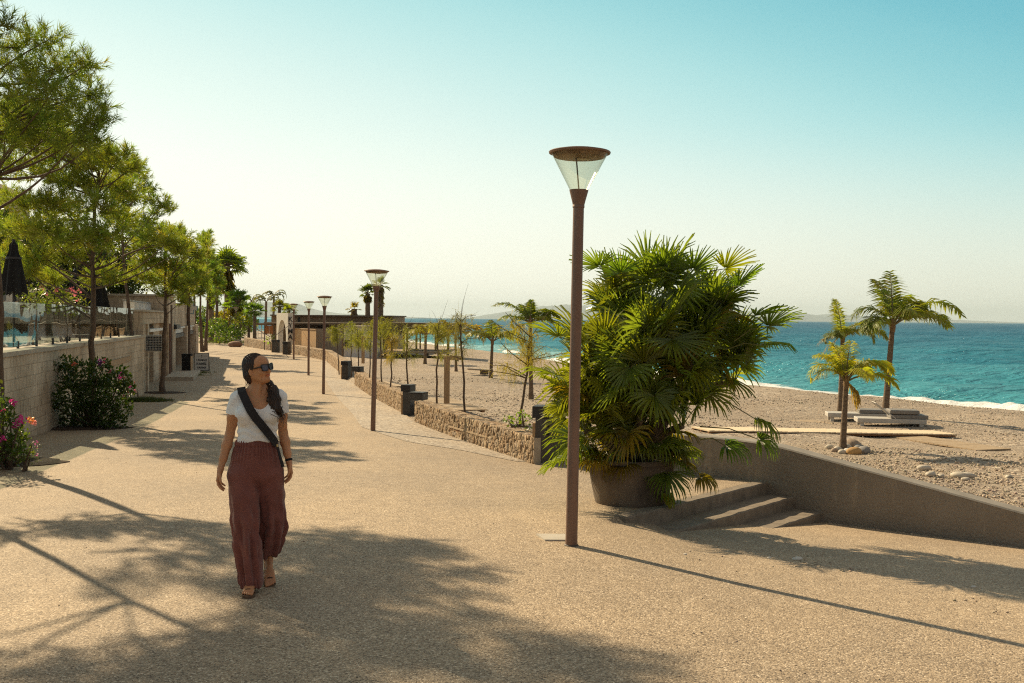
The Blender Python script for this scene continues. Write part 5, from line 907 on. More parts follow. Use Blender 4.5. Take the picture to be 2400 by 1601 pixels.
fl = [(P(px, py, Yb - .25), r / F * Yb, n, 0.035, tn) for px, py, r, n, tn in [(33, 942, 7, 26, (1, .7, 1)), (28, 938, 5, 12, (1.1, .9, 1.1)), (45, 985, 10, 34, (.9, .6, 1.0)), (56, 982, 7, 22, (1.1, .7, 1.1)), (38, 995, 8, 18, (.8, .5, .9)), (73, 985, 6, 30, (1.3, 6.5, .4)), (80, 992, 5, 16, (1.3, 5.2, .9)), (5, 1027, 6, 16, (1.1, .8, 1.1)), (8, 962, 5, 8, (.7, .4, .4)), (82, 1035, 3, 6, (.9, 2.6, 1.2)), (85, 1066, 3, 6, (.9, 2.6, 1.2)), (86, 1047, 2, 5, (.9, 2.6, 1.2))]]
bush('bougainvillea', 'smaller bougainvillea with crimson and yellow flowers at the left edge', 'bush', bb_, bl, 32, 0.055, 20, tint=(0.95, 1.05, 0.7), flowers=fl, asp=0.6)
bl = PB([(55, 1060, 30), (75, 1045, 20), (70, 1075, 20)], Yb - .2, 0.2, 9); bush('lavender_shrub', 'wiry grey green shrub right of the left-edge bougainvillea', 'bush', Vector((ray(62, 1085).x * 13.8, 13.8, float(Lz(13.8)))), bl, 33, 0.035, 7, tint=(1.6, 1.5, 1.6), asp=0.3)
Yb = 18.3; bl = PB([(5, 862, 12), (14, 868, 9), (2, 850, 9)], Yb, .1, 3); bush('wall_plant', 'sprig of leaves hanging on the stone wall at the left edge', 'plant', P(2, 870, Yb), bl, 34, 0.07, 8)
# terrace shrubs
Yb = 26; bush('oleander', 'pink flowering oleander on the terrace left of the second trunk', 'bush', Vector((ray(155, 700).x * Yb, Yb, -0.70)), PB([(125, 705, 18), (150, 698, 22), (175, 700, 22), (192, 712, 14), (140, 720, 22), (165, 725, 26), (190, 728, 14)], Yb, .6, 2), 35, 0.11, 16, tint=(1.5, 1.35, 1.1), asp=0.3, fl_mat='petalpink',
    flowers=[(P(px, py, Yb - .5), r / F * Yb, n, 0.06, (1, 1, 1)) for px, py, r, n in [(131, 681, 4, 16), (171, 680, 5, 22), (176, 689, 5, 22), (187, 680, 3, 10), (182, 706, 3, 8), (158, 678, 3, 8), (100, 674, 4, 10), (108, 690, 3, 8)]])
Yb = 27.5; bush('terrace_shrub', 'olive shrub on the terrace between the parasol and the oleander', 'bush', Vector((ray(85, 700).x * Yb, Yb, -0.70)), PB([(60, 690, 18), (80, 680, 20), (100, 690, 22), (70, 710, 20), (95, 715, 24), (110, 720, 14)], Yb, .8, 4), 36, 0.11, 16, tint=(1.3, 1.2, 0.9), asp=0.35)
for i, (px, py, r_, Y_, lb) in enumerate([(60, 600, 95, 40, 'dark shady tree behind the closed parasols, leftmost'), (170, 620, 95, 43, 'dark shady tree behind the second pine trunk'), (275, 650, 75, 46, 'dark shady tree left of the slender leaning pine'), (-20, 520, 70, 38, 'dark tree at the left edge behind the terrace'), (400, 640, 36, 60, 'yellowing tree behind the tall shop wall')]):
    g = np.random.default_rng(60 + i); ls_ = [(px + g.normal(0, r_ * .55), py + g.normal(0, r_ * .42), r_ * g.uniform(.35, .55)) for _ in range(13)]; bs = Vector((ray(px, 700).x * Y_, Y_, -0.72 if Y_ < 50 else -3.0)); bush('background_tree', lb, 'tree', bs, PB(ls_, Y_, 1.5, i), 61 + i, 0.2, 30, tint=((0.85, 0.8, 0.6) if i < 4 else (3.2, 1.9, .6)), trunk=([bs, P(px, py + r_ * 0.5, Y_)], 0.14), group='trees standing behind the terrace and shops')
# distant greenery at the end of the promenade
far = [('bright green shrub row below the far lamps, left part', 'bush', 92, [(505, 775, 16), (515, 790, 13), (500, 760, 14), (530, 775, 14), (520, 760, 14)], (1.5, 1.6, 1.1)), ('bright green shrub mass between the two far lamps', 'bush', 95, [(535, 785, 16), (550, 775, 14), (545, 795, 12), (530, 798, 10), (560, 785, 9)], (1.6, 1.7, 1.1)),
       ('yellow green small tree left of the arch in the distance', 'tree', 100, [(575, 750, 12), (585, 745, 12), (595, 752, 10), (570, 760, 10), (590, 760, 10)], (2.6, 2.2, .7)), ('bushy dark palm-like tree above the far lamps', 'tree', 108, [(545, 705, 13), (558, 700, 13), (565, 712, 13), (550, 720, 12), (540, 722, 10)], (1.1, 1.3, .9)),
       ('tall light green tree beside the fan palm', 'tree', 96, [(500, 640, 18), (512, 655, 16), (500, 670, 16), (515, 630, 12), (508, 690, 12), (520, 680, 10), (505, 710, 12)], (1.9, 1.9, .9)), ('orange tinged shrub behind the middle far lamp', 'bush', 104, [(515, 745, 14), (530, 738, 14), (500, 740, 12), (545, 745, 12)], (3.0, 1.9, .6)), ('yellowish small tree right of the far lamps', 'tree', 97, [(560, 742, 10), (568, 750, 9), (556, 755, 9)], (2.6, 2.0, .6)),
       ('broad green tree crowd closing the view past the far lamps, left', 'tree', 118, [(450, 745, 20), (470, 735, 20), (490, 750, 20), (510, 760, 18), (480, 765, 18), (455, 765, 16)], (1.3, 1.4, .9)), ('broad green tree crowd closing the view past the far lamps, right', 'tree', 122, [(530, 755, 18), (550, 762, 16), (570, 768, 14), (590, 768, 12), (540, 775, 14), (565, 780, 12)], (1.6, 1.6, .9)),
       ('green hedge patch under the thin pines at the far end', 'bush', 93, [(468, 780, 10), (480, 785, 9), (490, 775, 12), (462, 770, 8)], (1.4, 1.5, .9))]
for i, (lb, ct, Y_, ls_, tn) in enumerate(far):
    px = sum(a_[0] for a_ in ls_) / len(ls_); bs = Vector((ray(px, 800).x * Y_, Y_, -2.62)); pc = P(px, min(a_[1] for a_ in ls_) + 15, Y_); bush('distant_tree' if ct == 'tree' else 'distant_shrub', lb, ct, bs, PB(ls_, Y_, 2, 80 + i), 81 + i, 0.26, 42, tint=tn, group='greenery at the far end of the promenade', trunk=([bs, pc], 0.15) if ct == 'tree' else None)
# ---- feather palms
def frond(g, o, az, el, L, droop, ll, n=34, w=0.022, hang=0.6, curl=1.0):
    """rachis points curving down; leaflets on both sides"""
    N = 18; p = np.array(o, float); pts = [p.copy()]; e = el
    for i in range(N): e -= droop / N * (0.4 + 1.4 * i / N) * curl; p = p + np.array([math.sin(az) * math.cos(e), math.cos(az) * math.cos(e), math.sin(e)]) * L / N; pts.append(p.copy())
    pts = np.array(pts); u_ = np.linspace(0.16, 1.0, n); idx = u_ * N; i0 = np.clip(idx.astype(int), 0, N - 1); fr = (idx - i0)[:, None]; c = pts[i0] * (1 - fr) + pts[np.minimum(i0 + 1, N)] * fr; t_ = unit(pts[np.minimum(i0 + 1, N)] - pts[i0]); side = unit(np.cross(t_, [0, 0, 1.0])); upv = np.cross(side, t_); V = []
    for s_ in (-1, 1):
        l = ll * (np.sin(np.clip(u_ * 1.05, 0, 1) * math.pi * 0.86 + 0.25)[:, None] ** 0.6) * g.uniform(0.8, 1.15, (n, 1)); d = unit(side * s_ * 0.9 + t_ * 0.55 + upv * g.normal(0.15, 0.22, (n, 1)) + np.array([0, 0, -hang * 0.35])); a_ = c + g.normal(0, .004, c.shape); m_ = a_ + d * l * 0.5; d2 = unit(d + np.array([0, 0, -hang])); e_ = m_ + d2 * l * 0.55; ww = w * np.cross(d, upv); ww = unit(ww + 0.01) * w
        V.append(np.stack([a_ - ww * 0.5, a_ + ww * 0.5, m_ + ww, m_ - ww], 1).reshape(-1, 3)); V.append(np.stack([m_ - ww, m_ + ww, e_ + ww * 0.1, e_ - ww * 0.1], 1).reshape(-1, 3))
    return np.concatenate(V), pts
def feather_palm(label, base, crown, fronds, seed, r0, ll, tint=(1, 1, 1), dead=(), group='feather palms on the beach', n=58, w=0.022, hang=0.6, shaft=True, bend=0.0):
    g = np.random.default_rng(seed); base = Vector(base); t_ = thing('palm_tree', label, 'palm tree', base, 0, group); c = Vector(crown) - base; mb = MB(); K = 24; pts = [Vector((c.x * u_ ** (1 + bend), c.y * u_, c.z * u_)) for u_ in np.linspace(0, 1, K)]
    mb.tube(pts, [r0 * (1.25 - 0.25 * min(1, i / 4)) * (1 - 0.30 * i / K) * (1 + 0.05 * (i % 2)) for i in range(K)], 12); mb.build('trunk', M['palmbark'], t_, smooth=True)
    if shaft: MB().tube([c + Vector((0, 0, -0.35 * r0 * 6)), c + Vector((0, 0, -0.05)), c + Vector((0, 0, r0 * 3))], [r0 * 0.78, r0 * 0.95, r0 * 0.3], 9).build('crown_shaft', plain('shaft_brown', (0.30, 0.19, 0.10), (0.16, 0.10, 0.05), 8, .8, 0, .5, .01, (4, 4, 1)), t_, smooth=True)
    V, C, rb = [], [], MB()
    for az, el, L, dr in fronds: v, pp = frond(g, c + Vector((math.sin(R_(az)), math.cos(R_(az)), 0)) * r0 * 0.5, R_(az), R_(el), L, R_(dr), ll, n, w, hang); V.append(v); C.append(np.repeat(g.uniform(0.8, 1.2) * (1 + g.normal(0, .08, (len(v) // 4, 3))), 4, 0) * np.array(tint)); rb.tube([Vector(q) for q in pp[::2]], [r0 * 0.26 * (1 - 0.88 * i / 9) + .003 for i in range(len(pp[::2]))], 5)
    V = np.concatenate(V); mesh_np('fronds', V, np.arange(len(V)).reshape(-1, 4), M['pinnate'], t_, col=np.concatenate(C)); rb.build('frond_stems', plain('rachis', (0.20, 0.17, 0.06), (0.15, 0.12, 0.05), 4, .6, 0, 0), t_, smooth=True)
    if dead:
        V = []
        for az, el, L, dr in dead: v, _ = frond(g, c, R_(az), R_(el), L, R_(dr), ll * 0.7, 22, w * .7, 1.2); V.append(v)
        V = np.concatenate(V); mesh_np('dead_fronds', V, np.arange(len(V)).reshape(-1, 4), M['pinnate'], t_, col=np.tile(np.array([[1.3, 0.8, 0.9]]), (len(V), 1)))
    return t_
q = B(1975, 1055); Y_ = q.y; c = P(1983, 893, Y_)
feather_palm('smallest bright green palm in front, ringed with stones', q, c, [(-88, 70, 1.0, 165), (-60, 80, 0.85, 95), (86, 72, 1.0, 135), (75, 56, 1.2, 110), (-40, 85, .8, 40), (30, 84, .85, 45), (95, 30, 1.05, 85), (20, 70, .8, 100), (-110, 55, .8, 120), (-20, 78, .7, 70), (160, 60, .8, 130), (40, 62, .85, 110)], 41, 0.062, 0.28, (1.75, 1.6, .8), dead=[(100, -35, .5, 60), (80, -50, .6, 40), (120, -45, .5, 50)], w=.014)
q = B(1969, 966); Y_ = q.y; c = P(1975, 790, Y_)
feather_palm('middle palm of the three on the right, standing nearer the water', q, c, [(70, 55, 1.5, 110), (85, 35, 1.6, 85), (-20, 82, 1.25, 20), (-90, 40, .7, 130), (110, 45, 1.2, 130), (-150, 60, 0.7, 140), (20, 60, .9, 120)], 42, 0.082, 0.38, (1.0, 1.0, .8), dead=[(-95, 10, .9, 60), (-80, -20, .8, 50)], w=.02)
q = B(2074, 976); Y_ = q.y; c = P(2092, 762, Y_)
feather_palm('tallest of the three palms on the right, leaning slightly', q, c, [(10, 86, 1.75, 30), (-30, 80, 1.6, 35), (60, 70, 1.8, 130), (40, 80, 1.7, 110), (85, 50, 2.5, 95), (78, 34, 2.1, 80), (-88, 50, 1.2, 150), (-70, 66, 1.5, 130), (120, 44, 1.7, 105), (-120, 40, 1.1, 120), (160, 64, 1.3, 110), (50, 60, 2.0, 100), (-100, 25, 1.0, 90)], 43, 0.10, 0.56, (0.95, 1.0, .75), w=.022)
q = B(1150, 886); Y_ = q.y; c = P(1154, 800, Y_)
feather_palm('short palm with arching fronds on open shingle beyond the timber post', q, c, [(-88, 60, 1.5, 130), (-75, 45, 1.4, 80), (88, 55, 1.9, 140), (80, 35, 1.8, 120), (-10, 80, 1.1, 40), (30, 75, 1.0, 60), (120, 60, 1.2, 120), (-130, 60, 1.1, 110)], 44, 0.085, 0.5, (1.0, 1.0, .7), w=.03, n=30)
Y_ = 33; q = Vector((ray(1245, 900).x * Y_, Y_, float(beach_z(ray(1245, 900).x * Y_, Y_)))); c = P(1243, 757, Y_)
feather_palm('taller palm rising behind the yellow tamarisk left of the potted palm', q, c, [(-88, 62, 1.5, 85), (-86, 35, 1.15, 70), (-80, -10, .7, 50), (-95, 55, .9, 170), (10, 85, .8, 25), (60, 78, 1.0, 130), (86, 48, 1.1, 90), (80, 30, 1.1, 90), (88, 62, 1.1, 110), (-40, 70, .8, 40), (120, 50, .9, 110)], 45, 0.075, 0.32, (1.0, 1.1, .7), w=.02)
q = B(1069, 871); Y_ = q.y; c = P(1067, 788, Y_)
feather_palm('half dry palm with orange trunk in front of the pergola end', q, c, [(85, 50, 2.2, 150), (70, 60, 2.0, 130), (-85, 60, 1.2, 140), (20, 70, 1.4, 90), (-60, 70, 1.3, 60), (100, 35, 1.8, 110), (-100, 40, 1.0, 140)], 46, 0.075, 0.6, (1.3, .95, .6), w=.035, n=28)
q = B(996, 853); Y_ = q.y; c = P(998, 786, Y_); feather_palm('palm with a stout trunk just before the pergola deck', q, c, [(80, 50, 1.7, 140), (-80, 50, 1.7, 140), (30, 70, 1.4, 90), (-40, 70, 1.3, 90), (120, 50, 1.5, 130), (-130, 55, 1.3, 120)], 47, 0.10, 0.6, (1.6, 1.3, .6), w=.04, n=26)
for i, (px, pt, pb, Y_, r_, lb) in enumerate([(577, 715, 770, 190, 2.2, 'leftmost tiny palm silhouette beyond the far shrubs'), (588, 703, 765, 170, 2.6, 'second tiny palm silhouette left of the arch'), (623, 706, 755, 150, 2.8, 'drooping thin palm left of the arch'), (641, 694, 755, 165, 2.8, 'tallest thin palm just left of the arch')]):
    a, b_ = P(px - 1, pb, Y_), P(px + (1 if i else 3), pt, Y_); a.z = -3.0
    feather_palm(lb, a, b_, [(-80, 55, r_, 150), (80, 55, r_, 150), (-60, 70, r_ * .8, 130), (60, 75, r_ * .9, 130), (100, 40, r_ * .8, 130), (-110, 35, r_ * .8, 140)], 70 + i, 0.22, 0.55, (.7, .7, .8), group='thin distant palms by the gulf', n=18, w=.09, shaft=False)
# ---- fan palms
def fan_leaf(g, o, d, L, pet, n=26, arc=4.0, wid=0.030, droop=0.5, V=None, C=None, tint=(1, 1, 1), S=None, r_=0.006, bend=0.0):
    """petiole from o along d, then a fan of folded segments; quads appended to V"""
    d = unit(np.array(d, float)); hub = np.array(o) + d * pet + np.array([0, 0, -0.10 * pet]); d0 = d; d = unit(d + np.array([0, 0, -bend])); nrm_ = unit(np.cross(np.cross(d0, [0.0, 0, 1]), d) + g.normal(0, 0.25, 3)); sd_ = unit(np.cross(d, nrm_)); nrm_ = np.cross(sd_, d)
    if S is not None: S.append((np.array(o), np.array(o) * .5 + hub * .5 + np.array([0, 0, 0.04 * pet]), hub, r_))
    a = np.linspace(-arc / 2, arc / 2, n) + g.normal(0, 0.025, n); l = L * (0.74 + 0.26 * np.cos(a * 0.62))[:, None] * g.uniform(0.9, 1.06, (n, 1)); dr = np.cos(a)[:, None] * d + np.sin(a)[:, None] * sd_ + nrm_ * (0.16 * np.abs(np.sin(a)))[:, None] ; dr = unit(dr + g.normal(0, .03, dr.shape)); pv = unit(np.cross(dr, nrm_)); p0 = hub + dr * 0.02; p1 = hub + dr * l * 0.42; dd = unit(dr + np.array([0, 0, -droop * 0.35])); p2 = p1 + dd * l * 0.33; d3 = unit(dd + np.array([0, 0, -droop])); p3 = p2 + d3 * l * 0.27; up_ = nrm_ * wid * 0.35
    for A, B_, wa, wb in ((p0, p1, 0.004, wid * 0.5), (p1, p2, wid * .5, wid * .36), (p2, p3, wid * .36, 0.001)):
        V.append(np.stack([A - pv * wa + up_, A, B_, B_ - pv * wb + up_], 1).reshape(-1, 3)); V.append(np.stack([A, A + pv * wa + up_, B_ + pv * wb + up_, B_], 1).reshape(-1, 3))
        for _ in (0, 1): tt_ = np.ones((n * 4, 3)) * np.array(tint); C.append(tt_)
def potted_palm():
    g = np.random.default_rng(77); base = PC + Vector((0, 0, 0.47)); t_ = thing('potted_fan_palm', 'big bushy fan palm growing in the round pot', 'palm tree', base); V, C, S = [], [], []; mb = MB()
    Yc = PC.y
    heads = [(1450, 1035, -.35, .50, 10), (1370, 1010, -.1, .5, 9), (1440, 739, .2, .56, 15), (1660, 759, .1, .58, 15), (1350, 958, .1, .50, 12), (1720, 898, .2, .54, 11), (1550, 714, -.1, .66, 19), (1605, 769, .3, .60, 14), (1460, 799, .1, .62, 17), (1400, 864, -.2, .60, 16), (1530, 824, -.5, .64, 19), (1620, 834, -.25, .62, 17), (1700, 859, .15, .60, 14), (1390, 928, .0, .60, 14), (1480, 898, -.55, .60, 17), (1600, 913, -.5, .58, 14), (1500, 983, -.45, .54, 13), (1420, 998, -.25, .54, 11), (1600, 998, -.3, .56, 9)]
    for hx, hy, dy, R0, n in heads:
        h = P(hx, hy, Yc + dy) - base; h = np.array(h); foot = np.array([g.uniform(-.2, .2), g.uniform(-.2, .2), 0.0]); k = 7; pp = [Vector(foot * (1 - u_) + h * u_ + np.array([0, 0, 0.25 * math.sin(math.pi * u_) * (1 if h[2] > .6 else .3)])) for u_ in np.linspace(0, 1, k)]; mb.tube(pp, [0.05 - 0.012 * i / k for i in range(k)], 8)
        for i in range(int(n * .74)):
            az = i * 2.399 + g.uniform(-.3, .3); el = R_(g.uniform(-38, 78) if i > 5 else g.uniform(50, 88)); outw = np.array([h[0], h[1] * 1.0, 0.0]) * 0.55
            d = np.array([math.cos(az) * math.cos(el), math.sin(az) * math.cos(el), math.sin(el)]) + outw * 0.35; tb = g.uniform(0.7, 1.15); low = el < 0; tn = np.array([1, 1, 1.0]) * tb
            if h[0] < -.15: tn = tn * np.array([1.45, 1.2, .85])
            if g.random() < (0.30 if low else 0.10): tn = np.array([1.25, 1.05, .6]) * tb
            if g.random() < (0.13 if low else 0.015): tn = np.array([1.5, .85, .7]) * tb
            s_ = R0 / .68; fan_leaf(g, h, d, g.uniform(0.42, 0.55) * s_, g.uniform(0.22, 0.50) * s_, 23, g.uniform(3.0, 4.3), 0.031, g.uniform(0.1, 0.55) + (0.4 if low else 0), V, C, tn, S, bend=(g.uniform(.35, 1.15) if el < .95 else 0.1))
    for i in range(44):      # low leaves hanging over the rim
        az = g.uniform(0, 6.28); s0 = np.array([.16 * math.cos(az), .16 * math.sin(az), g.uniform(.05, .35)]); fan_leaf(g, s0, [math.cos(az), math.sin(az), g.uniform(-.25, .35)], g.uniform(.28, .38), g.uniform(.28, .46), 20, g.uniform(2.6, 3.8), .024, g.uniform(1.0, 2.2), V, C, np.array([(1.0, 1.0, .9), (1.05, .95, .6), (1.35, .8, .7)][int(g.integers(0, 3))]) * g.uniform(.6, 1.0), S)
    # loose long leaves read from the outline
    for a_, b_, L, tn, dr in [((1650, 930), (1775, 985), .38, (.9, .9, .9), 2.6), ((1640, 1000), (1778, 1030), .34, (.8, .95, .9), 2.2), ((1560, 1080), (1562, 1108), .40, (.8, .9, .8), 1.2), ((1570, 1110), (1640, 1120), .30, (1.3, .8, .7), 3.0), ((1540, 1100), (1562, 1160), .16, (1.8, 1.3, .5), .6), ((1640, 1030), (1700, 1045), .36, (.6, .8, .7), 1.4), ((1400, 1000), (1350, 1030), .42, (1.1, 1.1, .7), .6), ((1420, 1040), (1330, 1075), .38, (1.1, 1.1, .7), .5), ((1720, 800), (1800, 765), .42, (.9, 1, .9), .2), ((1700, 820), (1790, 810), .40, (.8, 1, .9), .9), ((1680, 760), (1770, 740), .38, (.9, 1, .9), .1), ((1380, 900), (1300, 880), .44, (1.15, 1.1, .7), .6), ((1380, 830), (1310, 790), .40, (1.3, 1.2, .8), .3), ((1640, 660), (1700, 630), .38, (1.3, 1.1, .6), .1), ((1450, 650), (1405, 625), .36, (.9, 1.0, .8), .1), ((1480, 670), (1455, 640), .36, (.8, 1, .8), 0), ((1540, 655), (1548, 628), .34, (.9, 1, .8), 0), ((1600, 660), (1625, 632), .34, (.9, 1, .8), 0), ((1700, 700), (1730, 670), .36, (.8, 1, .8), .1)]:
        A, B_ = np.array(P(a_[0], a_[1], Yc - .25) - base), np.array(P(b_[0], b_[1], Yc - .35) - base); d = B_ - A; pl_ = np.linalg.norm(d); dd = unit(d) + np.array([0, 0, 0.0]); S.append((A, (A + B_) / 2 + np.array([0, 0, .05]), B_, .006)); fan_leaf(g, B_ - dd * 0.02, dd, L, 0.02, 24, 3.4, .026, dr, V, C, tn, None)
    V = np.concatenate(V); C = np.concatenate(C); mesh_np('fan_leaves', V, np.arange(len(V)).reshape(-1, 4), M['fanleaf'], t_, col=C); mb.build('stems', M['palmbark'], t_, smooth=True); sm = MB()
    for a_, m_, b_, r_ in S: sm.tube([a_, m_, b_], [r_ * 1.3, r_, r_ * .8], 4)
    sm.build('leaf_stalks', plain('petiole', (0.16, 0.17, 0.05), (0.13, 0.12, 0.04), 4, .5, 0, 0), t_)
potted_palm()
def fan_palm(label, px, ptop, pbot, Y, r_, seed, skirt=0.0, zb=None, tint=(1, 1, 1), n=22, tr=0.2, group='fan palms rising over the beach bar', Lm=1.0):
    g = np.random.default_rng(seed); a, c = P(px, pbot, Y), P(px, ptop, Y); a.z = zb if zb is not None else a.z; t_ = thing('fan_palm', label, 'palm tree', a, 0, group); c = np.array(c - a); mb = MB(); K = 16; mb.tube([Vector(c * u_) for u_ in np.linspace(0, 1, K)], [tr * (1.2 - 0.3 * i / K) * (1 + .07 * (i % 2)) for i in range(K)], 9); mb.build('trunk', M['palmbark'], t_, smooth=True); V, C, S = [], [], []
    for i in range(n): az = i * 2.4; el = R_(g.uniform(-25, 80)); d = [math.cos(az) * math.cos(el), math.sin(az) * math.cos(el), math.sin(el)]; fan_leaf(g, c, d, r_ * .5 * Lm, r_ * .45, 14, 3.8, 0.07 * r_, .5, V, C, np.array(tint) * g.uniform(.7, 1.2), S, .02 * r_)
    V = np.concatenate(V); mesh_np('fan_leaves', V, np.arange(len(V)).reshape(-1, 4), M['fanleaf'], t_, col=np.concatenate(C)); sm = MB()
    for a_, m_, b_, q in S: sm.tube([a_, m_, b_], [q, q, q * .8], 3)
    sm.build('leaf_stalks', M['palmbark'], t_)
    if skirt:
        V, C, S = [], [], []
        for i in range(36): az = i * 2.4; fan_leaf(g, c - np.array([0, 0, g.uniform(0, skirt)]), [math.cos(az) * .45, math.sin(az) * .45, -1], r_ * .45, r_ * .15, 9, 1.6, .09 * r_, .6, V, C, np.array([1.3, .8, .7]) * g.uniform(.6, 1.2))
        V = np.concatenate(V); mesh_np('dead_skirt', V, np.arange(len(V)).reshape(-1, 4), M['fanleaf'], t_, col=np.concatenate(C))
fan_palm('tall fan palm with brown skirt above the far trees', 533, 622, 800, 105, 2.4, 1, 2.0, -2.7, (1.2, 1.2, .8), 34, .3); fan_palm('shorter shaggy fan palm left of the tall one', 495, 672, 800, 100, 1.3, 2, 1.6, -2.7, (1.2, 1.2, .8), 14, .25)
fan_palm('right fan palm over the beach bar, partly behind the second lamp', 892, 668, 745, 90, 1.05, 3, 1.6, -2.9, (1.1, 1.05, .7), 12, .25); fan_palm('middle fan palm over the beach bar roof', 862, 688, 745, 90, 1.1, 4, .3, -2.9, (1.0, 1.0, .7), 16, .22); fan_palm('short dead brown fan palm over the beach bar roof', 830, 724, 748, 88, .85, 5, .8, -2.9, (1.3, .8, .8), 8, .28)
fan_palm('small reddish fan palm behind the arch, left one', 655, 720, 760, 84, .9, 6, 0, -2.8, (1.0, .8, .8), 16, .14); fan_palm('small yellow green fan palm behind the arch top', 677, 728, 760, 82, .85, 7, 0, -2.8, (1.3, 1.2, .7), 16, .14); fan_palm('dark squat fan palm left of the arch in the distance', 597, 730, 775, 96, 1.3, 8, 0, -2.8, (.7, .9, .8), 20, .16); fan_palm('bushy fan palm close to the rightmost far lamp', 556, 712, 780, 103, 1.9, 9, .3, -2.7, (1.0, 1.2, .8), 26, .2)
# ---- young tamarisks with wispy crowns
def tamarisk(label, px, pb, pt, Y, spread, seed, tint, dens=1.0, lean=0):
    g = np.random.default_rng(seed); a = P(px, pb, Y); a.z = min(a.z, float(beach_z(a.x, Y))); t_ = thing('young_tree', label, 'tree', a, 0, 'young wispy trees planted behind the rubble wall'); top = np.array(P(px + lean, pt, Y) - a); mb = MB(); h = top[2]
    tp = [Vector(top * u_ + np.array([g.normal(0, .012), g.normal(0, .012), 0]) * (u_ > .1)) for u_ in np.linspace(0, .8, 8)]; mb.tube(tp, [0.028 * (1 - .35 * i / 8) for i in range(8)], 6); V, C = [], []; s_ = spread * (.75 if Y > 30 else 1) / F * Y; K = int(12 * dens)
    for k in range(K):
        u_ = g.uniform(.52, .85); o_ = top * u_; az = g.uniform(0, 6.28); el = g.uniform(.15, 1.1); L = s_ * g.uniform(.5, 1.45); e_ = o_ + np.array([math.cos(az) * math.cos(el), math.sin(az) * math.cos(el), math.sin(el) * .8]) * L; pp = limb(mb, o_, e_, .011, .004, g, .05, 6, 4, .06); m_ = 56; u2 = g.uniform(.25, 1, m_); base_ = np.array([pp[min(5, int(x * 5))] for x in u2]) + g.normal(0, .05, (m_, 3)); d = unit(np.stack([g.normal(0, .55, m_), g.normal(0, .55, m_), g.uniform(-1.5, .5, m_)], 1)); ln = g.uniform(.14, .42, (m_, 1)); sd_ = unit(np.cross(d, rnd_unit(g, m_))) * 0.004 * max(1, Y / 26)
        V.append(np.stack([base_ - sd_, base_ + sd_, base_ + d * ln + np.array([0, 0, -.03])], 1).reshape(-1, 3)); C.append(np.repeat(g.uniform(.7, 1.3, (m_, 1)), 3, 0) * np.array(tint))
    for k in range(2): az = g.uniform(0, 6.28); limb(mb, top * .82, top * g.uniform(.95, 1.12) + np.array([math.cos(az), math.sin(az), 0]) * s_ * .5, .006, .002, g, .05, 6, 3, .06)
    mb.build('trunk', M['bark'], t_); V = np.concatenate(V); mesh_np('foliage', V, np.arange(len(V)).reshape(-1, 3), M['wisp'], t_, col=np.concatenate(C))
for i, a_ in enumerate([('wispy young tree with yellow crown left of the potted palm', 1213, 980, 745, 19.0, 95, (1.5, 1.2, .5), 1.5, 35), ('slim young tree right of the pale timber post', 1090, 957, 700, 22.0, 42, (.9, .8, .8), .9, -12), ('slim young tree left of the pale timber post', 1023, 938, 730, 25.0, 46, (1.1, 1.05, .6), 1.1, 4), ('young tree rising behind the dark pedestal', 957, 905, 745, 28.0, 42, (1.0, 1.0, .7), .9, -4), ('young tree standing alone left of the dark pedestal', 915, 896, 760, 30.5, 32, (1.3, .95, .5), .7, 4),
    ('young tree just right of the second lamp post', 895, 883, 735, 33.5, 55, (1.2, 1.2, .6), 1.3, -6), ('young tree hidden behind the second lamp post', 865, 868, 745, 36.5, 50, (1.1, 1.1, .6), 1.2, 6), ('thin young tree before the cabin window, right', 842, 850, 750, 42, 38, (1.1, 1.1, .6), 1.0, -4), ('thin young tree before the cabin window, left', 823, 846, 745, 43.5, 34, (1.0, 1.1, .6), .9, 2), ('young tree in front of the beige screen wall', 795, 842, 740, 46, 36, (1.1, 1.1, .6), 1.1, -8)]):
    tamarisk(a_[0], a_[1], a_[2], a_[3], a_[4], a_[5], 100 + i, a_[6], a_[7], a_[8])
# low plants and grass
Yb = 16.4; bs = P(1210, 1000, Yb); bush('leafy_shrub', 'fresh green low shrub on the wall beside the nearest pedestal', 'bush', bs, PB([(1190, 985, 12), (1210, 988, 16), (1232, 985, 14), (1225, 970, 8), (1240, 1000, 8)], Yb, .15, 4), 110, 0.06, 9, tint=(2.2, 2.2, 1.1), asp=.6)
Yb = 66; bs = P(640, 792, Yb); bush('leafy_shrub', 'pale green shrub on the wall left of the arch', 'bush', bs, PB([(635, 794, 8), (648, 793, 8), (628, 797, 6)], 78, .3, 4), 111, .25, 9, tint=(2.4, 2.6, 1.2))
def grass(name, px, py, rx, ry, n, h, seed):
    g = np.random.default_rng(seed); q = G(px, py); x = g.normal(0, rx * .5, n); y = g.normal(0, ry * .5, n); z = Lz(q.y + y) - q.z; b_ = np.stack([x, y, z], 1); d = unit(np.stack([g.normal(0, .5, n), g.normal(0, .5, n), np.ones(n)], 1)); s_ = unit(np.cross(d, rnd_unit(g, n))) * .006; V = np.stack([b_ - s_, b_ + s_, b_ + d * h * g.uniform(.5, 1.2, (n, 1))], 1).reshape(-1, 3); o_ = mesh_np(name, V, np.arange(len(V)).reshape(-1, 3), M['grassm'], col=np.repeat(g.uniform(.6, 1.3, (n, 1)), 3, 0) * np.ones(3)); o_.location = q; tag(o_, kind='stuff')
grass('grass_tuft', 340, 941, .62, .35, 2600, .17, 1); grass('grass_tuft', 436, 880, .8, .5, 1200, .16, 2); grass('grass_tuft', 460, 874, .7, .5, 700, .12, 3); grass('grass_tuft', 200, 990, .6, .3, 700, .2, 4); grass('roadside_grass', 520, 803, 4, 4, 3000, .35, 5)
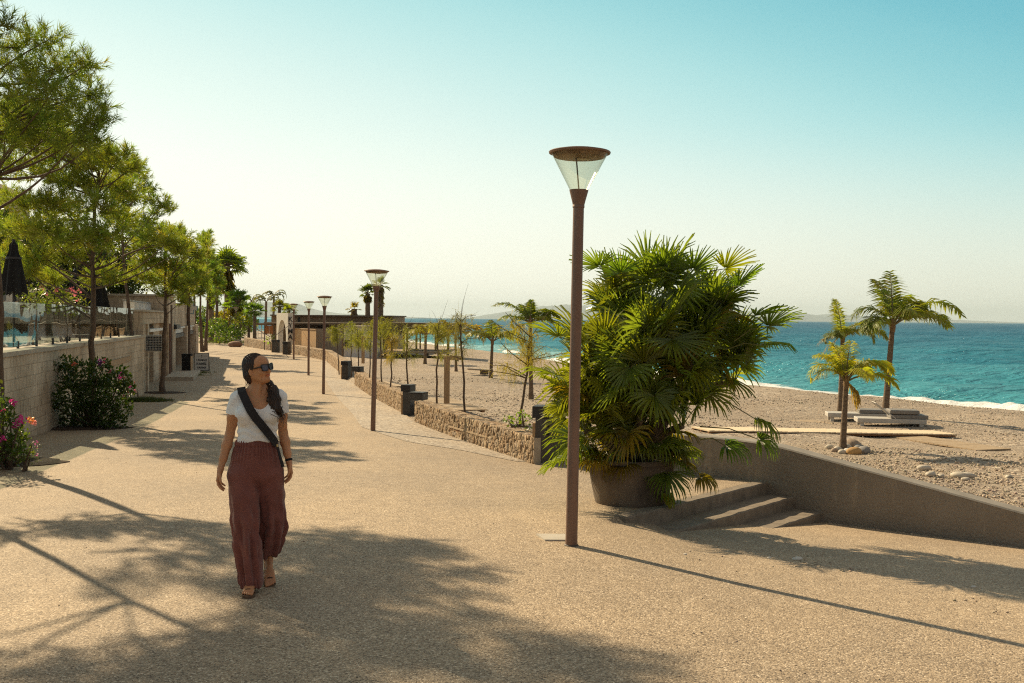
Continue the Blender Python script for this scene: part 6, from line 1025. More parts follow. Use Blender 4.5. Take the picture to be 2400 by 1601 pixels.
# ================================================================ the walking woman: surfaces grown from signed distances
class Field:
    def __init__(s, lo, hi, h):
        s.lo = np.array(lo, float); s.h = h; s.n = np.ceil((np.array(hi) - s.lo) / h).astype(int) + 1; s.D = np.full(s.n, 0.2, np.float32)
    def _win(s, lo, hi, m):
        a = np.clip(np.floor((np.array(lo) - m - s.lo) / s.h).astype(int), 0, s.n - 1); b = np.clip(np.ceil((np.array(hi) + m - s.lo) / s.h).astype(int) + 1, 1, s.n); return a, b
    def _pts(s, a, b): return np.meshgrid(*[(s.lo[i] + np.arange(a[i], b[i]) * s.h).astype(np.float32) for i in range(3)], indexing='ij')
    def _put(s, a, b, d, k, op):
        sl = tuple(slice(a[i], b[i]) for i in range(3)); D = s.D[sl]
        if op == 'sub': d = -d; h = np.clip(0.5 - 0.5 * (d - D) / k, 0, 1); s.D[sl] = D + (d - D) * (1 - h) + k * h * (1 - h) if False else np.maximum(D, d); return
        if op == 'and': s.D[sl] = np.maximum(D, d); return
        h = np.clip(0.5 + 0.5 * (D - d) / k, 0, 1); s.D[sl] = D * (1 - h) + d * h - k * h * (1 - h)
    def cone(s, a, b, ra, rb, k=0.02, sc=(1, 1, 1), op='add', rot=0.0):
        a = np.array(a, float); b = np.array(b, float); m = 0.03 + k; R = max(ra, rb) * max(sc); w = s._win(np.minimum(a, b) - R, np.maximum(a, b) + R, m); X, Y, Z = s._pts(*w); c_, s_ = math.cos(rot), math.sin(rot)
        def tr(x, y, z): x, y, z = x - a[0], y - a[1], z - a[2]; return (x * c_ + y * s_) / sc[0], (-x * s_ + y * c_) / sc[1], z / sc[2]
        X, Y, Z = tr(X, Y, Z); bx, by, bz = tr(*b); L = bx * bx + by * by + bz * bz + 1e-12; t_ = np.clip((X * bx + Y * by + Z * bz) / L, 0, 1); d = np.sqrt((X - t_ * bx) ** 2 + (Y - t_ * by) ** 2 + (Z - t_ * bz) ** 2) - (ra + (rb - ra) * t_); s._put(*w, d * min(sc), k, op); return s
    def ell(s, c, r, k=0.02, rot=(0, 0, 0), op='add'):
        c = np.array(c, float); r = np.array(r, float); R = max(r); w = s._win(c - R, c + R, 0.03 + k); X, Y, Z = s._pts(*w); Mi = np.array(Euler(rot).to_matrix().inverted()); X, Y, Z = X - c[0], Y - c[1], Z - c[2]
        x, y, z = [Mi[i, 0] * X + Mi[i, 1] * Y + Mi[i, 2] * Z for i in range(3)]; q = np.sqrt((x / r[0]) ** 2 + (y / r[1]) ** 2 + (z / r[2]) ** 2) + 1e-6; g_ = np.sqrt((x / r[0] ** 2) ** 2 + (y / r[1] ** 2) ** 2 + (z / r[2] ** 2) ** 2) + 1e-6; s._put(*w, q * (q - 1) / g_, k, op); return s
    def chain(s, pts, rad, k=0.02, sc=(1, 1, 1)):
        for i in range(len(pts) - 1): s.cone(pts[i], pts[i + 1], rad[i], rad[i + 1], k, sc)
        return s
    def cut(s, fn): X, Y, Z = s._pts(np.zeros(3, int), s.n); s.D = np.maximum(s.D, fn(X, Y, Z).astype(np.float32)); return s
    def mesh(s, disp=None, smooth_it=2):
        D = s.D; n = D.shape; D = D.copy(); D[0] = D[-1] = 0.1; D[:, 0] = D[:, -1] = 0.1; D[:, :, 0] = D[:, :, -1] = 0.1; ins = D < 0; cs = np.zeros((n[0] - 1, n[1] - 1, n[2] - 1), np.int8)
        for dx in (0, 1):
            for dy in (0, 1):
                for dz in (0, 1): cs += ins[dx:n[0] - 1 + dx, dy:n[1] - 1 + dy, dz:n[2] - 1 + dz]
        act = (cs > 0) & (cs < 8); ids = np.full(act.shape, -1, np.int64); I = np.argwhere(act); ids[act] = np.arange(len(I)); acc = np.zeros((len(I), 3)); cnt = np.zeros(len(I)); cor = [(x, y, z) for x in (0, 1) for y in (0, 1) for z in (0, 1)]
        for a in cor:
            for ax in range(3):
                if a[ax] == 0:
                    b = list(a); b[ax] = 1; da = D[tuple((I + a).T)]; db = D[tuple((I + b).T)]; x = (da < 0) != (db < 0); t_ = np.where(x, da / np.where(da == db, 1, da - db), 0); p = np.repeat(np.array([a], float), len(I), 0); p[:, ax] += t_; acc += p * x[:, None]; cnt += x
        V = s.lo + (I + acc / cnt[:, None]) * s.h; F_ = []
        for ax in range(3):
            u_, v_ = (ax + 1) % 3, (ax + 2) % 3; sl0 = [slice(None)] * 3; sl1 = [slice(None)] * 3; sl0[ax] = slice(0, -1); sl1[ax] = slice(1, None); x = ins[tuple(sl0)] != ins[tuple(sl1)]; E = np.argwhere(x); E = E[(E[:, u_] > 0) & (E[:, v_] > 0) & (E[:, u_] < n[u_] - 1) & (E[:, v_] < n[v_] - 1)]
            def cell(du, dv): C = E.copy(); C[:, u_] -= du; C[:, v_] -= dv; return ids[tuple(C.T)]
            q = np.stack([cell(1, 1), cell(0, 1), cell(0, 0), cell(1, 0)], 1); inn = ins[tuple(E.T)]; q[~inn] = q[~inn][:, ::-1]; F_.append(q)
        F_ = np.concatenate(F_); F_ = F_[(F_ >= 0).all(1)]
        for _ in range(smooth_it):
            S_ = np.zeros_like(V); c_ = np.zeros(len(V))
            for i in range(4):
                a, b = F_[:, i], F_[:, (i + 1) % 4]; np.add.at(S_, a, V[b]); np.add.at(c_, a, 1)
            V = V * 0.5 + 0.5 * S_ / np.maximum(c_, 1)[:, None]
        if disp is not None:
            N = np.zeros_like(V); fn = np.cross(V[F_[:, 2]] - V[F_[:, 0]], V[F_[:, 3]] - V[F_[:, 1]])
            for i in range(4): np.add.at(N, F_[:, i], fn)
            V = V + unit(N) * disp(V)[:, None]
        return V, F_
pw = ray(586, 1400) * 7.08; gz = float(Lz(7.08)); wm = thing('person', 'woman with ponytail and sunglasses walking in white T-shirt and maroon trousers', 'person', (pw.x, 7.08, gz), math.atan2(-pw.x, 7.08) * 1.0)
def rotz(p, a): c_, s_ = math.cos(a), math.sin(a); return np.array([p[0] * c_ - p[1] * s_, p[0] * s_ + p[1] * c_, p[2]])
# joints (x to the right of the picture, y away from the camera)
HD = np.array([0.052, -0.012, 1.568]); HA = R_(48); TILT = -0.04; ROLL = R_(8)
HS = 0.94
def hs(*a): return tuple(q * HS for q in a)
def hp(x, y, z):            # head frame: -y is where the face looks
    p = np.array([x, y, z], float) * HS; c_, s_ = math.cos(TILT), math.sin(TILT); p = np.array([p[0], p[1] * c_ - p[2] * s_, p[1] * s_ + p[2] * c_]); p = rotz(p, HA); c2, s2 = math.cos(ROLL), math.sin(ROLL); return HD + np.array([p[0] * c2 - p[2] * s2, p[1], p[0] * s2 + p[2] * c2])
SR, ER, WR = np.array([-0.094, 0.01, 1.350]), np.array([-0.143, 0.045, 1.095]), np.array([-0.203, -0.03, 0.865])
SL, EL, WL = np.array([0.203, 0.01, 1.356]), np.array([0.230, 0.075, 1.095]), np.array([0.270, 0.02, 0.895])
fb = Field((-0.32, -0.36, -0.01), (0.36, 0.34, 1.72), 0.0036)
torso = [((0.040, 0.02, 0.93), (0.152, 0.105, 0.12)), ((0.044, 0.015, 1.05), (0.132, 0.092, 0.12)), ((0.050, 0.01, 1.17), (0.130, 0.092, 0.12)), ((0.055, 0.008, 1.28), (0.148, 0.098, 0.115))]
for c, r in torso: fb.ell(c, r, 0.05)
for sx in (-0.045, 0.155): fb.ell((sx, -0.072, 1.245), (0.052, 0.042, 0.05), 0.035)
fb.cone((-0.075, 0.015, 1.362), (0.055, 0.02, 1.41), 0.042, 0.05, 0.04); fb.cone((0.188, 0.015, 1.366), (0.055, 0.02, 1.41), 0.042, 0.05, 0.04)
fb.cone((0.055, 0.018, 1.38), tuple(hp(0, 0.03, -0.07)), 0.055, 0.050, 0.03)
fb.cone(hp(-.025, -.03, -.10), (0.052, -0.045, 1.375), 0.010, 0.008, 0.02)
for S_, E_, W_, sg in ((SR, ER, WR, 1), (SL, EL, WL, -1)):
    fb.chain([S_, S_ * .5 + E_ * .5 + np.array([0, .004, 0]), E_], [0.044, 0.038, 0.0315], 0.03); fb.chain([E_, E_ * .7 + W_ * .3, E_ * .3 + W_ * .7, W_], [0.033, 0.0355, 0.027, 0.0215], 0.015)
    # hand: palm plus four bent fingers and a thumb that leaves the side of the palm
    a = unit(W_ - E_) * np.array([.6, .45, 1]); a = unit(a); front = unit(np.array([-0.25 * sg, -1.0, 0]) - a * np.dot(np.array([-0.25 * sg, -1.0, 0]), a)); inn = unit(np.cross(a, front)) ; inn = inn if inn[0] * sg > 0 else -inn
    K = W_ + a * 0.078; fb.chain([W_, W_ + a * .02], [0.0205, 0.019], 0.012)
    for j, f in enumerate((-0.030, -0.011, 0.009, 0.027)):
        k0 = K - front * f * 1.0 + a * (0.004, 0.009, 0.006, -0.004)[j] * -1 * -1; st = W_ + a * .014 - front * f * .62; fb.cone(st, k0, 0.0135, 0.0108, 0.012)
        L_ = (0.072, 0.080, 0.074, 0.060)[j]; p = k0; d = a.copy(); r = 0.0092 - 0.0006 * (j == 3)
        for q_, (fr, bend) in enumerate(((0.42, 0.28 + .08 * j), (0.33, 0.48 + .06 * j), (0.25, 0.35))):
            th_ = bend; d = unit(d * math.cos(th_) + inn * math.sin(th_)); e = p + d * L_ * fr; fb.cone(p, e, r, r * 0.90, 0.003 if q_ else 0.006); p = e; r *= 0.90
    t0 = W_ + a * .022 + front * .022; t1 = t0 + unit(a * .75 + front * .62 + inn * .35) * .038; t2 = t1 + unit(a * .95 + front * .12 + inn * .35) * .030; t3 = t2 + unit(a + inn * .4 - front * .1) * .022; fb.cone(t0, t1, .0135, .011, .010); fb.cone(t1, t2, .0108, .0095, .003); fb.cone(t2, t3, .0095, .0075, .003)
# legs under the trousers, feet
HR, KR, AR = np.array([-0.035, 0.02, .88]), np.array([-0.030, -0.09, .48]), np.array([0.002, -0.14, .085])
HL, KL, AL = np.array([0.118, 0.02, .88]), np.array([0.130, 0.02, .47]), np.array([0.130, 0.14, .165])
for H_, K_, A_ in ((HR, KR, AR), (HL, KL, AL)): fb.chain([H_, K_, K_ * .6 + A_ * .4, A_], [0.075, 0.048, 0.042, 0.029], 0.03)
def foot(A, toe, heel, up, side):          # A ankle, toe / heel on the sole line
    A, toe, heel = map(np.array, (A, toe, heel)); f = unit(toe - heel); fb.cone(heel + up * .03, toe - f * .085 + up * .020, 0.027, 0.021, 0.02, ); fb.cone(A, heel + f * .07 + up * .035, 0.028, 0.024, 0.02)
    for j in range(5):
        o_ = side * (0.030 - 0.0155 * j); l = (0, -.002, -.008, -.016, -.027)[j] * 1.0; r = (.0115, .0088, .0083, .0080, .0076)[j]; fb.cone(heel + f * .10 + up * .026 + o_ * .5, toe - f * .052 + o_ * .95 + up * .017, .020, r * 1.25, .012); fb.cone(toe - f * .052 + o_ * .95 + up * .016, toe + f * (l - .008) + o_ + up * .011, r, r * .92, .003)
upR = np.array([0, .03, 1.0]); fR_heel, fR_toe = np.array([0.012, -0.095, 0.028]), np.array([-0.022, -0.318, 0.026]); foot(AR, fR_toe, fR_heel, upR, np.array([1.0, -.12, 0]))
fL_heel, fL_toe = np.array([0.128, 0.165, 0.135]), np.array([0.140, 0.028, 0.022]); dL = unit(fL_toe - fL_heel); fL_toe = fL_heel + dL * .222; upL = unit(np.array([0, -.62, .75]) - dL * np.dot(dL, np.array([0, -.62, .75]))); foot(AL, fL_toe, fL_heel, upL, np.array([-1.0, .05, 0]))
# head
HR3 = (0, -ROLL, HA)
fb.ell(hp(0, .022, .028), hs(.0715, .092, .083), .02, HR3); fb.ell(hp(0, -.028, -.028), hs(.060, .058, .078), .03, HR3); fb.ell(hp(0, -.058, -.088), hs(.027, .024, .020), .025, HR3); fb.ell(hp(0, -.045, .045), hs(.058, .042, .045), .03, HR3)
for sx in (-1, 1): fb.cone(hp(sx * .050, .012, -.045), hp(sx * .018, -.055, -.092), .016, .013, .03); fb.ell(hp(sx * .036, -.062, -.030), hs(.020, .018, .018), .02, HR3); fb.ell(hp(sx * .0725, .016, -.014), hs(.0075, .017, .029), .006, HR3); fb.ell(hp(sx * .079, .012, -.012), hs(.004, .009, .018), .004, HR3, 'sub')
fb.cone(hp(0, -.083, .012), hp(0, -.101, -.026), .0075, .0085, .010); fb.ell(hp(0, -.103, -.030), hs(.0095, .0095, .0085), .006, HR3)
for sx in (-1, 1): fb.ell(hp(sx * .010, -.094, -.033), hs(.0065, .008, .0060), .005, HR3); fb.ell(hp(sx * .030, -.078, .008), hs(.012, .008, .007), .006, HR3)
fb.ell(hp(0, -.0885, -.0545), hs(.021, .0085, .0048), .004, HR3); fb.ell(hp(0, -.0875, -.0635), hs(.0185, .0088, .0058), .004, HR3); fb.ell(hp(0, -.080, -.088), hs(.015, .011, .012), .012, HR3)
V, Fc = fb.mesh(smooth_it=1)
lipc = np.exp(-((np.linalg.norm((V - hp(0, -.090, -.059)) * [1, 1, 2.0], axis=1) / .019) ** 4)); ck = np.ones((len(V), 3)); ck = ck * (1 - lipc[:, None]) + lipc[:, None] * np.array([.92, .50, .46])
m, t, b, o = new_mat('tanned_skin'); a = nd(t, 'ShaderNodeVertexColor', layer_name='tint'); n1 = noise(t, objco(t), 9, 4); r = rampn(t, n1, [(0.3, (0.50, 0.235, 0.11)), (0.7, (0.58, 0.28, 0.14))]); t.links.new(mixc(t, 1.0, a.outputs[0], r.outputs[0], 'MULTIPLY'), b.inputs['Base Color']); b.inputs['Roughness'].default_value = 0.48; b.inputs['Subsurface Weight'].default_value = 0.12; b.inputs['Subsurface Radius'].default_value = (.02, .007, .004); bump(t, noise(t, objco(t), 260, 2), b, .12, .001); M['skin'] = m
mesh_np('body', V, Fc, M['skin'], wm, smooth=True, col=ck)
# hair
fh = Field((-0.16, -0.22, 1.10), (0.30, 0.20, 1.72), 0.0032)
fh.ell(hp(0, .028, .036), hs(.079, .100, .087), .02, HR3); fh.ell(hp(0, .07, -.02), hs(.066, .055, .065), .03, HR3)
def facecut(X, Y, Z):
    c2, s2 = math.cos(ROLL), math.sin(ROLL); x_, z_ = X - HD[0], Z - HD[2]; x = x_ * c2 + z_ * s2; Z = HD[2] - x_ * s2 + z_ * c2; y = Y - HD[1]; xx = x * math.cos(-HA) - y * math.sin(-HA); yy = x * math.sin(-HA) + y * math.cos(-HA); z = Z - HD[2]
    xx, yy, z = xx / HS, yy / HS, z / HS
    # keep the hair behind a hairline running over the forehead and down in front of the ear
    lim = -0.072 + 1.05 * np.clip(0.071 - z, 0, 1) - 0.45 * np.clip(np.abs(xx) - .035, 0, .05); return np.minimum(lim - yy, 0.05) * 0.8
fh.cut(facecut)
pt = [hp(.02, .095, -.01), hp(.045, .100, -.055), np.array([.125, .055, 1.455]), np.array([.158, -.02, 1.415]), np.array([.172, -.075, 1.355]), np.array([.190, -.108, 1.29]), np.array([.207, -.112, 1.235])]
fh.chain(pt, [.030, .026, .026, .031, .034, .022, .006], .02, (1, 1, 1)); fh.chain([pt[3], np.array([.140, -.07, 1.35]), np.array([.150, -.105, 1.285])], [.03, .026, .006], .015); fh.chain([hp(-.060, .045, -.03), hp(-.055, .055, -.075), hp(-.04, .05, -.115)], [.02, .016, .004], .012); fh.chain([hp(-.03, .08, -.05), hp(-.03, .075, -.10)], [.03, .010], .02)
def hd_(V): q = V - HD; an = np.arctan2(q[:, 1], q[:, 0]); low = np.clip((1.46 - V[:, 2]) / .05, 0, 1); return (0.0028 * np.sin(an * 26 + 9 * np.sin(q[:, 2] * 30) + q[:, 2] * 60) + .0018 * np.sin(an * 61 + q[:, 2] * 120)) * (1 - low) + low * (.0035 * np.sin(V[:, 0] * 420 + V[:, 2] * 90 + 2 * np.sin(V[:, 2] * 60)) + .002 * np.sin(V[:, 0] * 900 + V[:, 2] * 160))
V, Fc = fh.mesh(hd_, 1); m, t, b, o = new_mat('dark_brown_hair'); n1 = noise(t, objco(t, (3, 3, 1)), 30, 4, .7); r = rampn(t, n1, [(0.4, (0.012, 0.007, 0.005)), (0.72, (0.085, 0.038, 0.02))]); t.links.new(r.outputs[0], b.inputs['Base Color']); b.inputs['Roughness'].default_value = 0.42; bump(t, noise(t, objco(t, (8, 8, 1)), 40, 3, .7), b, .5, .004); M['hair'] = m
ho = mesh_np('hair', V, Fc, M['hair'], wm, smooth=True)
g = np.random.default_rng(5); sm = MB()
for i in range(70):      # loose strands at the tail and the nape
    k = g.integers(3, 6); p0 = Vector(pt[k]) + Vector(g.normal(0, .022, 3)); p1 = Vector(pt[min(6, k + 1)]) + Vector(g.normal(0, .018, 3)); p2 = p1 + Vector((g.normal(.012, .015), g.normal(-.005, .01), -g.uniform(.02, .07))); sm.tube([p0, p1 * .5 + p0 * .5 + Vector(g.normal(0, .006, 3)), p1, p2], [.0022, .002, .0018, .0006], 3)
sm.build('loose_strands', M['hair'], ho); sm = MB()
for i in range(26): a_ = g.uniform(-.9, .6); p0 = Vector(hp(.07 * math.sin(a_), .075, -.05)); sm.tube([p0, p0 + Vector((g.normal(-.005, .008), g.normal(0, .008), -.04)), p0 + Vector((g.normal(0, .014), g.normal(0, .012), -.085))], [.0022, .0018, .0006], 3)
sm.build('nape_strands', M['hair'], ho)
# T-shirt
fs_ = Field((-0.22, -0.18, 1.0), (0.34, 0.18, 1.46), 0.0036)
for c, r in torso[1:]: fs_.ell(c, np.array(r) + .010, .05)
for sx in (-0.045, 0.155): fs_.ell((sx, -0.072, 1.245), (0.062, 0.050, 0.060), .04)
fs_.cone((-0.075, 0.015, 1.362), (0.055, 0.02, 1.405), 0.051, 0.056, 0.04); fs_.cone((0.188, 0.015, 1.366), (0.055, 0.02, 1.405), 0.051, 0.056, 0.04)
for S_, E_, dx in ((SR, ER, -.02), (SL, EL, .02)): fs_.chain([S_, S_ * .52 + E_ * .48 + np.array([dx * .3, 0, 0])], [0.052, 0.053], .035)
def shcut(X, Y, Z):
    sl = np.maximum(Z - 1.452, 1.052 + .010 * np.sin(X * 30) + 0.02 * np.clip(-(X - .05) * 1.0, -.3, .3) - Z); u_ = (X - .062); nk = np.where(Y < .045, np.sqrt((u_ / .098) ** 2 + (np.clip(1.47 - Z, 0, 1) / .185) ** 2) - 1, np.sqrt((u_ / .080) ** 2 + (np.clip(1.46 - Z, 0, 1) / .06) ** 2) - 1) * .08; sl = np.maximum(sl, -nk)
    ec = np.full(X.shape, -1.0, np.float32)
    for S_, E_ in ((SR, ER), (SL, EL)): a = unit(E_ - S_ + np.array([0.03 * (1 if S_[0] < 0 else -1), 0, 0])); q = (X - S_[0]) * a[0] + (Y - S_[1]) * a[1] + (Z - S_[2]) * a[2] - .103; out_ = (np.sign(S_[0] - .05) * (X - (-.088 if S_[0] < .05 else .195))); ec = np.maximum(ec, np.minimum(q, out_))
    return np.maximum(sl, ec)
fs_.cut(shcut)
def sd(V):
    x, y, z = V.T; lo = np.clip((1.30 - z) / .08, 0, 1); arm = ((x < -.088) | (x > .195)); return np.where(arm, .0018 * np.sin(x * 90 - z * 70), lo * (.0028 * np.sin(z * 120 + 14 * x + 1.5 * np.sin(x * 40)) * np.exp(-((z - 1.13) / .07) ** 2) + .0022 * np.sin(z * 70 - 22 * x) * np.exp(-((z - 1.2) / .06) ** 2)) + .0025 * np.exp(-((np.abs(x - .055) - .13) / .03) ** 2) * np.sin(z * 90 + x * 60))
V, Fc = fs_.mesh(sd, 1); cloth = plain('white_jersey', (0.86, 0.86, 0.87), (0.80, 0.80, 0.82), 8, 0.85, 0, .25, .002); mesh_np('t_shirt', V, Fc, cloth, wm, smooth=True)
# trousers
fp = Field((-0.30, -0.32, 0.0), (0.36, 0.32, 1.10), 0.0042)
fp.ell((0.045, 0.018, 1.04), (0.143, 0.104, .055), .03); fp.ell((0.040, 0.02, .955), (0.166, .122, .12), .04); fp.ell((.036, .02, .84), (.190, .132, .13), .05); fp.ell((.04, .10, .89), (.14, .06, .10), .04)
RL = [((-.058, .005, .80), .100, (1.0, 1.15)), ((-.044, -.035, .66), .098, (1.0, 1.1)), ((-.030, -.070, .50), .094, (1.0, 1.05)), ((-.018, -.090, .34), .090, (1.0, 1.1)), ((-.004, -.105, .20), .078, (.92, 1.25)), ((.004, -.112, .10), .074, (.93, 1.35)), ((.006, -.115, .060), .074, (.95, 1.4))]
LL = [((.136, .02, .80), .100, (1.0, 1.15)), ((.143, .03, .66), .096, (.98, 1.1)), ((.152, .035, .50), .092, (1.0, 1.1)), ((.158, .05, .42), .090, (1.0, 1.15)), ((.146, .075, .33), .078, (1.0, 1.35)), ((.140, .10, .25), .062, (1.0, 1.6)), ((.132, .11, .19), .050, (1.0, 1.7))]
for lst in (RL, LL):
    for i in range(len(lst) - 1): (a, ra, s1), (b_, rb_, _) = lst[i], lst[i + 1]; fp.cone(a, b_, ra, rb_, .018 if i else .03, (s1[0], s1[1], 1.0))
fp.chain([(.215, .06, .50), (.218, .07, .44), (.196, .09, .385)], [.024, .032, .014], .03); fp.chain([(.165, .11, .33), (.205, .11, .295), (.19, .12, .245)], [.03, .024, .02], .02)
def pcut(X, Y, Z):
    hem = np.where(X < .085, .052 + .012 * np.sin(Y * 40), .195 + .03 * np.clip((X - .1) / .1, -1, 1.3)); inr = -(np.sqrt(((X - .005) / .062) ** 2 + ((Y + .115) / .085) ** 2) - 1) * .05; inl = -(np.sqrt(((X - .132) / .038) ** 2 + ((Y - .11) / .06) ** 2) - 1) * .03
    hole = np.where(X < .085, np.minimum(inr, (.10 - Z)), np.minimum(inl, (.24 - Z))); return np.maximum(np.maximum(hem - Z, Z - 1.078), hole)
fp.cut(pcut)
def pd(V):
    x, y, z = V.T; an = np.where(x < .05 + .02 * (z > .7), np.arctan2(y - np.interp(z, [.06, .34, .8], [-.115, -.09, .005]), x - np.interp(z, [.06, .34, .8], [.006, -.018, -.055])), np.arctan2(y - np.interp(z, [.2, .42, .8], [.11, .05, .02]), x - np.interp(z, [.2, .42, .8], [.132, .158, .136])))
    w_ = np.clip((.72 - z) / .35, 0, 1); f = w_ * (.014 * np.sin(an * 7 + 1.2 * np.sin(z * 7) + x * 8) + .006 * np.sin(an * 13 + z * 9)); f += .0022 * np.sin(z * 60 + 30 * x + 3 * np.sin(x * 25)) * np.clip((z - .2) / .3, .3, 1); pl_ = np.arctan2(y - .02, x - .042); top = np.clip((z - .86) / .12, 0, 1); f += top * .0042 * np.sin(pl_ * 34 + 2 * np.sin(pl_ * 5)); f -= .012 * np.exp(-((z - 1.018) / .006) ** 2) * .45
    f += -.006 * np.exp(-((x - .056) / .014) ** 2) * np.exp(-((z - .78) / .06) ** 2) * (y < 0); f += .007 * np.exp(-(((x - .185) * .7 + (z - .36)) / .03) ** 2) * (x > .09) * (z < .5) * np.sin(z * 70 - x * 60); return f
V, Fc = fp.mesh(pd, 1)
m, t, b, o = new_mat('maroon_linen'); v = objco(t); wv_ = noise(t, objco(t, (1, 1, 14)), 45, 2); wh = noise(t, objco(t, (14, 14, 1)), 18, 2); n1 = noise(t, v, 7, 4); r = rampn(t, n1, [(0.3, (0.17, 0.052, 0.042)), (0.7, (0.235, 0.078, 0.060))]); c = mixc(t, .6, r.outputs[0], rampn(t, wv_, [(0.3, (.75, .75, .75)), (.7, (1.2, 1.2, 1.2))]).outputs[0], 'MULTIPLY'); t.links.new(c, b.inputs['Base Color']); b.inputs['Roughness'].default_value = .85; b.inputs['Sheen Weight'].default_value = .25; bump(t, mixc(t, .5, wv_, wh), b, .35, .002); M['linen'] = m
mesh_np('trousers', V, Fc, M['linen'], wm, smooth=True)
# sandals: cork sole following the foot, two straps with buckles
cork = plain('cork_sole', (0.16, 0.10, 0.06), (0.10, 0.06, 0.04), 40, .9); strap_m = plain('brown_leather_strap', (0.085, 0.042, 0.022), (0.055, 0.028, 0.016), 14, .38); gold = plain('brass', (.6, .42, .18), None, 5, .35, .9, 0)
for heel, toe, up, sd_, in ((fR_heel, fR_toe, unit(upR), np.array([1.0, -.12, 0])), (fL_heel, fL_toe, upL, np.array([-1.0, .05, 0]))):
    f = unit(toe - heel); sd_ = unit(sd_ - f * np.dot(f, sd_)); up = unit(np.cross(sd_, f)); up = up if up[2] > 0 else -up; ot = heel - f * .018; L = np.linalg.norm(toe - heel) + .03; st = np.linspace(0, 1, 15); wd = np.interp(st, [0, .08, .3, .55, .78, .93, 1], [.018, .030, .029, .036, .044, .034, .012]); of = np.interp(st, [0, .5, .8, 1], [0, .002, .004, .008]); ring = [(ot + f * s_ * L + sd_ * (o_ + w_)) for s_, w_, o_ in zip(st, wd, of)] + [(ot + f * s_ * L + sd_ * (o_ - w_)) for s_, w_, o_ in list(zip(st, wd, of))[::-1]]
    so = MB().rings([[Vector(p - up * z_) for p in ring] for z_ in (-.004, .010, .026)]).build('sandal', cork, wm)
    for s0_, hgt in ((.44, .052), (.66, .040)):
        mb = MB(); rg = []
        for du in (-.016, .016):
            rg.append([])
            for q in np.linspace(-1, 1, 15): c_ = ot + f * (s0_ * L + du); wd_ = np.interp(s0_, st, wd) + .004; rg[-1].append(Vector(c_ + sd_ * (wd_ * math.sin(q * math.pi / 2 * .98) + .003) + up * (hgt * max(0, math.cos(q * math.pi / 2)) ** .55 - .004)))
        ins_ = [[p - Vector(up) * .004 for p in r_] for r_ in rg]; n_ = 15; vs = rg[0] + rg[1] + ins_[0] + ins_[1]; fc = []
        for i in range(14): fc += [(i, i + 1, n_ + i + 1, n_ + i), (2 * n_ + i, 3 * n_ + i, 3 * n_ + i + 1, 2 * n_ + i + 1), (i, 2 * n_ + i, 2 * n_ + i + 1, i + 1), (n_ + i, n_ + i + 1, 3 * n_ + i + 1, 3 * n_ + i)]
        mb.add(vs, fc).build('strap', strap_m, so, smooth=True); MB().box(rg[0][11] * .5 + rg[1][11] * .5 + Vector(up) * .002, (.016, .014, .006)).build('buckle', gold, so)
# sunglasses in the head frame
lensm, t, b, o = new_mat('dark_lens'); b.inputs['Roughness'].default_value = .08; b.inputs['Base Color'].default_value = (0.05, 0.045, 0.075, 1); b.inputs['Specular IOR Level'].default_value = .9
frm, t, b, o = new_mat('black_acetate'); b.inputs['Roughness'].default_value = .22; b.inputs['Base Color'].default_value = (0.008, 0.008, 0.01, 1)
sg_ = MB()
def lens_ring(sx, y_, s_=1.0, dz=0):
    p = []
    for i in range(28):
        a = 2 * math.pi * i / 28; cx_, cz_ = math.cos(a), math.sin(a); ex = abs(cx_) ** .55 * (1 if cx_ > 0 else -1); ez = abs(cz_) ** .6 * (1 if cz_ > 0 else -1); x_ = ex * .0275 * s_ * (1 + .10 * ez); z_ = ez * .0235 * s_; p.append(Vector(hp(sx * .0345 + x_, y_ + .010 * ((sx * .0345 + x_) / .065) ** 2 * 1.4, .002 + z_ + .003 * abs(x_ * sx > 0) * (ez > 0))))
    return p
gl_ = MB().rings([lens_ring(-1, -.1035), lens_ring(-1, -.0965)]); gl_.v = []; gl_.f = []
for sx in (-1, 1):
    A, B_, C_, D_ = lens_ring(sx, -.108, 1.10), lens_ring(sx, -.108, .90), lens_ring(sx, -.101, .90), lens_ring(sx, -.101, 1.10); n_ = 28; vs = A + B_ + C_ + D_; fc = []
    for i in range(n_):
        j = (i + 1) % n_
        for r0_, r1_ in ((0, 1), (1, 2), (2, 3), (3, 0)): fc.append((r0_ * n_ + i, r0_ * n_ + j, r1_ * n_ + j, r1_ * n_ + i))
    gl_.add(vs, fc); gl_.tube([hp(sx * .066, -.088, .012), hp(sx * .0745, -.04, .008), hp(sx * .077, .012, .004)], [.0058, .0042, .003], 6)
gl_.tube([hp(-.009, -.108, .012), hp(0, -.110, .014), hp(.009, -.108, .012)], .004, 6)
so = gl_.build('sunglasses', frm, wm, smooth=False)
for sx in (-1, 1): MB().rings([lens_ring(sx, -.1065, .93), lens_ring(sx, -.1040, .93)]).build('lens', lensm, so)
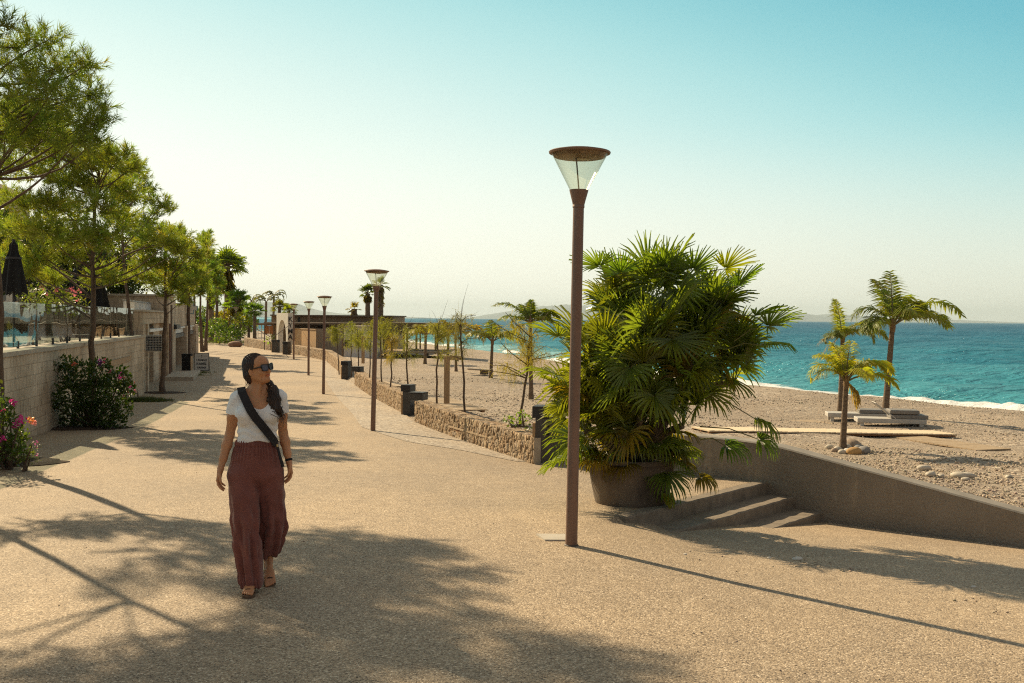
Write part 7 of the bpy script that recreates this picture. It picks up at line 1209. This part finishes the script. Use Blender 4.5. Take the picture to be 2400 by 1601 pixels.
# cross-body strap, hanging tail, necklace, wristband, earring
def band(name, pts, wid, nrm_, mat, parent, th=.004):
    pts = [Vector(p) for p in pts]; rg = []
    for i, p in enumerate(pts): e = (pts[min(i + 1, len(pts) - 1)] - pts[max(i - 1, 0)]).normalized(); n_ = Vector(nrm_[i]).normalized(); s_ = e.cross(n_).normalized(); ww = wid[i] if hasattr(wid, '__len__') else wid; rg.append([p - s_ * ww / 2, p + s_ * ww / 2, p + s_ * ww / 2 + n_ * th, p - s_ * ww / 2 + n_ * th])
    return MB().rings(rg).build(name, mat, parent, smooth=False)
Sx = [(-.064, .028, 1.432), (-.058, -.045, 1.405), (-.030, -.098, 1.345), (.000, -.124, 1.285), (.038, -.120, 1.225), (.085, -.112, 1.165), (.130, -.094, 1.105), (.166, -.068, 1.055), (.180, -.050, 1.030)]
Ns = [(-.15, .0, 1), (-.25, -.6, .9), (-.15, -1, .45), (0, -1, .05), (.1, -1, -.1), (.2, -1, 0), (.45, -1, .05), (.75, -.8, .05), (.8, -.7, 0)]
strapm = plain('black_webbing', (0.012, 0.011, 0.013), (0.018, 0.014, 0.016), 30, .8, 0, .4, .002, (1, 1, 1)); bag = MB(); sb_ = band('bag_strap', Sx, .058, Ns, strapm, wm)
MB().tube([(.182, -.052, 1.03), (.186, -.055, 1.012)], .008, 8).build('ring', gold, sb_); MB().rbox((.188, -.056, 1.005), (.022, .012, .02), .003).build('clip', M['darkmetal'], sb_)
band('hanging_strap', [(.188, -.062, 1.0), (.198, -.075, .96), (.212, -.082, .91), (.222, -.082, .872)], [.016, .018, .02, .022], [(.5, -.8, 0)] * 4, strapm, sb_, .008)
nk = [(-.005, -.030, 1.404), (.006, -.062, 1.385), (.028, -.088, 1.362), (.052, -.104, 1.345), (.074, -.095, 1.356), (.098, -.068, 1.38), (.108, -.036, 1.402)]; no = MB().tube(nk, .0011, 5).build('necklace', gold, wm); MB().lathe([(.001, -.004), (.004, 0), (.001, .004)], 8, (.052, -.108, 1.338)).build('pendant', gold, no)
a = unit(WL - EL); c0 = WL - a * .012; wb = MB(); u1 = unit(np.cross(a, [0, 1, 0])); u2 = np.cross(a, u1); wb.rings([[Vector(c0 + a * z_ + (u1 * math.cos(i * .393) + u2 * math.sin(i * .393)) * r_) for i in range(16)] for z_, r_ in ((-.009, .0235), (-.008, .0262), (.008, .0255), (.009, .0228))]).build('wristband', M['black'], wm, smooth=True)
MB().lathe([(.001, -.004), (.0045, 0), (.001, .004)], 8, tuple(hp(-.082, .004, -.044))).build('earring', gold, wm)
# ================================================================ sea air
m = bpy.data.materials.new('sea_air'); m.use_nodes = True; t = m.node_tree; t.nodes.clear(); o = t.nodes.new('ShaderNodeOutputMaterial'); v = t.nodes.new('ShaderNodeVolumePrincipled')
v.inputs['Color'].default_value = (0.72, 0.87, 0.94, 1); v.inputs['Density'].default_value = 0.000045; v.inputs['Anisotropy'].default_value = 0.1
t.links.new(v.outputs[0], o.inputs['Volume'])
hb = MB().box((0, 0, 140), (44000, 44000, 320)).build('haze', m); tag(hb, kind='stuff')
